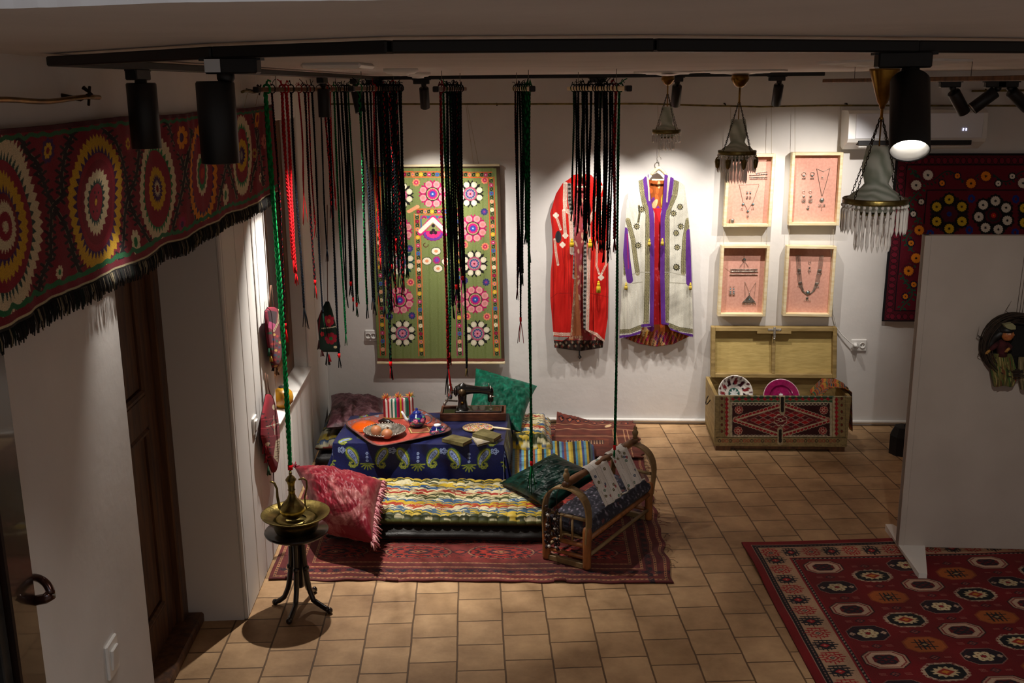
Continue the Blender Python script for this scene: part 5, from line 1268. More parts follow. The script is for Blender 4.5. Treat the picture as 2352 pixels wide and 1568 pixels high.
# ================================================================== BLACK CASE
cc = onz(2072, 1040, 0); zc = zat(cc[0], cc[1], 978)
ks = thing('instrument_case', 'black octagonal case standing on the floor behind the white board', 'case', cc)
Rk = np.linalg.norm(onz(2044, 1040, 0)-cc)*1.1
g = G(); k = 8; g.lathe([(Rk, 0), (Rk, zc*.66)], cc, k); g.F = [*g.F]; g.lathe([(Rk*1.02, zc*.67), (Rk*.7, zc*.99), (.001, zc)], cc, k); g.SM = [False]*len(g.SM); g.build('body', M['black2'], ks)
g = G(); g.bevbox(cc+(-.01, -Rk*.96, zc*.42), cc+(.01, -Rk*.9, zc*.60), .002); g.build('clasp', M['silver'], ks)
g = G(); g.tube([cc+(Rk*.2*math.cos(a)+.02, 0, zc*.97+.03*math.sin(a)) for a in np.linspace(0, PI, 9)], .004, 6); g.build('carry_handle', M['black'], ks)

# ================================================================== PAINTED CHEST
CL = onz(1641, 1024, .035); CRr = onz(1944, 1026, .035); yf = (CL[1]+CRr[1])/2
xl, xr = CL[0]-.0, CRr[0]; zf = zat(xl, yf, 909)
yb = YB-.10
ch = thing('painted_chest', 'open painted wooden chest with red and cream patterns before the back wall', 'chest', ((xl+xr)/2, yf, 0))
def TC(V):      # flare: wider towards the rim
    x = V[:, 0]; y = V[:, 1]; z = V[:, 2]; k = z/zf
    return np.stack([(x-(xl+xr)/2)*(1+.02*k)+(xl+xr)/2, y-(yb-y)/(yb-yf)*.0, z], 1)
th_ = .022
def paint_front(p):
    c = crop(.2424, 1580, 720); p.C[:] = rgb('#9c8a5e')
    r_ = np.random.RandomState(0)
    for k in range(200): x = r_.uniform(1640, 1950); y = r_.uniform(905, 1030); p.line([(x, y), (x+r_.uniform(5, 25), y+r_.uniform(-1, 1))], 1.1, mixc('#9c8a5e', '#6d6040', r_.rand()))
    R = lambda x0, y0, x1, y1, col: p.poly([c(x0, y0), c(x1, y0), c(x1, y1), c(x0, y1)], col)
    R(395, 785, 1375, 850, '#8b8a68')
    for k in range(16): x = 430+k*60; p.dia(*c(x, 808), 6.5, 4, '#b0182e'); p.ell(*c(x+30, 795), 7, 3.4, '#2c4a34'); p.ell(*c(x+30, 833), 7, 3, '#3c6a48')
    R(400, 838, 1365, 1168, '#c8bfa0'); R(420, 850, 1345, 1158, '#3a0d16')
    for k in range(26): x = 430+k*35; p.ring(*c(x, 853), 4.8, 4, .35, '#d8cfb8'); p.ring(*c(x, 1162), 4.8, 3.5, .35, '#d8cfb8')
    p.poly([c(*q) for q in ((435, 1005), (905, 850), (1345, 1010), (880, 1165))], '#4d1220')
    # scalloped lozenge
    for (x0, y0), (x1, y1) in (((435, 1005), (905, 862)), ((905, 862), (1340, 1010)), ((1340, 1010), (880, 1155)), ((880, 1155), (435, 1005))):
        for k in range(13):
            t = (k+.5)/13; x, y = c(x0+(x1-x0)*t, y0+(y1-y0)*t); p.ell(x, y, 6.6, 5.6, '#cdbfa0'); p.ell(x, y, 5.4, 4.4, '#a81428')
    p.poly([c(*q) for q in ((440, 1005), (905, 868), (1335, 1010), (880, 1150))], '#cfc3a2'); p.poly([c(*q) for q in ((480, 1006), (903, 884), (1300, 1010), (880, 1134))], '#6a0f1e')
    for i in range(-9, 10):
        for j in range(-9, 10):
            x = 890+(i+j)*44; y = 1008+(i-j)*22
            if abs(x-890)/400+abs(y-1008)/120 < .93:
                xx, yy = c(x, y); p.dia(xx, yy, 10.2, 5.1, '#c9b8a8'); p.dia(xx, yy, 9.4, 4.5, ['#8c1020', '#5a0d18', '#b8141f'][(i*2+j) % 3])
    x, y = c(878, 1008); p.petals(x, y, 9, 8, 8, 7.2, 4.6, '#d8ccb4', PI/8, '#7c1524', .78, True); p.ell(x, y, 3, 2.6, '#5a0d18')
    for q in ((483, 912), (1288, 915), (477, 1108), (1278, 1110)): x, y = c(*q); p.petals(x, y, 6.2, 6.2, 8, 3.9, 3.4, '#dcb49c', 0, '#a01828', .72); p.ell(x, y, 3.8, 3.8, '#e0c8b0'); p.ell(x, y, 2.4, 2.4, '#a01828')
    for x0 in (385, 1385): R(x0-14, 790, x0+12, 1168, '#c6bb98')
    for k in range(9):
        for x0 in (368, 1408): p.dia(*c(x0, 815+k*40), 4.5, 6.5, '#aa1828')
    for k in range(6):
        for x0 in (322, 1458): p.ell(*c(x0, 805+k*62), 3, 3.6, '#4a3a22'); p.ell(*c(x0, 805+k*62), 1.7, 2.2, '#7a2018')
    for x0 in (300, 345, 1430, 1490): R(x0, 790, x0+4, 1168, '#6d6040')
    R(265, 1168, 1500, 1176, '#5d5234')
    for k in range(34): x, y = c(300+k*34, 1205); p.ring(x, y, 3.8, 3.6, .4, '#a84a34' if k % 3 else '#3c2c20')
    for q0, q1 in (((895, 790), (895, 930)), ((875, 1100), (875, 1220))): p.line([c(*q0), c(*q1)], 13, '#b8ab8a'); p.line([c(q0[0], q0[1]+10), c(q1[0], q1[1]-10)], 7, '#1c1410')
U, V = ug(420, 190); P = np.stack([xl+(xr-xl)*U, np.full(U.shape, yf), zf-(zf-.035)*V], -1); P = TC(P.reshape(-1, 3)).reshape(P.shape)
X, Y = dxy(P); pt = Paint(X, Y, '#9c8a5e'); paint_front(pt)
sheet('front_panel', P, pt.get(), M['dyepaint'], ch, th_, (0, 1, 0))
g = G(); g.box((xl, yf+th_, .035), (xl+th_, yb, zf), TC); g.box((xr-th_, yf+th_, .035), (xr, yb, zf), TC); g.box((xl+th_, yb-th_, .035), (xr-th_, yb, zf), TC); g.box((xl, yf+th_, .035), (xr, yb, .06), TC); g.build('body', M['oldwood'], ch)
for x in (xl+.01, xr-.11):
    g = G(); g.prism([(0, 0), (.1, 0), (.1, .035), (-.0, .035)], .1, lambda V, x=x: np.stack([x+V[:, 0], yf+.005+V[:, 2], V[:, 1]], 1)); g.build('foot', M['darkmetal'] if False else M['door'], ch)
g = G(); g.box((xl+.02, yf+.012, .012), (xr-.02, yf+.03, .036)); g.build('plinth', M['door'], ch)
g = G(); q = TC(np.array([(xl-.006, (yf+yb)/2-.05, zf-.07)]))[0]; g.tube([q+(-.006-.022*math.sin(a), .05*math.cos(a), -.045*math.sin(a)) for a in np.linspace(0, PI, 12)], .004, 6); g.build('handle', M['darkmetal'], ch)
# lid, thrown back against the wall
LB = np.array([xl-.01, yb-.01, zf+.005]); zl = ony(1780, 752, yb+.04)[2]; LH = zl-zf
tilt = math.atan2(.07, LH)
TLd = lambda V: np.stack([V[:, 0], yb-.045+V[:, 1]+(V[:, 2])*math.tan(tilt), zf+.004+V[:, 2]], 1)
xw0, xw1 = ony(1631, 873, yb)[0], ony(1917, 878, yb)[0]
g = G(); k = .028; dpt = .06
for lo, hi in (((xw0, 0, 0), (xw0+k, dpt, LH)), ((xw1-k, 0, 0), (xw1, dpt, LH)), ((xw0+k, 0, 0), (xw1-k, dpt, k)), ((xw0+k, 0, LH-k), (xw1-k, dpt, LH))): g.bevbox(lo, hi, .003, TLd)
xm = (xw0+xw1)/2
g.bevbox((xm-.12, 0, LH-k-.018), (xm+.12, .03, LH-k+.004), .003, TLd)
lid = g.build('lid', M['oldwood'], ch)
g = G(); g.box((xw0+k, dpt-.014, k), (xw1-k, dpt-.004, LH-k), TLd); g.build('lining_paper', mat('buff_lining_paper', '#bba263', .8, c2='#ae9658', scale=10, bumpk=.35, bscale=14, stretch=(1, 1, 4), bdist=.007), lid)
g = G(); g.bevbox((xm-.012, .012, k), (xm+.012, dpt-.013, LH-k), .003, TLd); g.build('centre_batten', M['oldwood'], lid)
g = G(); g.bevbox((xm-.045, -.004, LH-.022), (xm+.05, .004, LH-.008), .002, TLd); g.bevbox((xm-.007, -.008, LH-.07), (xm+.009, -.003, LH+.004), .002, TLd); g.ball((xm, yb-.045+(LH-.07)*math.tan(tilt)-.006, zf+LH-.075), .009, 8); g.build('hasp', M['silver'], lid)
# bowl and plate standing inside the chest
def upright_dish(px, py, wpx, Y, name, label, cat, prof, paint, base, tiltb=.45):
    c = ony(px, py, Y); R = wpx*proj(c)[2]/FPX/2; ax = np.array([.06, -math.cos(tiltb), math.sin(tiltb)]); ax /= np.linalg.norm(ax)
    prof = [(r*R, h*R) for r, h in prof]
    g = G(); seg = 72; n = len(prof); th = np.arange(seg)*2*PI/seg
    X = np.array([r for r, h in prof])[:, None]/R*np.cos(th); Yy = np.array([r for r, h in prof])[:, None]/R*np.sin(th)
    pt = Paint(X, Yy, base); paint(pt); g.lathe(prof, c, seg, axis=ax, color=None)
    g.C = [pt.get().reshape(-1, 3)]
    o = g.build(name, M['dyeglaze']); return tag(o, label, cat)
def dense(prof, n=40):
    prof = np.array(prof); d = np.concatenate([[0], np.cumsum(np.hypot(*np.diff(prof, axis=0).T))]); s = np.linspace(0, d[-1], n); return list(zip(np.interp(s, d, prof[:, 0]), np.interp(s, d, prof[:, 1])))
def pbowl(p):
    for k in range(11):
        a = k*2*PI/11; p.ell(.70*math.cos(a), .70*math.sin(a), .19, .10, '#3a1020' if k % 2 else '#8a2a30', a); p.ell(.9*math.cos(a+.28), .9*math.sin(a+.28), .09, .06, '#5a2030', a); p.ell(.55*math.cos(a+.2), .55*math.sin(a+.2), .07, .05, '#1a1622')
    p.ell(0, 0, .34, .34, '#2c5a52'); p.star(0, 0, .26, .26, 8, .4, '#d8dcd8')
upright_dish(1688, 902, 80, (yf+yb)/2+.02, 'ceramic_bowl', 'white glazed bowl with dark ikat pattern standing in the open chest', 'bowl', dense([(.02, -.32), (.3, -.30), (.35, -.36), (.4, -.28), (.75, -.1), (1, .18), (1, .2), (.97, .2), (.72, -.05), (.36, -.22), (.001, -.25)]), pbowl, '#e6dfd6')
def pplate(p):
    r = np.hypot(p.X, p.Y); p.C[r > .95] = rgb('#e2c8d0'); p.ring(0, 0, .62, .62, .03, '#5c0a34')
    for x, y in ((-.1, .0), (.08, .05), (.0, -.1)): p.star(x, y, .12, .12, 6, .4, '#e8e0e8')
upright_dish(1795, 911, 85, (yf+yb)/2+.04, 'ceramic_plate', 'magenta plate with a pale rim standing in the open chest', 'plate', dense([(.001, -.12), (.55, -.12), (.62, -.06), (1, .0), (1, .02), (.62, -.03), (.56, -.085), (.001, -.085)]), pplate, '#8e1250')
# striped cloth over the right side of the chest
U, V = ug(50, 90); zr_ = zf+.015
Ys = yf+.06+U*.22
def cpath(v):
    x = np.interp(v, [0, .2, .42, .52, 1], [xr-.20, xr-.12, xr-.02, xr+.032, xr+.045]); z = np.interp(v, [0, .2, .42, .5, 1], [zf-.05, zf+.03, zr_+.012, zr_-.01, zf-.26]); return x, z
x_, z_ = cpath(V); x_ = x_+.006*np.sin(U*16); z_ = z_+.012*np.sin(U*13+V*3)*np.exp(-V)
P = np.stack([x_, Ys+.02*np.sin(V*4), z_], -1); pt = Paint(U*10, V*10+.9*np.sin(U*3), '#c8752a')
for k in range(34): y0_ = k*.32; pt.mask((pt.Y > y0_) & (pt.Y < y0_+.17), ['#1f1a18', '#c8302a', '#d8a030', '#2e6a4a', '#7c1c24', '#245a78'][k % 6])
o = sheet('striped_cloth', P, pt.get(), M['dye'], None, .004, (0, 0, 1)); tag(o, 'striped multicoloured cloth hanging over the right side of the chest', 'cloth')
# ================================================================== RUGS
def quad_uv(q, z, nu, nv):      # q floor points TL,TR,BR,BL
    q = [np.array(p, float) for p in q]; U, V = ug(nu, nv); a = U[..., None]; b_ = V[..., None]
    P = (q[0]*(1-a)+q[1]*a)*(1-b_)+(q[3]*(1-a)+q[2]*a)*b_; P[..., 2] = z; return P, U, V
def threads(name_parent, pts_fn, n, cols, r=.0012, seed=0):
    g = G(); rs = np.random.RandomState(seed)
    for k in range(n):
        p, d = pts_fn(rs.rand()); L = rs.uniform(.02, .09); a = rs.randn()*.9; dx, dy = d[0]*math.cos(a)-d[1]*math.sin(a), d[0]*math.sin(a)+d[1]*math.cos(a)
        Q = [np.array([p[0]+dx*L*t+.01*math.sin(t*5+a), p[1]+dy*L*t+.01*math.cos(t*4), .006+.006*math.sin(t*3)*(1-t)]) for t in np.linspace(0, 1, 7)]
        g.tube(Q, r, 4, color=cols[k % len(cols)])
    g.build('loose_threads', M['dye'], name_parent)
# long worn red rug
rBL = onz(612, 1334); rBR = onz(1547, 1341); rTR = np.array([.50, YB-.05, 0]); rTL = B0+LN*.02+LD*-.15
rBL = rBL+LN*.01
rug = thing('rug', 'long worn dark red woven rug under the mattresses and the cradle', 'rug', (rBL+rBR)/2)
P, U, V = quad_uv([rTL, rTR, rBR, rBL], .012, 620, 640)
X = U*2.05; Y = V*2.45; pt = Paint(X, Y, '#6a2622')
def nmul(pt, seed, s1, s2, k): pt.C *= (1+k*nz(pt.X*s1, pt.Y*s2, seed, 9))[:, None]
xs_, ys_ = pt.X, pt.Y; dE = np.minimum(np.minimum(xs_, 2.05-xs_), np.minimum(ys_, 2.45-ys_))
for gy in range(12):
    for gx in range(-1, 6):
        x = .30+gx*.44+(gy % 2)*.22; y = 2.45-.33-gy*.17
        pt.star(x, y, .185, .082, 14, .12, '#1f1620'); pt.star(x, y, .170, .073, 14, .12, '#84261f'); pt.star(x, y, .15, .060, 14, .2, '#2c1a20'); pt.star(x, y, .125, .050, 10, .2, '#8f2c22'); pt.star(x, y, .085, .034, 10, .25, '#3a1c22'); pt.dia(x, y, .05, .022, '#9a5038'); pt.dia(x, y, .028, .012, '#3a1418'); pt.ell(x, y, .010, .006, '#b08a60')
        pt.ring(x, y, .176, .077, .045, '#8a6048')
        for sx in (-1, 1):
            pt.dia(x+sx*.22, y, .05, .03, '#241820'); pt.dia(x+sx*.22, y, .034, .019, '#8a3024')
            for k in range(5): pt.line([(x+sx*(.05+k*.024), y+.045), (x+sx*(.06+k*.024), y+.066)], .007, ['#241820', '#a04430'][k % 2])
rs_ = np.random.RandomState(3)
for k in range(900): x, y = rs_.rand()*2.05, rs_.rand()*2.45; pt.line([(x, y), (x+rs_.uniform(-.02, .02), y+rs_.uniform(-.012, .012))], .005, ['#2a1a20', '#a0402c', '#7a5a44', '#3c2024'][k % 4])
brd = (dE < .21); pt.C[brd] = rgb('#5a2222')
for k in range(4):
    y_ = (.025, .075, .145, .2)[k]; pt.C[(np.abs(dE-y_) < .006)] = rgb('#9a6a4a'); pt.C[(np.abs(dE-y_) < .003) & (np.sin((xs_+ys_)*260) > 0)] = rgb('#2a1820')
for k in range(30):
    for (x, y) in ((.06+k*.069, 2.45-.108), (.06+k*.069, .108)):
        for d_ in (-.012, 0, .012): pt.line([(x+d_-.018, y-.014), (x+d_+.010, y+.014)], .0055, '#1c1620'); pt.line([(x+d_+.018, y-.014), (x+d_-.010, y+.014)], .0055, '#1c1620')
for k in range(36):
    for (x, y) in ((2.05-.108, .06+k*.068), (.108, .06+k*.068)):
        for d_ in (-.012, 0, .012): pt.line([(x-.014, y+d_-.018), (x+.014, y+d_+.010)], .0055, '#1c1620'); pt.line([(x-.014, y+d_+.018), (x+.014, y+d_-.010)], .0055, '#1c1620')
nmul(pt, 5, 2, 3, .16); nmul(pt, 6, 14, 20, .07)
edge = np.minimum(np.minimum(U, 1-U)*2.05, np.minimum(V, 1-V)*2.45)
P[..., 2] = .010+.004*nz(U*5, V*6, 8)+.008*np.exp(-((V-1)/.02)**2)*(nz(U*7, V, 4) > .8)
P[..., 1] += .008*nz(U*9, V*0, 3)*(V > .9)*(V-.9)*10; P[..., 0] += .008*nz(V*11, U*0, 6)*(U > .93)*(U-.93)*14
P[..., 2] += .10*np.clip((V*-1+.04)/.04, 0, 1)**1.5*(U < .4)*(U > .22)
sheet('pile', P, pt.get(), M['dye'], rug, .009, (0, 0, -1))
threads(rug, lambda r: (rBR+(rTR-rBR)*r*.8, (1, .1)), 44, ['#7a3428', '#8f6a4c', '#3c1c1c'], seed=2)
# a second ragged rug piece reaching the back wall
q = [onz(1280, 957), onz(1451, 960), onz(1478, 1060), onz(1262, 1060)]
q[0][1] = min(q[0][1], YB-.05); q[1][1] = min(q[1][1], YB-.05)
P, U, V = quad_uv(q, .034, 170, 130); X = U*.62; Y = V*.8; pt = Paint(X, Y, '#5e2b20')
for k in range(9): x = .04+k*.066; pt.dia(x, .05, .026, .03, '#241a22'); pt.dia(x, .05, .015, .016, '#a85a3c')
for y_ in (.095, .2, .21, .35, .37): pt.rect(0, y_, .62, y_+.006, '#a87a58')
for x_ in (.44, .46, .52, .55): pt.rect(x_, .22, x_+.006, .9, '#a87a58')
pt.rect(.06, .42, .40, .56, '#6e3626'); pt.rect(.09, .45, .37, .53, '#4a2a28')
for k in range(14): pt.rect(.095+k*.02, .455, .102+k*.02, .525, '#b08a68')
n_ = nz(pt.X*7+3, pt.Y*5, 19, 10); pt.C[(n_ > 1.2) & (pt.Y < .25)] = rgb('#c4a47c'); nmul(pt, 15, 9, 9, .10)
P[..., 2] += .004*nz(U*4, V*4, 9)+.07*np.exp(-(V/.08)**2)*np.clip(1-U*2.2, 0, 1)
P[..., 0] += .012*nz(V*9, U*0, 12)*(U > .9); P[..., 1] -= .012*np.abs(nz(U*12, V*0, 14))*(V < .05)
o = sheet('rug', P, pt.get(), M['dye'], None, .01, (0, 0, -1)); tag(o, 'ragged reddish rug piece curling up against the back wall', 'rug')
# the deep red carpet at the right
cTL = onz(1703, 1249); cBLd = onz(1872, 1568)-cTL; cBLd /= np.linalg.norm(cBLd); cTRp = onz(2030, 1240)-cTL; cTRp /= np.linalg.norm(cTRp)
LWd, LHt = 2.3, 2.2
carpet = thing('carpet', 'deep red carpet with octagon medallions and cream border on the right', 'carpet', cTL+cBLd*1.0)
nu_, nv_ = 760, 620
U, V = ug(nu_, nv_); X = U*LWd; Y = V*LHt
P = cTL+X[..., None]*cTRp+Y[..., None]*cBLd; pt = Paint(X, Y, '#6f0f16')
B1, B2, B3, B4 = .045, .072, .205, .235      # border widths
x_, y_ = pt.X, pt.Y; dE = np.minimum(x_, y_)
pt.C[dE < B1] = rgb('#7c0f18'); pt.C[(dE > B1-.004) & (dE < B1)] = rgb('#b08a7a'); pt.C[(dE >= B1) & (dE < B2)] = rgb('#15131a')
pt.C[(dE >= B1+.012) & (dE < B1+.017) & (np.sin((x_+y_)*300) > 0)] = rgb('#8a6a60')
pt.C[(dE >= B2) & (dE < B3)] = rgb('#b29074'); pt.C[(dE >= B3) & (dE < B4)] = rgb('#8a1620')
pt.C[(dE >= B3+.008) & (dE < B4-.006)] = rgb('#15131a'); pt.C[(dE >= B3+.012) & (dE < B4-.010) & (np.sin((x_+y_)*260) > .2)] = rgb('#a08878')
def bstar(x, y, kind, vert):
    w_, h_ = (.052, .060) if not vert else (.058, .050)
    cA = '#9c1a22' if kind else '#1b1a22'; cB = '#1b1a22' if kind else '#9c1a22'
    for k in range(-2, 3):
        L = w_*(1-abs(k)*.18); pt.line([(x-L, y+k*h_*.36-.006), (x+L, y+k*h_*.36-.006)], .008, cA)
        L = h_*(1-abs(k)*.2); pt.line([(x+k*w_*.32, y-L*.95), (x+k*w_*.32, y+L*.95)], .007, cA)
    pt.dia(x, y, w_*.72, h_*.7, '#b29074' if kind else cA); pt.dia(x, y, w_*.6, h_*.58, cA); pt.dia(x, y, w_*.38, h_*.36, '#c0a088' if kind else cB); pt.dia(x, y, w_*.25, h_*.24, cB); pt.dia(x, y, w_*.1, h_*.1, '#c0a088')
bc = (B2+B3)/2; k = 0
sx_ = .108
for i in range(int((LWd-B2)/sx_)): bstar(.124+i*sx_, bc, i % 2 == 0, False)
sy_ = .105
for i in range(1, int((LHt-B2)/sy_)): bstar(.126, .124+i*sy_, i % 2 == 0, True)
def octo(x, y, kind):
    a, b_ = .090, .062
    def oc(s, c): pt.poly([(x+a*s*p, y+b_*s*q) for p, q in ((-1, -.42), (-.55, -1), (.55, -1), (1, -.42), (1, .42), (.55, 1), (-.55, 1), (-1, .42))], c)
    if kind == 0:
        oc(1.12, '#1b1218'); oc(1.05, '#b08c78'); oc(.95, '#7c121c'); oc(.88, '#c2a48c'); oc(.62, '#6a1018'); pt.petals(x, y, .03, .024, 4, .024, .017, '#1d1822', PI/4, '#5a0d16', .4)
    elif kind == 1:
        oc(1.05, '#8f6a60'); oc(1.0, '#1c1520'); oc(.86, '#3a1420'); oc(.8, '#1c1520'); pt.petals(x, y, .03, .026, 6, .018, .014, '#cdbb94', 0, '#8a5a3a', .3); pt.ell(x, y, .012, .01, '#8a1a20')
        for s in (-1, 1): pt.petals(x+s*.072, y, .008, .008, 4, .006, .005, '#b89c86')
    elif kind == 2:
        oc(1.08, '#b09080'); oc(1.04, '#6f0f16') ; pt.star(x, y, .105, .072, 20, .14, '#b8a088'); oc(.92, '#14181c'); pt.star(x, y, .062, .042, 12, .3, '#cdb890'); pt.dia(x, y, .04, .028, '#9c2a1c'); pt.dia(x, y, .018, .013, '#c8842a')
    else:
        oc(1.05, '#8a4420'); oc(.95, '#a85a26'); pt.line([(x-.05, y-.02), (x+.05, y-.02)], .007, '#15161c'); pt.line([(x-.05, y+.02), (x+.05, y+.02)], .007, '#15161c')
        for d_ in (-.03, -.01, .01, .03): pt.line([(x+d_, y-.04), (x+d_, y+.04)], .007, '#15161c')
        pt.dia(x, y, .028, .02, '#15161c'); pt.dia(x, y, .014, .01, '#a88a60')
r_ = 0
y0_ = .320
while y0_ < LHt+.1:
    for c_ in range(-1, 7):
        x = (.350 if r_ % 2 == 0 else .565)+c_*.4285
        kind = ((0, 1)[(c_+r_//2) % 2]) if r_ % 2 == 0 else ((2, 3)[(c_+r_//2) % 2])
        if B4+.08 < x < LWd+.1: octo(x, y0_, kind)
        xm_ = x+.214
        if B4+.05 < xm_ < LWd+.1:
            pt.dia(xm_, y0_, .026, .020, '#1d1822'); pt.dia(xm_, y0_, .017, .013, '#8f4a44'); pt.dia(xm_, y0_, .008, .006, '#1d1822')
            for s in (-1, 1):
                for j in range(5): pt.line([(xm_+s*.055+(j-2)*.006, y0_-.009), (xm_+s*.055+(j-2)*.006+.004, y0_+.009)], .0022, '#a0665c')
    y0_ += .1097; r_ += 1
nmul(pt, 25, 3, 3, .06)
wv_ = .012*np.exp(-((U*LWd)/.05)**2)*np.maximum(0, np.sin(V*LHt*3.6+.5))**3
P[..., 2] = .010+.0015*nz(U*6, V*6, 2)+wv_*1.5
sheet('pile', P, pt.get(), M['dye'], carpet, .009, (0, 0, -1))

# ================================================================== MATTRESSES
IK = ['#e0d7ab', '#d0b12e', '#2f5685', '#e0d7ab', '#a82f22', '#ddcf9a', '#454a22', '#e2d9b0', '#38608a', '#cfae2c', '#b03a26', '#e4dab2', '#4a6a84', '#d2b43a', '#3c4220']
def ikat(X, Y, seed, scale=1.0, shift=0.0, dark=1.0):
    """warp-dyed bands: Y across the bands, edges jagged along X"""
    rs = np.random.RandomState(seed); n = 160; j1 = rs.randn(n)*.35; col = (X/.011*1.0).astype(int) % n
    w1 = .3*nz(X*1.6, Y*.8, seed, 6)+.75*nz(X*4.5, Y*13, seed+1, 10)+.35*nz(X*13, Y*22, seed+2, 8)
    band = Y*len(IK)*scale*1.15+shift+w1+j1[col]*.22
    idx = np.floor(band).astype(int) % len(IK)
    pal = np.array([rgb(c) for c in IK])*dark
    return pal[idx]
def quilt(name, label, q, z0, z1, cols, m='dyefine', ch=.05, amp=.010, nu=260, nv=180, parent=None, cat='mattress', rnd=.03, seedz=0, chan='x'):
    q = [np.array(p, float) for p in q]
    W_ = np.linalg.norm(q[2]-q[3]); H_ = np.linalg.norm(q[3]-q[0]); r = min(rnd, (z1-z0)/2)
    # unwrap: the grid runs over the top and down the four sides
    su = np.concatenate([np.linspace(-(z1-z0), 0, 9)[:-1], np.linspace(0, W_, nu), np.linspace(W_, W_+(z1-z0), 9)[1:]])
    sv = np.concatenate([np.linspace(-(z1-z0), 0, 9)[:-1], np.linspace(0, H_, nv), np.linspace(H_, H_+(z1-z0), 9)[1:]])
    SU, SV = np.meshgrid(su, sv)
    cu = np.clip(SU, 0, W_)/W_; cv = np.clip(SV, 0, H_)/H_
    ou = np.where(SU < 0, -SU, np.where(SU > W_, SU-W_, 0)); ov = np.where(SV < 0, -SV, np.where(SV > H_, SV-H_, 0)); o_ = np.maximum(ou, ov)
    a = cu[..., None]; b_ = cv[..., None]
    P = (q[0]*(1-a)+q[1]*a)*(1-b_)+(q[3]*(1-a)+q[2]*a)*b_
    eu = (q[1]-q[0])/np.linalg.norm(q[1]-q[0]); ev = (q[3]-q[0])/np.linalg.norm(q[3]-q[0])
    dedge = np.minimum(np.minimum(cu, 1-cu)*W_, np.minimum(cv, 1-cv)*H_)
    puff = amp*np.abs(np.sin(PI*(SU if chan == 'x' else SV)/ch))**.6
    zt_ = z1-r*(1-np.sqrt(np.clip(1-(1-np.clip(dedge/r, 0, 1))**2, 0, 1)))*.8+puff+.004*nz(SU*4, SV*4, seedz)
    side = r*.7*np.sin(PI*np.clip(o_/(z1-z0), 0, 1))+puff*.8
    P[..., 2] = np.where(o_ > 0, zt_-o_*(zt_-z0)/(z1-z0), zt_)
    P += (np.where(SU < 0, -1, np.where(SU > W_, 1, 0))*side*(o_ > 0))[..., None]*eu+(np.where(SV < 0, -1, np.where(SV > H_, 1, 0))*side*(o_ > 0))[..., None]*ev
    C_ = cols(SU, SV, W_, H_, o_)
    o = sheet(name, P, C_, M[m], parent); 
    if parent is None: tag(o, label, cat)
    return o
yF1 = onz(1000, 1240, .02)[1]
XL1 = -1.30; XR1 = onz(1238, 1225, .1)[0]+.05; yB1 = onz(1000, 1104, .14)[1]+.02
qA = [(XL1-.03, yB1, 0), (XR1, yB1, 0), (XR1, yF1+.01, 0), (XL1+.02, yF1, 0)]
quilt('mattress', 'thin black mattress under the multicoloured quilted one in front of the table', qA, .024, .088, lambda a, b, W, H, o: np.broadcast_to(rgb('#171310'), a.shape+(3,)).copy(), 'dyevelvet', .3, .002, 60, 60, rnd=.03)
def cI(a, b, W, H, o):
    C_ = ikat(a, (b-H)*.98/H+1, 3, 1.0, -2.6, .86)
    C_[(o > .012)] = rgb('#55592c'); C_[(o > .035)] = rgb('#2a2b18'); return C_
quilt('mattress', 'quilted mattress with jagged yellow blue red and cream bands in front of the table', [(XL1+.02, yB1-.01, 0), (XR1, yB1-.01, 0), (XR1, yF1+.03, 0), (XL1+.05, yF1+.025, 0)], .097, .150, cI, 'dyefine', .052, .008, 520, 300, rnd=.02)
# striped blue yellow mattress to the right of the table
def cS(a, b, W, H, o):
    seq = ['#b49a2e', '#262018', '#3d7fa0', '#8d8a3a', '#cbb545', '#3b4f8a', '#5f9ab0', '#b49a2e', '#241c16', '#6aa6b4', '#3b4f8a', '#8a4a30', '#5f9ab0', '#d0b84a']
    pal = np.array([rgb(c) for c in seq]); i = np.floor(a/.0155).astype(int) % len(seq); C_ = pal[i]; C_[(np.abs((b % .03)-.015) < .002)] *= .7; return C_
q4 = [onz(1168, 1014, .10), onz(1357, 1012, .10), onz(1362, 1068, .10), onz(1166, 1100, .10)]
quilt('mattress', 'thin mattress with narrow blue yellow and black stripes right of the table', q4, .025, .10, cS, 'dyefine', .03, .004, 300, 160, rnd=.03, chan='y')
def cB(a, b, W, H, o): return ikat(a, b/H*.75, 9, 1.0, 2)
q4 = [onz(1192, 948, .19), onz(1252, 945, .19), onz(1256, 999, .19), onz(1172, 999, .19)]
quilt('mattress', 'folded quilted mattress with jagged yellow and blue bands behind the striped one', q4, .03, .19, cB, 'dyefine', .04, .006, 160, 170, rnd=.05)
# folded mattresses in the left back corner
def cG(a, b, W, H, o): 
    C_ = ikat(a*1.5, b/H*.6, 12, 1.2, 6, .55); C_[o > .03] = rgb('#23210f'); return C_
q4 = [LW(LLEN-.09, .06, 0), LW(LLEN-.09, .36, 0), LW(LLEN-1.0, .24, 0), LW(LLEN-1.0, .06, 0)]
quilt('mattress', 'olive and gold mattress in the left corner, topmost of its stack', q4, .125, .185, cG, 'dyefine', .05, .006, 120, 200, rnd=.025)
quilt('mattress', 'black mattress in the left corner, lowest of its stack', q4, .022, .122, lambda a, b, W, H, o: np.broadcast_to(rgb('#12100e'), a.shape+(3,)).copy(), 'dyevelvet', .3, .002, 50, 50, rnd=.035)

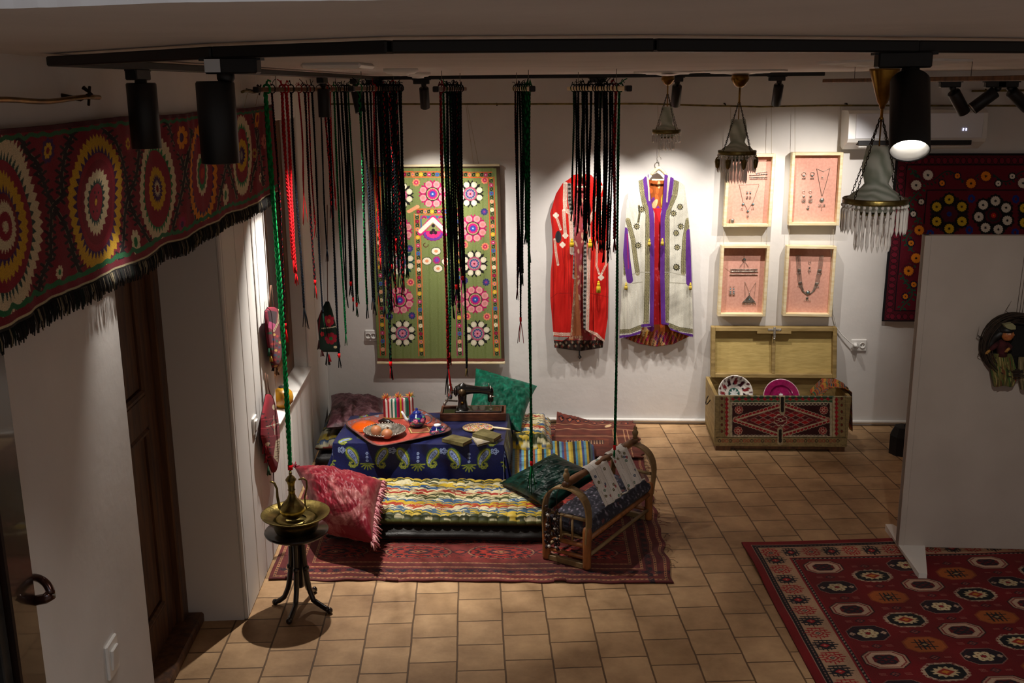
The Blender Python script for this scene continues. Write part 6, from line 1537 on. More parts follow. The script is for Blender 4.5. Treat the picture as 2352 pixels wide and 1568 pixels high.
# ================================================================== CUSHIONS
M['v_pink'] = velvet('crushed_pink_velvet', '#721624', '#c48a84', 4, (1, 1, 1.4))
M['v_mauve'] = velvet('crushed_mauve_velvet', '#42232a', '#a27880', 7)
M['v_green'] = velvet('crushed_green_velvet', '#004a38', '#0b8a6b', 14)
M['v_dkgreen'] = velvet('dark_green_velvet', '#011a15', '#063a2d', 7)
def cushion(name, label, c4, th, m, nseg=70, sag=.0, bulge=1.0, seed=0):
    c4 = [np.array(p, float) for p in c4]      # four corners around
    t = thing(name, label, 'cushion', (sum(c4)/4)*np.array([1, 1, 0])+np.array([0, 0, min(p[2] for p in c4)]))
    nrm = np.cross(c4[1]-c4[0], c4[3]-c4[0]); nrm /= np.linalg.norm(nrm)
    if nrm[2] < 0: nrm = -nrm
    U, V = ug(nseg, nseg, -1, 1, -1, 1); pin = .075
    u_ = U*(1-pin*(1-V**2)); v_ = V*(1-pin*(1-U**2)); a = ((u_+1)/2)[..., None]; b_ = ((v_+1)/2)[..., None]
    B = (c4[0]*(1-a)+c4[1]*a)*(1-b_)+(c4[3]*(1-a)+c4[2]*a)*b_
    h = th*((1-np.abs(U)**2.6)*(1-np.abs(V)**2.6))**.5
    h = h*(1+.08*nz(U*1.2, V*1.2, seed))+.012*np.clip(1-np.maximum(np.abs(U), np.abs(V))**4, 0, 1)*nz(U*2.6, V*2.6, seed+1)+.005*nz(U*7, V*7, seed+3)*np.clip(1-np.maximum(np.abs(U), np.abs(V))**6, 0, 1)
    g = G(); g.grid(B+nrm*(h*.62*bulge)[..., None]); g.grid(B-nrm*(h*.45)[..., None], flip=True); g.build('cover', m, t)
    return t, B, nrm
c, B_, n_ = cushion('cushion', 'large crushed pink-red velvet cushion with fringe, left front', [onz(676, 1072, .36), onz(880, 1106, .30), onz(856, 1246, .17), onz(730, 1216, .16)], .26, M['v_pink'], 90, seed=3)
g = G(); rs = np.random.RandomState(5)
for k in range(95):
    f = k/94; p = B_[int(f*89), -1]; L = rs.uniform(.025, .05)
    e = B_[int(f*89), -1]-B_[int(f*89), -8]; e = e/np.linalg.norm(e)
    for j in range(2):
        d = e+rs.randn(3)*.35; d[2] = -abs(d[2])-.25; d /= np.linalg.norm(d); q1 = p-e*.01+rs.randn(3)*.004
        g.tube([q1, q1+d*L*.5+(0, 0, .004), q1+d*L+(0, 0, -.008)], [.004, .0045, .003], 5, color=['#c07880', '#a85a66', '#d09a9a'][(k+j) % 3])
g.build('fringe', M['dye'], c)
g = G(); p = B_[0, 0]
for j in range(8): d = rs.randn(3); d[2] = abs(d[2])*.5; d /= np.linalg.norm(d); g.tube([p, p+d*.03], [.005, .003], 5, color='#7a2030')
g.build('corner_tuft', M['dye'], c)
cushion('cushion', 'mauve brown velvet cushion in the back left corner', [ony(760, 908, YB-.13), ony(884, 918, YB-.10), onz(880, 980, .265), onz(750, 982, .265)], .13, M['v_mauve'], seed=7)
cushion('cushion', 'bright emerald green velvet cushion leaning on the back wall behind the sewing machine', [ony(1093, 845, YB-.13), ony(1234, 886, YB-.11), onz(1196, 990, .20), onz(1068, 975, .22)], .12, M['v_green'], seed=9)
cushion('cushion', 'dark green velvet cushion beside the wooden cradle', [onz(1272, 1040, .36), onz(1385, 1088, .30), onz(1262, 1172, .19), onz(1146, 1110, .165)], .17, M['v_dkgreen'], seed=11)

# ================================================================== LOW TABLE UNDER THE BLUE CLOTH
ZT = .31
tF = onz(1000, 1019, ZT)[1]; tXL = onz(775, 1003, ZT)[0]; tXR = onz(1156, 1016, ZT)[0]; tB = onz(1165, 950, ZT)[1]-.0
tB = min(tB, tF+.66)
tt = thing('low_table', 'low wooden table hidden under the blue velvet cloth', 'table', ((tXL+tXR)/2, (tF+tB)/2, 0))
g = G(); g.bevbox((tXL+.012, tF+.012, ZT-.035), (tXR-.012, tB-.012, ZT-.006), .003); g.build('tabletop', M['wood'], tt)
for x in (tXL+.03, tXR-.08):
    for y in (tF+.06, tB-.08): g = G(); g.bevbox((x, y, .026), (x+.05, y+.05, ZT-.036), .003); g.build('leg', M['wood'], tt)
ov = ZT-.035; W_ = tXR-tXL; H_ = tB-tF
U, V = ug(560, 440); CX = -ov*.72+U*(W_+1.6*ov); CY = -ov+V*(H_+1.5*ov)     # cloth coordinates: 0..W_, 0..H_ on the table, CY<0 hangs at the front
cx_ = np.clip(CX, 0, W_); cy_ = np.clip(CY, 0, H_); ox = CX-cx_; oy = CY-cy_; o_ = np.hypot(ox, oy)
nx_ = ox/(o_+1e-9); ny_ = oy/(o_+1e-9)
fl = .010*np.clip(o_/.1, 0, 1)*(1+.9*nz((CX+CY)*3.2, o_*1.5, 6))+.022*np.clip(o_/ov, 0, 1)*(.5+.5*np.sin(CX*17+1.2*np.sin(CX*5)))
cr = (np.abs(ox) > 0) & (np.abs(oy) > 0)
fl = fl+.03*cr*np.clip(o_/ov, 0, 1)*np.sin(np.arctan2(np.abs(oy), np.abs(ox))*6)**2
rd = .012
z_ = ZT-o_+.0; z_ = np.where(o_ > 0, ZT-np.maximum(o_-rd*.4, 0), ZT)
z_ = np.maximum(z_, .03)
P = np.stack([tXL+cx_+nx_*(fl+.004), tF+cy_+ny_*(fl+.004), z_+.0015*nz(CX*4, CY*4, 5)], -1)
pt = Paint(CX, CY, '#0b144a')
def paisley(x, y, s, sg, rot=0):
    def R(dx, dy): dx *= sg; return (x+s*(dx*math.cos(rot)-dy*math.sin(rot)), y+s*(dx*math.sin(rot)+dy*math.cos(rot)))
    # tear shape along a bent spine from the round head (top) to the curled tip
    sp = [(.30, .55, .34), (.22, .42, .42), (.08, .25, .46), (-.06, .06, .44), (-.2, -.15, .38), (-.32, -.38, .29), (-.38, -.62, .22), (-.32, -.86, .18), (-.12, -1.02, .16), (.12, -1.0, .15), (.28, -.84, .13), (.24, -.64, .11), (.08, -.60, .09)]
    for f, c_, m_ in ((1.28, '#3c5a2a', 13), (1.0, '#98a038', 13), (.62, '#14236a', 13), (.5, '#8fa2cc', 7)):
        for (dx, dy, r_) in sp[:m_]:
            xx, yy = R(dx, dy); pt.ell(xx, yy, s*r_*(f if r_ > .2 or f > .9 else f*.5), s*r_*(f if r_ > .2 or f > .9 else f*.5), c_)
    for dx, dy in ((.2, .38), (.02, .12), (-.16, -.14)):
        xx, yy = R(dx, dy); pt.ell(xx, yy, s*.12, s*.12, '#14236a'); pt.ell(xx, yy, s*.06, s*.06, '#8fa2cc')
def sprig(x, y, s):
    for k in range(7): a = -PI/2+(k-3)*.5; pt.line([(x, y), (x+s*math.cos(a), y+s*math.sin(a))], s*.22, '#5e6e2c'); pt.line([(x+s*.4*math.cos(a), y+s*.4*math.sin(a)), (x+s*math.cos(a), y+s*math.sin(a))], s*.1, '#9aa040')
    for k in range(3): pt.ell(x, y+s*(.45+.55*k), s*.2, s*.2, '#8ea0c8'); pt.ell(x, y+s*(.45+.55*k), s*.08, s*.08, '#1a2a6a')
def border(f, n, L):      # f maps (along, depth below the edge) to cloth coordinates
    pass
nP = 6; stp = (W_-.10)/nP
for k in range(nP):
    x = .05+stp*(k+.5); sg = 1 if k % 2 else -1; paisley(x+sg*.012, -.085, .062, sg)
for k in range(nP//2+1):
    x = .05+stp*(2*k); pt.petals(x, -.045, .017, .012, 5, .009, .009, '#8ea0c8', 0, '#1a2a6a', .4)
for k in range(nP//2): x = .05+stp*(2*k+1); sprig(x, -.13, .042)
for x in (-.04, W_+.04): sprig(x, -.11, .05)
for (x, y, sg) in ((-.075, .12, 1), (-.075, .32, -1), (-.075, .52, 1), (W_+.075, .12, -1), (W_+.075, .32, 1), (W_+.075, .52, -1), (.06, .05, 1), (W_-.07, .05, -1), (.08, H_-.07, -1), (W_-.08, H_-.07, 1)): paisley(x, y, .055, sg, 1.57 if abs(x) > W_ or x < 0 else 0)
for x, y in ((.22, .05), (.16, .12), (.30, H_-.05), (.22, H_-.05), (W_-.2, H_-.08), (-.04, .22), (-.04, .42), (W_+.05, .22)): sprig(x, y, .038)
o = sheet('tablecloth', P, pt.get(), M['dyevelvet'], None, 0, (0, 0, -1)); tag(o, 'royal blue velvet tablecloth with paisley border on the low table', 'tablecloth')
TZ0 = ZT+.003
def ot(x, y, z=0.0): return onz(x, y, TZ0+z)
# ---- tray
c4 = [ot(783, 968, .02), ot(962, 936, .02), ot(1047, 989, .02), ot(864, 1029, .02)]
tr = thing('serving_tray', 'large red rectangular tray with worn blue rim on the blue tablecloth', 'tray', (sum(c4)/4)[:2].tolist()+[TZ0])
U, V = ug(200, 200, -1, 1, -1, 1); r8 = (np.abs(U)**7+np.abs(V)**7)**(1/7.); mx_ = np.maximum(np.abs(U), np.abs(V)); k_ = np.where(r8 > 1e-6, mx_/np.maximum(r8, 1e-6), 1); Us, Vs = U*k_, V*k_
a = ((Us+1)/2)[..., None]; b_ = ((Vs+1)/2)[..., None]; P = (c4[0]*(1-a)+c4[1]*a)*(1-b_)+(c4[3]*(1-a)+c4[2]*a)*b_
P[..., 2] = TZ0+.006+.018*np.clip((mx_-.84)/.12, 0, 1)**1.3
pt = Paint(Us, Vs, '#a8453a'); r_ = (np.abs(pt.X)**7+np.abs(pt.Y)**7)**(1/7.)
nn = nz(pt.X*2.2, pt.Y*2.2, 4, 9)
pt.C[(nn > .9)] = rgb('#b86a58'); pt.C[(pt.X < -.35) & (pt.Y < .2) & (nz(pt.X*3, pt.Y*3, 8) > .1)] = rgb('#4f5a78'); pt.C[r_ > .84] = rgb('#8a4a40'); pt.C[(r_ > .9) & (nz(pt.X*9, pt.Y*9, 11) > .5)] = rgb('#6f7686'); pt.C[r_ > .965] = rgb('#5c3c38')
sheet('tray', P, pt.get(), M['dyepaint'], tr, .0035, (0, 0, -1))
ZTR = TZ0+.0075
def otr(x, y, z=0.0): return onz(x, y, ZTR+z)
def lathe_thing(name, label, cat, prof, c, m, seg=40, color=None): g = G(); g.lathe(prof, c, seg, color=color); return tag(g.build(name, m), label, cat)
# inverted orange bowl
c = otr(838, 984); R = .072
lathe_thing('glazed_bowl', 'upturned glossy orange glazed bowl on the red tray', 'bowl', [(R*1.22*math.cos(t_), .003+.046*math.sin(t_)) for t_ in np.linspace(0, PI/2-.01, 14)], c, mat('orange_glaze', '#c8500e', .12, coat=.8))
# silver bowl and the two pomegranates
c = otr(884, 999); R = .130
g = G(); th = np.arange(72)*2*PI/72
pr = [(R*.45, 0), (R*.5, .002), (R*.8, .018), (R*.93, .030), (R, .034), (R*1.0, .037), (R*.92, .034), (R*.78, .022), (R*.5, .007), (.001, .006)]
g.lathe(pr, c, 72)
for k in range(44): a_ = k*2*PI/44; g.ball(c+(R*.985*math.cos(a_), R*.985*math.sin(a_), .037), .0052, 6)
tag(g.build('silver_bowl', M['silver']), 'wide silver bowl with beaded rim holding two pomegranates on the tray', 'bowl')
M['pomeg'] = mat('pomegranate_skin', '#a87448', .5, c2='#9c5c3c', scale=9)
def pomegranate(px, py, r, lb, tilt=(0, 0, 1)):
    c_ = onz(px, py, ZTR+.007+r); t = thing('pomegranate', lb, 'fruit', c_-(0, 0, r), 0, 'pomegranates in the silver bowl')
    g = G(); g.ball(c_, r, 24, sz=.93); g.build('fruit', M['pomeg'], t)
    g = G(); ax = np.array(tilt, float); ax /= np.linalg.norm(ax); g.lathe([(r*.18, r*.85), (r*.17, r*1.05), (r*.26, r*1.22), (r*.2, r*1.18), (r*.1, r*.98), (.001, r*.95)], c_, 10, axis=ax); g.build('crown', mat('dried_crown', '#5a3a22', .8), t)
pomegranate(864, 988, .034, 'orange-red pomegranate at the left in the silver bowl', (-.1, .3, .9)); pomegranate(889, 996, .035, 'pinkish pomegranate at the right in the silver bowl', (.1, .2, 1))
# dark wooden ladle behind the bowls
g = G(); a_ = otr(870, 967, .016); b2 = otr(905, 972, .012); g.tube([a_, a_+(b2-a_)*.3+(0, 0, .006), a_+(b2-a_)*.65+(0, 0, .004), b2], [.008, .019, .017, .008], 12); tag(g.build('wooden_scoop', mat('dark_polished_wood', '#1c1512', .3)), 'dark polished scoop lying between the orange bowl and the tasselled cosy', 'scoop')
# tasselled tea cosy
c = otr(916, 957); cz = thing('tea_cosy', 'tall striped tea cosy with three sparkling tufts at the back of the tray', 'tea cosy', c)
U, V = ug(180, 50); th = U*2*PI; A_c, B_c = .098, .042; hgt = .135+.012*np.cos(th*1.0)*0
zz = V*hgt; sc = np.where(V < .8, 1, np.sqrt(np.clip(1-((V-.8)/.2)**2, 0, 1))*.35+.65); sc = np.where(V >= .999, .02, sc)
ca, sa = math.cos(.28), math.sin(.28); lx = A_c*sc*np.cos(th)*(1+.015*np.cos(th*30)); ly = B_c*sc*np.sin(th)*(1+.03*np.cos(th*30))
P = np.stack([c[0]+lx*ca-ly*sa, c[1]+lx*sa+ly*ca, c[2]+zz+.002], -1)
pt = Paint(lx/.098, zz, '#d8d2c8'); seq = ['#8a1020', '#d8d2c8', '#a81424', '#d8d2c8', '#1c5a48', '#e0dcd0', '#0f7a6a', '#b0124e', '#7a0c3a', '#b89a20', '#b0124e', '#d8d2c8', '#2a6a5a', '#1c5a48', '#a81424', '#d8d2c8', '#8a1020']
pal = np.array([rgb(s_) for s_ in seq]); i_ = np.clip(((pt.X+1)/2*len(seq)).astype(int), 0, len(seq)-1); pt.C = pal[i_].copy(); pt.C[pt.Y < .008] = rgb('#b08c3a')
g = G(); g.grid(P[:, :-1], pt.get()[:, :-1], closed_u=True); g.build('body', M['dyefine'], cz)
M['tinsel'] = mat('gold_tinsel', '#c8962a', .25, .8)
for k, dx in enumerate((-.078, 0, .078)):
    g = G(); top = c+np.array([dx*ca, dx*sa, .128]); 
    for j in range(46):
        d = rs.randn(3); d[2] = abs(d[2])+.3; d /= np.linalg.norm(d); g.tube([top, top+d*rs.uniform(.026, .042)], [.0020, .0010], 4, color=['#d8381c', '#e09a20', '#c8242a', '#2a7a4a', '#f0c040'][rs.randint(5)])
    g.build('tuft', M['dyefine'], cz)
# teapot, doily, bowl
g = G(); q0 = otr(964, 987, .002); s_ = .052; cr_, sr_ = math.cos(.25), math.sin(.25)
Pd = [(q0[0]+s_*1.3*(x*cr_-y*sr_), q0[1]+s_*(x*sr_+y*cr_), 0) for x, y in ((-1, -1), (1, -1), (1, 1), (-1, 1))]
P, U, V = quad_uv([Pd[3], Pd[2], Pd[1], Pd[0]], q0[2], 50, 40); pt = Paint(U, V, '#8a4a34'); pt.mask((np.minimum(np.minimum(U, 1-U), np.minimum(V, 1-V)) < .1), '#c8b070'); pt.mask((np.minimum(np.minimum(U, 1-U), np.minimum(V, 1-V)) < .05), '#7a5a30')
tag(sheet('doily', P, pt.get(), M['dye'], None, .002, (0, 0, -1)), 'small square cloth mat with gold edge under the teapot', 'mat')
c = otr(958, 979, .005); tp = thing('teapot', 'small blue teapot painted with pink roses on the red tray', 'teapot', c)
def rose_paint(p, seed):
    r_ = np.random.RandomState(seed)
    for k in range(9):
        x = k/9+.03*r_.randn(); y = .3+.3*r_.rand()
        for o__ in (0,): p.star(x, y, .055, .16, 7, .25, '#b8466a'); p.star(x, y, .035, .10, 6, .25, '#d88aa0'); p.ell(x, y, .012, .04, '#7a1838')
        p.ell(x+.05, y+.16, .035, .06, '#4f9a6a', .6); p.ell(x-.05, y-.16, .03, .05, '#3c8a5c', -.5); p.ell(x+.055, y-.1, .012, .035, '#d8b040')
def painted_lathe(name, prof, c, m, base, seed, parent, seg=64, top='#141a58'):
    prof = dense(prof, 30); U, V = ug(seg, len(prof), 0, 1-1/seg); th = U*2*PI; R_ = np.array([p[0] for p in prof])[:, None]; Z_ = np.array([p[1] for p in prof])[:, None]+0*U
    P = np.stack([c[0]+R_*np.cos(th), c[1]+R_*np.sin(th), c[2]+Z_], -1); pt = Paint(U, V, base); rose_paint(pt, seed); g = G(); g.grid(P, pt.get(), closed_u=True)
    return g.build(name, m, parent)
R = .058
painted_lathe('body', [(R*.55, 0), (R*.62, .002), (R*.95, .026), (R, .048), (R*.88, .071), (R*.5, .088), (R*.46, .090)], c, M['dyeglaze'], '#161c5e', 2, tp)
g = G(); g.lathe([(R*.5, .089), (R*.48, .096), (R*.2, .104), (R*.1, .107), (R*.16, .115), (R*.1, .123), (.001, .124)], c, 28); g.build('teapot_lid', mat('cobalt_glaze', '#1a2a7a', .12, coat=.7), tp)
g = G(); g.tube([c+(-R*.8, -.006, .034), c+(-R*1.2, -.010, .054), c+(-R*1.4, -.012, .082), c+(-R*1.62, -.014, .104)], [.013, .010, .0075, .006], 12); g.build('spout', mat('white_porcelain', '#d8dce0', .15, coat=.5), tp)
g = G(); g.tube([c+(R*(.85+.75*math.sin(a_)), .008, .047+.031*math.cos(a_)) for a_ in np.linspace(.1, PI-.1, 14)], .0045, 8); g.build('pot_handle', mat('pale_blue_porcelain', '#9aa4b8', .2), tp)
c = otr(1005, 993, 0); t = thing('tea_bowl', 'small upturned blue tea bowl with roses and white foot on the tray', 'bowl', c); R = .052
painted_lathe('body', [(R, 0), (R*1.0, .006), (R*.92, .022), (R*.6, .040), (R*.42, .045)], c, M['dyeglaze'], '#161c5e', 4, t)
g = G(); g.lathe([(R*.44, .043), (R*.42, .053), (R*.36, .053), (R*.34, .047), (.001, .047)], c, 28); g.build('foot', mat('white_glaze', '#dfe3ea', .15), t)
# ---- books
M['olive'] = mat('olive_book_cloth', '#6b6238', .8, c2='#5d552f', scale=60, bumpk=.2); M['pages'] = mat('aged_paper', '#a48a62', .9, c2='#7d6542', scale=3, stretch=(1, 1, 60))
def book(q, h, label, z=0.0, grp=None, cover='olive'):     # q: picture corners of the top face: left, back, right, front
    P4 = [onz(x, y, TZ0+z+h) for x, y in q]; c_ = sum(P4)/4
    t = thing('book', label, 'book', (c_[0], c_[1], TZ0+z), 0, grp)
    def pr(s, z0, z1):
        g = G(); Q = [c_+(p-c_)*s for p in P4]; V = [(p[0], p[1], z0) for p in Q]+[(p[0], p[1], z1) for p in Q]; g.add(V, [(0, 1, 2, 3), (7, 6, 5, 4), (0, 4, 5, 1), (1, 5, 6, 2), (2, 6, 7, 3), (3, 7, 4, 0)], False); return g
    zz = TZ0+z; g = pr(1, zz+h-.003, zz+h); g2 = pr(1, zz, zz+.003); g.add(np.concatenate(g2.V), [(0, 1, 2, 3), (7, 6, 5, 4), (0, 4, 5, 1), (1, 5, 6, 2), (2, 6, 7, 3), (3, 7, 4, 0)], False)
    e = [c_+(p-c_)*1.0 for p in P4]; g.add([(e[0][0], e[0][1], zz), (e[3][0], e[3][1], zz), (e[3][0], e[3][1], zz+h), (e[0][0], e[0][1], zz+h), (e[0][0]+.003, e[0][1]+.003, zz), (e[3][0]+.003, e[3][1]+.003, zz), (e[3][0]+.003, e[3][1]+.003, zz+h), (e[0][0]+.003, e[0][1]+.003, zz+h)], [(0, 1, 2, 3), (7, 6, 5, 4)], False)
    g.build('cover', M[cover], t); g = pr(.955, zz+.003, zz+h-.003); g.build('pages', M['pages'], t); return t
book([(1015, 1007), (1040, 997), (1085, 1007), (1063, 1018)], .022, 'olive green book lying alone on the blue tablecloth')
book([(1082, 1000), (1100, 992), (1146, 1008), (1096, 1017)], .012, 'pale printed booklet under the upper olive book', 0, None, 'palepaper') if False else None
M['palepaper'] = mat('faded_printed_paper', '#b0a48a', .85, c2='#8f8a80', scale=40)
book([(1083, 1002), (1103, 994), (1143, 1009), (1097, 1021)], .012, 'pale worn booklet under the other olive book', 0, None, 'palepaper')
book([(1085, 995), (1110, 983), (1152, 997), (1134, 1008)], .022, 'olive green book on top of the pale booklet at the table corner', .0125)
# ---- beaded round mirror with a handle
c = ot(1098, 983, .004); t = thing('hand_mirror', 'round beaded hand mirror with pale wooden handle on the tablecloth', 'hand mirror', c)
U, V = ug(90, 26); th = U*2*PI; Rm = .098; P = np.stack([c[0]+Rm*V*np.cos(th), c[1]+Rm*.86*V*np.sin(th), c[2]+.006+.004*np.sin(V*40)*.3+.0015*np.sin(th*40)*V], -1); pt = Paint(np.cos(th)*V, np.sin(th)*V, '#d8d0b8'); r_ = np.random.RandomState(8)
for k in range(240): a_ = r_.uniform(0, 6.28); d_ = math.sqrt(r_.rand())*.88; pt.ell(d_*math.cos(a_), d_*math.sin(a_), .07, .07, ['#b01c2a', '#d8448a', '#1c6a4a', '#e8c030', '#e8e4d8', '#e0662a', '#2a4a8a'][k % 7])
pt.C[(pt.X**2+pt.Y**2) > .88] = rgb('#c8ae7c')
g = G(); g.grid(P, pt.get()); g.lathe([(Rm*.98, 0), (Rm, .003), (Rm*.98, .006)], c, 60, sy=.86, color='#b89a68'); g.build('beaded_disc', M['dye'], t)
g = G(); h0 = c+(Rm*.93, 0, .006); h1 = onz(1172, 986, TZ0+.01); g.tube([h0, h0+(h1-h0)*.3, h0+(h1-h0)*.6, h1], [.006, .008, .007, .005], 10); g.build('mirror_handle', M['palewood'], t)

# ================================================================== SEWING MACHINE
p1 = onz(1011, 967, TZ0); p2 = onz(1162, 966, TZ0); ex = (p2-p1); Ws = np.linalg.norm(ex); ex /= Ws; ey = np.array([-ex[1], ex[0], 0])
sm_ = thing('sewing_machine', 'old black hand-cranked sewing machine on a wooden base', 'sewing machine', (p1+p2)/2+ey*.1)
TS = lambda V: p1+V[:, :1]*ex+V[:, 1:2]*ey+np.where(V[:, 2:3] > .0577, .0577+(V[:, 2:3]-.0577)*1.13, V[:, 2:3])*np.array([0, 0, 1.0])
ts = lambda *p: TS(np.array([p], float))[0]
k = Ws/.44; BD = .185*k; BH = .052*k
g = G()
for lo, hi in (((0, 0, 0), (Ws, .014, BH)), ((0, BD-.014, 0), (Ws, BD, BH)), ((0, .014, 0), (.014, BD-.014, BH)), ((Ws-.014, .014, 0), (Ws, BD-.014, BH)), ((.014, .014, 0), (Ws-.014, BD-.014, .01))): g.bevbox(lo, hi, .0015, TS)
g.build('wooden_base', mat('reddish_brown_wood', '#6a3a20', .5, c2='#4a2614', scale=9, stretch=(1, 6, 6), bumpk=.15), sm_)
M['japan'] = mat('black_japanned_metal', '#0b0908', .25, c2='#2a1a12', scale=9, coat=.5, lo=.55, hi=.75)
g = G(); g.bevbox((.10*k, .03, BH-.012), (Ws-.03, BD-.03, BH+.006), .004, TS); g.bevbox((.016, .02, BH-.022), (.098*k, BD-.02, BH-.012), .002, TS); g.build('bed_plate', M['japan'], sm_)
ym = BD*.52
g = G()
col_ = [(.150, BH+.005, .050, .036), (.148, BH+.02, .034, .026), (.146, BH+.06, .028, .022), (.145, BH+.10, .032, .025), (.146, BH+.13, .036, .028), (.150, BH+.155, .028, .022), (.152, BH+.165, .004, .004)]
th = np.arange(20)*2*PI/20
Pc = np.array([[(x*k+a_*k*np.sign(math.cos(t_))*abs(math.cos(t_))**.7, ym+b2*k*np.sign(math.sin(t_))*abs(math.sin(t_))**.7, BH+(z-BH)*k) for t_ in th] for x, z, a_, b2 in col_]); g.grid(TS(Pc.reshape(-1, 3)).reshape(Pc.shape), closed_u=True)
arm = [(.10, .118, .022, .026), (.125, .120, .030, .034), (.16, .124, .030, .034), (.21, .124, .024, .026), (.27, .120, .021, .021), (.305, .118, .021, .024), (.33, .116, .023, .026), (.352, .112, .022, .024), (.358, .112, .004, .004)]
Pc = np.array([[(x*k, ym+a_*k*math.cos(t_), BH+z*k+b2*k*math.sin(t_)) for t_ in th] for x, z, a_, b2 in arm]); g.grid(TS(Pc.reshape(-1, 3)).reshape(Pc.shape), closed_u=True)
g.bevbox((.318*k, ym-.020*k, BH+.048*k), (.356*k, ym+.020*k, BH+.125*k), .008, TS)
g.build('machine_body', M['japan'], sm_)
g = G(); g.lathe([(.001, 0), (.024*k, 0), (.026*k, .003), (.001, .005)], ts(.147*k, ym-.030*k, BH+.112*k), 24, axis=-ey); g.build('badge', mat('worn_brass_badge', '#5c4a34', .4, .6), sm_)
g = G(); g.lathe([(.010*k, 0), (.011*k, .0015), (.001, .002)], ts(.147*k, ym-.024*k, BH+.045*k), 16, axis=-ey); g.build('gold_crest', M['brass'], sm_)
g = G(); wc = ts(.066*k, ym, BH+.112*k); g.lathe([(.034*k, -.012), (.046*k, -.014), (.052*k, -.006), (.052*k, .008), (.046*k, .014), (.036*k, .013), (.034*k, .004), (.034*k, -.012)], wc, 36, axis=ex, cap=False); g.cyl(wc-ex*.010, wc+ex*.05*k, .013*k)
for j in range(5): a_ = j*2*PI/5; g.bar(wc, wc+ey*.036*k*math.cos(a_)+np.array([0, 0, .036*k*math.sin(a_)]), .008, .006, up=tuple(ex))
g.build('hand_wheel', M['chrome'], sm_)
g = G(); g.cyl(ts(.09*k, ym, BH+.112*k), ts(.115*k, ym, BH+.112*k), .024*k, seg=20); g.lathe([(.034*k, -.002), (.034*k, .008), (.02*k, .012)], ts(.10*k, ym, BH+.112*k), 24, axis=ex); g.build('wheel_hub', M['japan'], sm_)
g = G(); g.tube([ts(.06*k, ym-.02, BH+.112*k), ts(.045*k, ym-.03, BH+.06*k), ts(.03*k, ym-.03, BH+.045*k)], .005, 8); g.tube([ts(.03*k, ym-.03, BH+.045*k), ts(.03*k, ym-.06, BH+.05*k)], [.008, .010], 10); g.tube([ts(.03*k, ym-.01, BH+.06*k), ts(.07*k, ym-.01, BH+.058*k), ts(.115*k, ym-.01, BH+.055*k)], .006, 8); g.build('crank', M['silver'], sm_)
g = G(); xn = .338*k
g.cyl(ts(xn, ym-.012, BH+.15*k), ts(xn, ym-.012, BH+.005), .0035); g.cyl(ts(xn-.012, ym-.014, BH+.145*k), ts(xn-.012, ym-.014, BH+.165*k), .003); g.bevbox((xn-.008, ym-.03, BH+.004), (xn+.008, ym-.004, BH+.009), .001, TS); g.lathe([(.001, 0), (.010, .0), (.010, .004), (.004, .006), (.004, .014), (.008, .018), (.001, .02)], ts(xn, ym-.022*k, BH+.085*k), 14, axis=-ey); g.cyl(ts(xn, ym-.02, BH+.085*k), ts(xn+.03*k, ym-.025, BH+.087*k), .003)
g.build('needle_bar', M['silver'], sm_)
g = G(); g.ball(ts(.158*k, .012, BH-.006), .007, 10); g.build('bed_screw', M['chrome'], sm_)

# ================================================================== SIDE TABLE, BASIN, EWER
tc_ = onz(692, 1390, 0); zt = zat(tc_[0], tc_[1], 1215); Rt = 73*proj((tc_[0], tc_[1], zt))[2]/FPX
st = thing('side_table', 'small round dark pedestal table with four curved feet by the left wall', 'side table', tc_)
M['mahog'] = mat('dark_mahogany', '#1e0f0a', .3, c2='#120806', scale=8, coat=.4)
g = G(); g.lathe([(.001, -.030), (Rt*.80, -.030), (Rt*.88, -.018), (Rt*.98, -.014), (Rt, -.006), (Rt*.98, 0), (.001, 0)], (tc_[0], tc_[1], zt), 48); g.build('tabletop', M['mahog'], st)
g = G(); g.lathe([(.02, .10), (.022, .11), (.022, zt-.05), (.045, zt-.03), (.001, zt-.029)], (tc_[0], tc_[1], 0), 16); g.build('column', M['mahog'], st)
for fx, fy in ((632, 1380), (664, 1424), (757, 1400), (722, 1352)):
    f = onz(fx, fy, .02); d = f-tc_; d[2] = 0; L = np.linalg.norm(d); d /= L
    pr = [(.030, zt-.03), (.034, zt*.62), (.040, zt*.5), (.046, zt*.38), (.055, .10), (.078, .045), (L*.85, .022), (L, .016)]
    prs = dense(pr, 22); sd = np.array([-d[1], d[0], 0])
    g = G(); pts = [tc_+d*a_+np.array([0, 0, z]) for a_, z in prs]
    g.tube(pts, [.013 if z > .1 else .0125 for a_, z in prs], 10)
    g.ball(pts[-1], .0155, 10); g.ball(tc_+d*.042+(0, 0, zt*.52), .017, 10); g.build('leg', M['mahog'], st)
c = np.array([tc_[0], tc_[1], zt]); zz_ = proj(c)[2]; Rb = 78*zz_/FPX
dz_ = zat(tc_[0], tc_[1], 1180)-zt
g = G(); g.lathe([(Rb*.52, 0), (Rb*.62, .004), (Rb*.67, dz_*.5), (Rb*.69, dz_*.75), (Rb*.98, dz_*1.02), (Rb, dz_*1.1), (Rb*.97, dz_*1.1), (Rb*.66, dz_*.82), (Rb*.62, dz_*.6), (Rb*.55, dz_*.2), (.001, dz_*.18)], c, 64)
tag(g.build('brass_basin', M['oldbrass']), 'wide-rimmed old brass basin on the side table', 'basin')
g = G(); g.lathe([(Rb*.30, dz_*.62), (Rb*.56, dz_*.70), (Rb*.57, dz_*.76), (Rb*.30, dz_*.72)], c, 40, cap=False)
tag(g.build('basin_strainer', M['oldbrass']), 'ring-shaped brass strainer inside the basin under the ewer', 'strainer')
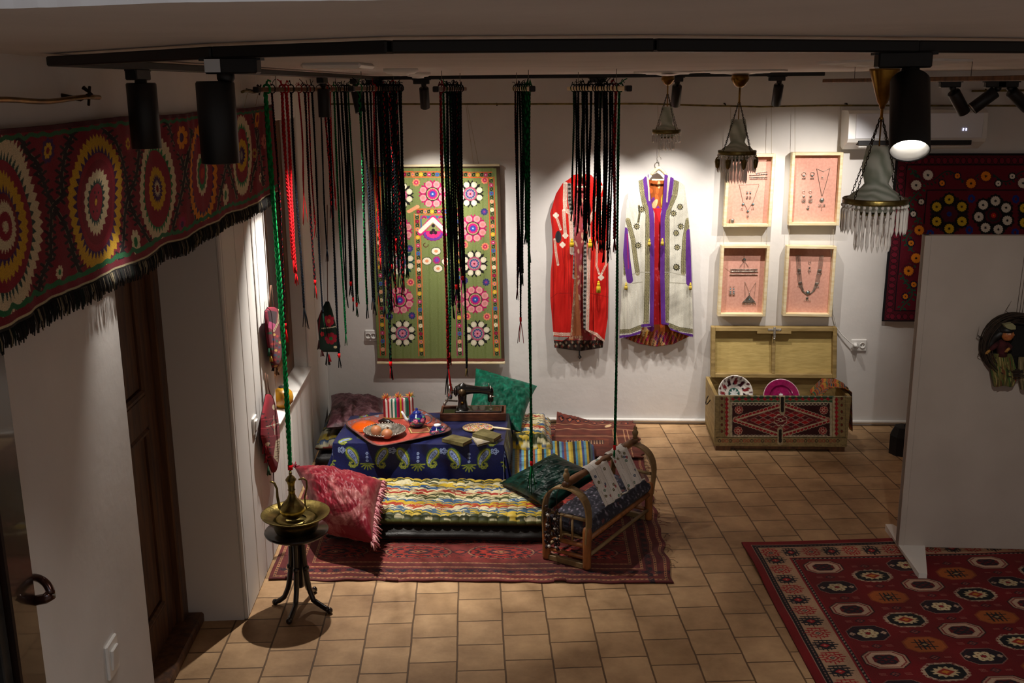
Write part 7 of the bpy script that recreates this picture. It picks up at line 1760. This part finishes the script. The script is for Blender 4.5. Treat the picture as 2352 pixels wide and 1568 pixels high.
e0 = c+np.array([-.012, 0, dz_*.76]); ew = thing('brass_ewer', 'long-necked brass ewer with curved spout standing in the basin', 'ewer', e0)
Hh = zat(tc_[0], tc_[1], 1083)-e0[2]
g = G(); pr = [(.030, 0), (.034, .004), (.030, .010), (.050, .022), (.060, .045), (.056, .070), (.040, .095), (.024, .115), (.018, .14), (.017, .165), (.021, .168), (.017, .172), (.018, .20), (.025, .222), (.028, .225)]
s_ = Hh/.275; g.lathe([(r_*s_*(1.2 if z < .12 else 1.05), z*s_) for r_, z in pr], e0, 40); g.build('body', M['oldbrass'], ew)
g = G(); g.lathe([(r_*s_, z*s_) for r_, z in [(.030, .225), (.030, .230), (.020, .245), (.008, .255), (.006, .260), (.010, .266), (.005, .274), (.001, .275)]], e0, 28); g.build('ewer_lid', M['oldbrass'], ew)
sp_ = [(700, 0)]
def eo(px, py): return ony(px, py, e0[1]-.01)
g = G(); g.tube([eo(656, 1176), eo(642, 1165), eo(637, 1140), eo(636, 1122), eo(630, 1109), eo(620, 1105)], [.011, .008, .0065, .0055, .0055, .005], 10); g.build('spout', M['oldbrass'], ew)
g = G(); g.tube([eo(686, 1101), eo(697, 1098), eo(704, 1104), eo(705, 1118), eo(700, 1140), eo(701, 1160), eo(706, 1168), eo(711, 1164)], [.004, .0045, .0045, .004, .004, .004, .0035, .003], 8); g.build('ewer_handle', M['oldbrass'], ew)

# ================================================================== CRADLE
nr = onz(1348, 1303, .02); nl = onz(1258, 1276, .02); fr = onz(1489, 1191, .02); nr[2] = nl[2] = fr[2] = 0
u = fr-nr; Lc = np.linalg.norm(u); u /= Lc; vv_ = np.array([-u[1], u[0], 0]); Wc = float((nl-nr)@vv_)
cr_o = thing('cradle', 'bent-wood cradle with carrying bar and two white flowered straps on the red rug', 'cradle', (nr+nl)/2+u*Lc/2)
TC2 = lambda a_, b2, z: nr+u*(a_*(1+.05*np.clip(z/.25, 0, 1.2)))+vv_*b2+np.array([0, 0, z])
zp = zat(nr[0], nr[1], 1221); zA = zat(*(nr+vv_*Wc*.5)[:2], 1118)
M['cw'] = mat('orange_brown_turned_wood', '#9c6030', .5, c2='#784824', scale=9, stretch=(4, 4, 1)); M['cw2'] = mat('greyish_bent_wood', '#94784f', .6, c2='#745c3a', scale=9, bumpk=.2)
zb0 = .016
for a_ in (0, Lc):
    for b2 in (0, Wc):
        g = G(); g.lathe([(.020, 0), (.022, .01), (.0215, zp*.5), (.024, zp*.9), (.021, zp), (.012, zp+.008), (.001, zp+.01)], TC2(a_, b2, zb0), 14); g.build('post', M['cw'], cr_o)
for a_ in (0, Lc):
    th = np.linspace(0, PI, 28); ctr = [TC2(a_, Wc/2-(Wc/2+.004)*math.cos(t_)*(1+.30*math.sin(t_)), zp*.72+(zA-zp*.72)*math.sin(t_)**.62) for t_ in th]
    g = G(); w2 = .027; V = []
    for i, q in enumerate(ctr):
        tg = (ctr[min(i+1, 27)]-ctr[max(i-1, 0)]); tg /= np.linalg.norm(tg); no_ = np.cross(tg, u); no_ /= np.linalg.norm(no_)
        V += [q-u*w2+no_*.004, q+u*w2+no_*.004, q+u*w2-no_*.004, q-u*w2-no_*.004]
    F = []
    for i in range(27):
        for j in range(4): F.append((i*4+j, i*4+(j+1) % 4, (i+1)*4+(j+1) % 4, (i+1)*4+j))
    F += [(3, 2, 1, 0), (108, 109, 110, 111)]; g.add(V, F, False); g.build('arch', M['cw2'], cr_o)
    zr1 = zp*1.28
    g = G(); g.cyl(TC2(a_, 0, zr1), TC2(a_, Wc, zr1), .009); g.build('cross_rail', M['cw2'], cr_o)
    g = G(); g.cyl(TC2(a_, 0, zp*.62), TC2(a_, Wc, zp*.62), .012); g.build('cross_rail', M['cw'], cr_o)
    g = G(); g.cyl(TC2(a_, 0, zp*.33), TC2(a_, Wc, zp*.33), .011); g.build('cross_rail', M['cw'], cr_o)
    g = G(); g.bevbox((0, 0, 0), (1, 1, 1), .1, lambda V, a_=a_: TC2(0, 0, 0)+(a_-.014+V[:, :1]*.028)*u+(V[:, 1:2]*Wc)*vv_+np.array([0, 0, 1.])*(.012+.03*V[:, 2:3])); g.build('runner', M['cw2'], cr_o)
    for f in (.36, .64): g = G(); g.cyl(TC2(a_, Wc*f, zp*.62), TC2(a_, Wc*f, zr1), .006); g.build('spindle', M['cw2'], cr_o)
for b2 in (0, Wc):
    g = G(); g.cyl(TC2(0, b2, zp*.80), TC2(Lc, b2, zp*.80), .015); g.build('side_rail', M['cw'], cr_o)
    g = G(); g.cyl(TC2(0, b2, zp*.36), TC2(Lc, b2, zp*.36), .010); g.build('side_rail', M['cw2'], cr_o)
zbar = zA+.018
g = G(); xs_ = np.linspace(-.02, Lc+.03, 20); g.tube([TC2(a_, Wc/2, zbar) for a_ in xs_], [.019+.003*math.sin(a_*22) for a_ in xs_], 14); g.build('carrying_bar', mat('ringed_turned_wood', '#7a4f2c', .45, c2='#4a2c16', scale=16, stretch=(1, 1, 1)), cr_o)
for a_ in (-.004, Lc+.012):
    g = G(); g.lathe([(.014, 0), (.012, .012), (.016, .022), (.018, .034), (.012, .046), (.008, .050), (.011, .057), (.009, .066), (.001, .069)], TC2(a_, Wc/2, zbar+.014), 16); g.build('finial', M['cw2'], cr_o)
# cradle mattress
def cM(a, b, W, H, o):
    C_ = np.broadcast_to(rgb('#2b2b36'), a.shape+(3,)).copy(); n1 = nz(a*34, b*34, 3, 9); C_[n1 > .5] = rgb('#55525e'); C_[n1 > 1.1] = rgb('#8a8090'); C_[(nz(a*20, b*20, 9) > 1.25)] = rgb('#6a3a3a'); return C_
quilt('cradle_mattress', 'flowered dark blue-grey mattress in the cradle', [TC2(.022, Wc-.004, 0), TC2(.022, .004, 0), TC2(Lc-.022, .004, 0), TC2(Lc-.022, Wc-.004, 0)], zp*.86, zp*1.18, cM, 'dye', .07, .006, 90, 170, rnd=.025, cat='mattress')
g = G(); g.box((0, 0, 0), (1, 1, 1), lambda V: TC2(0, 0, 0)+(V[:, :1]*Lc)*u+(.012+V[:, 1:2]*(Wc-.024))*vv_+np.array([0, 0, 1.])*(zp*.78+.008*V[:, 2:3])); g.build('slat_floor', M['cw2'], cr_o)
# straps
def strap(a0, a1, label):
    n = 60; U, V = ug(n, 90); aa_ = a0+(a1-a0)*U
    # from under the far side, over the bar, down to the near side of the mattress
    s_ = V; y_ = np.where(s_ < .18, Wc/2+.03*(1-s_/.18)*0+.024-(s_/.18)*.048+.02*(.18-s_)/.18, Wc/2-.024-(s_-.18)/.82*(Wc/2-.03)); z_ = np.where(s_ < .18, zbar+.004+.018*np.sin(PI*np.clip(s_/.18, 0, 1)), zbar+.004-(s_-.18)/.82*(zbar-zp*1.2-.012))
    y_ = np.where(s_ < .06, Wc/2+.024, y_); z_ = np.where(s_ < .06, zbar-.04+s_/.06*.04, z_)
    aa_ = aa_+(s_-.3)*.02
    P = nr+aa_[..., None]*u+(y_+.003*np.sin(U*14))[..., None]*vv_+np.array([0, 0, 1.])*z_[..., None]
    pt = Paint(U*(a1-a0), V*.30, '#e6e2dc'); r_ = np.random.RandomState(int(a0*100)+3)
    for k in range(16):
        x = r_.uniform(0, a1-a0); y = r_.uniform(0, .3); c_ = ['#6a6448', '#a83244', '#3a5a7a', '#4a7a68', '#6a6448'][k % 5]; pt.petals(x, y, .006, .006, 5, .005, .005, c_); pt.ell(x, y, .003, .003, '#d8c8b0')
    for k in range(7): pt.line([(k*(a1-a0)/7, 0), (k*(a1-a0)/7+.002, .3)], .0012, '#aaa59c')
    o = sheet('strap', P, pt.get(), M['dye'], cr_o, .003, (0, 0, -1)); return o
strap(Lc*.27, Lc*.55, ''); strap(Lc*.62, Lc*.88, '')
g = G(); g.tube([TC2(Lc*f, .012+.004*math.sin(f*60), zp*1.2+.012) for f in np.linspace(.36, .9, 40)], .004, 6, color='#d8d4c8')
for k in range(5): q = TC2(Lc*.37, .02+k*.022, zp*1.25+.02*k+.02); g.tube([q, q+(-.012, -.008, .006), q+(-.012, -.008, -.012), q+(0, 0, -.012)], .0016, 4, color='#e0dcd4')
g.build('lacing_cord', M['dye'], cr_o)
# strings of beads at the near end
for k, (b2, lb) in enumerate(((Wc*.88, 'left string of dark and white beads hanging on the near cradle arch'), (Wc*.66, 'right string of dark and white beads hanging on the near cradle arch'))):
    t = thing('bead_string', lb, 'beads', TC2(-.03, b2, zp*.5), 0, 'bead strings on the cradle'); g = G(); g2 = G()
    top = TC2(-.032, b2, zA*.97-.02*k); bot = TC2(-.034, b2, zp*.42); g.tube([TC2(-.004, Wc*.55, zbar+.02), top, top*.5+bot*.5, bot], .0018, 5)
    rs = np.random.RandomState(k+3)
    for j in range(46):
        f = .30+.7*j/46; q = top+(bot-top)*f+u*rs.uniform(-.008, .004)+vv_*rs.uniform(-.014, .014)
        (g2 if (j % 11) > 8 else g).ball(q, rs.uniform(.005, .0095), 6)
    g.build('dark_beads', mat('dark_maroon_beads', '#1c0c10', .25), t); g2.build('white_beads', mat('white_beads', '#c8c2b8', .3), t)

# ================================================================== GOURD ON THE SILL
am, _ = lwp(652, 930); q = ony(651, 935, onz(651, 935, zs+.012)[1]); q[2] = zs+.012
Rg = 24*proj(q)[2]/FPX
t = thing('gourd', 'round yellow gourd on the white window sill', 'gourd', q)
g = G(); g.lathe([(.001, 0), (Rg*.5, .002), (Rg*.95, Rg*.55), (Rg, Rg*1.0), (Rg*.9, Rg*1.5), (Rg*.55, Rg*1.85), (Rg*.32, Rg*1.98)], q, 32); g.build('body', mat('yellow_gourd_skin', '#c8921c', .35, c2='#9a6414', scale=9), t)
g = G(); g.lathe([(Rg*.33, Rg*1.95), (Rg*.34, Rg*2.08), (Rg*.28, Rg*2.1), (.001, Rg*1.98)], q, 20); g.build('neck', M['black2'], t)
# ================================================================== PLAITED CORDS HANGING FROM FIVE POLES
def yat(X, Z, px, lo=3.5, hi=7.15):     # depth along a pole at X that is seen at picture column px
    a = proj((X, lo, Z))[0]; b2 = proj((X, hi, Z))[0]
    for _ in range(40):
        m_ = (lo+hi)/2; v = proj((X, m_, Z))[0]
        if (v < px) == (a < b2): lo = m_
        else: hi = m_
    return (lo+hi)/2
K = '#0a0b0e'; KB = '#0d1520'; GR = '#0e6a38'; GD = '#0a3a22'; RD = '#a01218'; RB = '#c8141a'; DR = '#5a0e14'; GB = '#138a48'
def plait_mesh(X, Y, z1, z0, r, cols, seed, tail=.07, tie=None, tailcols=None, split=None):
    rs = np.random.RandomState(seed); L = z1-z0; g = G(); body = L-tail
    pit = r*7.5; n = max(8, int(body/pit*6)); s = np.linspace(0, 1, n); ph = s*body/pit*2*PI
    sx = .004*np.sin(s*5+seed); sy = .004*np.cos(s*4+seed*2)
    rr_ = r*(1+.12*np.sin(s*19+seed))
    for k in range(3):
        a = ph+k*2*PI/3
        # plait: each strand swings side to side in a flat figure of eight
        P = np.stack([X+sx+rr_*.62*np.sin(a), Y+sy+rr_*.45*np.sin(2*a), z1-s*body], 1)
        c = cols[k % len(cols)]
        if split is not None:
            c = np.array([rgb(c if q < split[0] else split[1]) for q in s])
        g.tube(P, rr_*.56, 5, color=c)
    # wrapping over the pole
    th = np.linspace(-.5, 2*PI-.5, 10)
    g.tube(np.stack([X+.017*np.cos(th), Y+0*th+.002*th, z1+.018+.021*np.sin(th)], 1), r*.55, 5, color=cols[0])
    for k in range(2): d = rs.uniform(-.03, .03, 2); g.tube([(X, Y, z1+.032), (X+d[0]*.5, Y-.01, z1+.048+.012*rs.rand()), (X+d[0]*1.1, Y-.02, z1+.02+.05*rs.rand())], r*.36, 4, color=cols[k % len(cols)])
    # tie and loose ends
    ze = z1-body; tc2 = tailcols or cols
    if tie: g.tube([(X+sx[-1], Y+sy[-1], ze+.022), (X+sx[-1], Y+sy[-1], ze-.004)], r*1.15, 8, color=tie)
    for k in range(4):
        d = rs.uniform(-1, 1, 2)*tail*.16; g.tube([(X+sx[-1], Y+sy[-1], ze+.006), (X+sx[-1]+d[0]*.6, Y+sy[-1]+d[1]*.6, ze-tail*.5), (X+sx[-1]+d[0], Y+sy[-1]+d[1], ze-tail*rs.uniform(.85, 1.08))], [r*.42, r*.40, r*.30], 4, color=tc2[k % len(tc2)])
    return g
ORD = ['nearest', 'second', 'third', 'fourth', 'fifth', 'sixth', 'seventh', 'eighth', 'ninth', 'tenth', 'eleventh', 'twelfth', 'thirteenth', 'fourteenth', 'fifteenth', 'sixteenth', 'seventeenth', 'eighteenth', 'nineteenth', 'twentieth', 'twenty-first', 'twenty-second', 'twenty-third', 'twenty-fourth']
def cname(c): return {K: 'black', KB: 'blue-black', GR: 'green', GD: 'dark green', RD: 'red', RB: 'bright red', DR: 'dark red', GB: 'bright green'}[c]
M['plait'] = pmat('twisted_yarn', .85, .0, .4, 400, spec=.08)
def pole(tip, fare, Yn, pname, items, zoff=0.0, Yf=6.38):
    q = ony(tip[0], tip[1], Yn); q[2] = max(q[2], CAM_H-.012); Z = q[2]; far = np.array([ony(fare, 205, Yf)[0], Yf, Z])
    LX = lambda y: q[0]+(far[0]-q[0])*(y-Yn)/(Yf-Yn)
    t = thing('hanging_pole', '%s, ceiling-hung and loaded with plaited cords' % pname, 'pole', (q[0], Yn, Z))
    g = G(); g.bar(q, far, .022, .022, bev=.003); g.build('pole', M['palewood'] if 'robe' in pname else M['wood'], t)
    g = G(); d_ = (far-q)/np.linalg.norm(far-q); g.bar(q-d_*.03, q+d_*.012, .028, .028, bev=.004); g.build('end_cap', M['black'], t)
    for f in (.16, .80):
        g = G(); y = Yn+(Yf-Yn)*f; g.tube([(LX(y), y, Z-.012), (LX(y), y, CZ)], .0018, 5); g.build('wire', M['wire'], t)
    def yfind(px):
        ys = np.linspace(Yn+.01, Yf-.01, 400); p_ = [proj((LX(y), y, Z))[0] for y in ys]; return ys[int(np.argmin(np.abs(np.array(p_)-px)))]
    pts = []
    for it in items:
        px, py = it[0], it[1]
        Y = yfind(px); pts.append((Y, it))
    pts.sort(key=lambda a_: a_[0])
    for i, (Y, it) in enumerate(pts):
        if i and Y-pts[i-1][0] < .012: Y = pts[i-1][0]+.012; pts[i] = (Y, it)
        Y = min(Y, Yf-.005)
        X = LX(Y); px, py, r, cols = it[:4]; kw = it[4] if len(it) > 4 else {}
        zb_ = zat(X, Y, py); z1 = Z-.014
        g = plait_mesh(X, Y, z1, zb_, r*(.72 if r < .0122 else .92), cols, int(px*7+py) % 9973, **kw)
        o = g.build('plaited_cord', M['plait'])
        cn_ = cname(cols[0]).replace(' ', '-')+(('-and-'+cname(cols[1]).replace(' ', '-')) if len(cols) > 1 and cols[1] != cols[0] else '')
        tag(o, '%s plaited cord, %s from the front of the %s' % (cn_, ORD[i] if i else 'first', pname), 'plaited cord', 'plaited cords hanging from the %s' % pname)
    return 0, Z
tR = dict(tie=RB)
N1 = 'leftmost pole'; N2 = 'second pole from the left'; N3 = 'pole before the green hanging'; N4 = 'pole left of the red robe'; N5 = 'pole before the red robe'
rs = np.random.RandomState(42)
it1 = [(612, 1118, .0125, [GB, GR], dict(tie=RB, tail=.10)), (624, 790, .007, [K, DR], dict(tie=RB, tail=.09, tailcols=[RB])), (648, 626, .011, [RD, RB]), (656, 655, .010, [RB, RD]), (668, 756, .008, [K, KB], dict(tail=.12)), (686, 513, .006, [RD, RD], dict(tail=.15)), (699, 688, .008, [K, DR], dict(tie=RB, tail=.09, tailcols=[RB, K])), (706, 545, .006, [RD, K]), (715, 776, .007, [K, KB], dict(tail=.15, tailcols=[GD, K])), (733, 600, .006, [KB, K]), (746, 500, .008, [RD, K]), (750, 845, .009, [K, KB], dict(tie=RB, tail=.07)), (757, 484, .006, [RD, RB]), (766, 792, .008, [GR, GD]), (772, 692, .006, [K, K]), (776, 706, .006, [K, KB]), (785, 680, .009, [K, K], tR), (790, 716, .008, [K, KB], dict(tie=RB)), (796, 728, .008, [K, GD], dict(tie=RB)), (801, 700, .007, [GD, GR])]
X1, Z1 = pole((592, 206), 806, 4.9, N1, it1)
it2 = [(824, 729, .008, [GR, K], dict(tailcols=[GD, K])), (836, 712, .008, [K, KB]), (842, 722, .008, [K, K]), (849, 700, .007, [K, KB]), (857, 620, .007, [RD, DR]), (862, 730, .008, [K, KB])]
for k in range(15):
    x = 868+k*3.7; it2.append((x, [640, 700, 872, 690, 720, 650, 610, 705, 590, 660, 628, 680, 668, 600, 640][k], [.008, .009, .011][k % 3], [[K, KB], [K, K], [K, GD], [K, RD]][k % 4], dict(tie=RB if k in (2, 5, 8, 13) else None, tailcols=[K, RB] if k in (2, 8, 12) else None, tail=.09)))
X2, Z2 = pole((808, 204), 924, 5.0, N2, it2)
it3 = [(1013, 905, .010, [DR, RD], dict(tailcols=[RB, K], tail=.14)), (1020, 838, .009, [GD, GR], dict(tailcols=[GD, RD])), (1027, 731, .010, [K, K]), (1032, 700, .009, [K, GD]), (1038, 690, .010, [K, KB], tR), (1043, 718, .009, [K, K]), (1048, 640, .008, [K, DR]), (1053, 668, .009, [K, KB], tR), (1058, 866, .009, [K, K], dict(tailcols=['#8a7a3a', K], tail=.06)), (1052, 600, .009, [K, GD])]
X3, Z3 = pole((1002, 205), 1068, 5.05, N3, it3)
it4 = [(1185, 688, .008, [K, DR]), (1189, 640, .008, [K, KB]), (1194, 790, .008, [K, K], dict(tie=RB, tailcols=[RD, DR], tail=.14)), (1199, 655, .009, [K, GD]), (1205, 560, .009, [GD, K]), (1210, 600, .012, [GD, GR], dict(tail=.1)), (1215, 1130, .010, [GD, GR], dict(tie=RB, tail=.16))]
X4, Z4 = pole((1222, 204), 1180, 5.05, N4, it4)
it5 = [(1317, 508, .0075, [GD, K]), (1324, 520, .008, [K, KB]), (1330, 540, .009, [K, K]), (1337, 500, .008, [K, GD]), (1343, 555, .010, [K, KB]), (1349, 560, .010, [K, K]), (1356, 545, .009, [K, KB]), (1368, 573, .010, [K, K]), (1374, 560, .010, [K, KB]), (1380, 580, .009, [K, GD]), (1389, 582, .009, [K, K]), (1394, 604, .009, [K, KB]), (1402, 605, .009, [KB, K]), (1407, 595, .006, [KB, K]), (1415, 580, .010, [DR, RD]), (1424, 1052, .009, [GD, GR], dict(tie=RB, tail=.05))]
X5, Z5 = pole((1442, 203), 1306, 5.0, N5, it5)

# ================================================================== EMBROIDERED BAGS
def bag(label, name, plane, left, right, y0, y1, paint, loc, cord, out=.03, bul=.022, tufts=(), base='#7a1420'):
    t = thing(name, label, 'bag', loc)
    U, V = ug(90, 150); yy = y0+(y1-y0)*V; xl_ = interp(yy, left); xr_ = interp(yy, right); xx = xl_+(xr_-xl_)*U
    P = np.empty(xx.shape+(3,)); flat = [plane(xx.flat[i], yy.flat[i]) for i in range(xx.size)]
    P = np.array([f[0] for f in flat]).reshape(P.shape); nn = flat[0][1]
    e = np.clip(1-(2*U-1)**4, 0, 1)**.5*np.clip(1-(2*V-1)**8, 0, 1)**.5
    pt = Paint(xx, yy, base); paint(pt)
    g = G(); g.grid(P+nn*(bul*e+.003)[..., None], pt.get()); g.grid(P-nn*(.004*e)[..., None], pt.get()*.6, flip=True); g.build('pouch', M['dye'], t)
    g = G()
    for c_ in cord: g.tube([plane(*q)[0]+nn*.005 for q in c_], .0028, 5, color='#6a4a3a')
    g.build('cord', M['dye'], t)
    if tufts:
        rs = np.random.RandomState(1)
        for (x, y, c_, L) in tufts:
            g = G(); p = plane(x, y)[0]+nn*.008
            for j in range(7): d = np.array([rs.uniform(-.25, .25), rs.uniform(-.2, .2), -1]); g.tube([p, p+d*L*.5, p+d*L+(rs.uniform(-.004, .004), 0, 0)], .0024, 4, color=c_)
            g.build('tassel', M['dye'], t)
    return t
def lwplane(out):
    def f(x, y): a, z = lwp(x, y, out); return LW(a, out, z), LN
    return f
def paintB(p):
    p.C[:] = rgb('#7c1422'); 
    for y in (965, 985, 1005, 1030, 1050): p.line([(590, y), (645, y-8)], 1.5, '#b8404a')
    p.dia(618, 975, 11, 16, '#3a1018'); p.dia(618, 975, 8, 12, '#a81c2c'); p.line([(602, 980), (634, 970)], 1.6, '#d8c8b0'); p.line([(617, 955), (620, 998)], 1.6, '#d8c8b0'); p.ell(618.5, 976, 2.4, 3.4, '#e8dcc4')
    p.poly([(622, 1012), (634, 1005), (637, 1030), (627, 1062), (617, 1050)], '#d0c0a0')
    for k in range(4): y = 1016+k*11; p.line([(624-k, y), (632-k, y-3), (631-k, y+4), (626-k, y+5)], 1.4, '#3a1a1a')
    p.ell(606, 1020, 3, 5, '#d8c0a0'); p.ell(604, 1035, 3, 4, '#2a5a44'); p.line([(630, 925), (636, 975), (638, 1020)], 2, '#b88a2c'); p.ell(618, 935, 4, 6, '#d8c8a8')
    for y in range(950, 1070, 9): p.dia(600+(y-950)*.12, y, 1.6, 2.4, '#241418')
a_, z_ = lwp(618, 985, .03)
bag('long embroidered red purse with a meander panel, hung low on the panelled wall', 'embroidered_bag', lwplane(.03), [(905, 609), (935, 603), (960, 598), (1000, 597), (1040, 607), (1085, 624)], [(905, 620), (935, 628), (960, 634), (1000, 638), (1030, 638), (1060, 633), (1085, 629)], 905, 1085, paintB, LW(a_, .0, z_-.2), [[(607, 856), (608, 880), (610, 908)], [(612, 860), (614, 890), (620, 910)], [(626, 1084), (627, 1105)]], tufts=[(600, 960, '#0f4a3c', .03), (603, 1015, '#8a1424', .06), (607, 1040, '#8a1424', .05), (612, 1070, '#1c4a30', .05)])
def paintA(p):
    p.C[:] = rgb('#6a1226'); p.poly([(608, 712), (626, 716), (622, 745), (610, 740)], '#2a0c18'); p.poly([(610, 738), (622, 745), (618, 760), (609, 752)], '#a83a6a')
    p.line([(632, 712), (628, 740), (618, 760)], 4, '#c8b48c'); p.line([(632, 712), (628, 740), (618, 760)], 1.2, '#2a1a14')
    for k in range(22): y = 765+k*3.6; p.ell(612+((k*7) % 22), y, 3, 3, ['#1c4a34', '#c8a04a', '#b02a20', '#161214', '#2a3a5a'][k % 5])
    p.line([(638, 715), (640, 790)], 2.5, '#8a2a1c')
a_, z_ = lwp(622, 780, .03)
bag('folded red pouch with checked trim hung higher on the panelled wall', 'embroidered_bag', lwplane(.03), [(705, 614), (715, 607), (760, 608), (800, 614), (845, 624)], [(705, 630), (715, 640), (780, 643), (820, 640), (845, 634)], 705, 845, paintA, LW(a_, .0, z_-.2), [[(619, 655), (616, 705)], [(621, 655), (628, 706)]], tufts=[(614, 800, '#1c4a34', .04), (618, 815, '#c0a040', .035), (624, 830, '#161214', .05), (632, 840, '#6a4a30', .05)])
Yb = 6.25
def yplane(x, y): return ony(x, y, Yb), np.array([0, -1., 0])
def paintC(p):
    p.C[:] = rgb('#14281e'); p.star(757, 735, 12, 14, 7, .3, '#a81c34', soft=True); p.ell(757, 735, 4, 5, '#c87a4a'); p.star(762, 775, 14, 14, 7, .3, '#8c1428', soft=True); p.ell(762, 775, 4, 4, '#2a6a3a')
    p.line([(742, 752), (778, 748)], 2.5, '#c8bca0'); p.line([(740, 700), (730, 780)], 4, '#6a1420'); p.line([(770, 705), (783, 795)], 3, '#6a3a22'); p.star(742, 765, 5, 6, 5, .3, '#b8242c'); p.ell(772, 795, 4, 3, '#c8b890')
bag('small dark green purse with red flowers among the leftmost plaits', 'embroidered_bag', yplane, [(692, 748), (712, 738), (735, 729), (800, 735), (812, 745)], [(692, 756), (712, 763), (740, 770), (795, 782), (812, 778)], 692, 808, paintC, ony(757, 810, Yb), [[(752, 470), (752, 560), (753, 695)]], tufts=[(733, 780, '#3a1c1c', .06), (740, 800, '#5a1a1a', .05), (778, 806, '#5a4a2a', .03), (752, 806, '#101418', .09), (756, 812, '#b01c24', .05)])
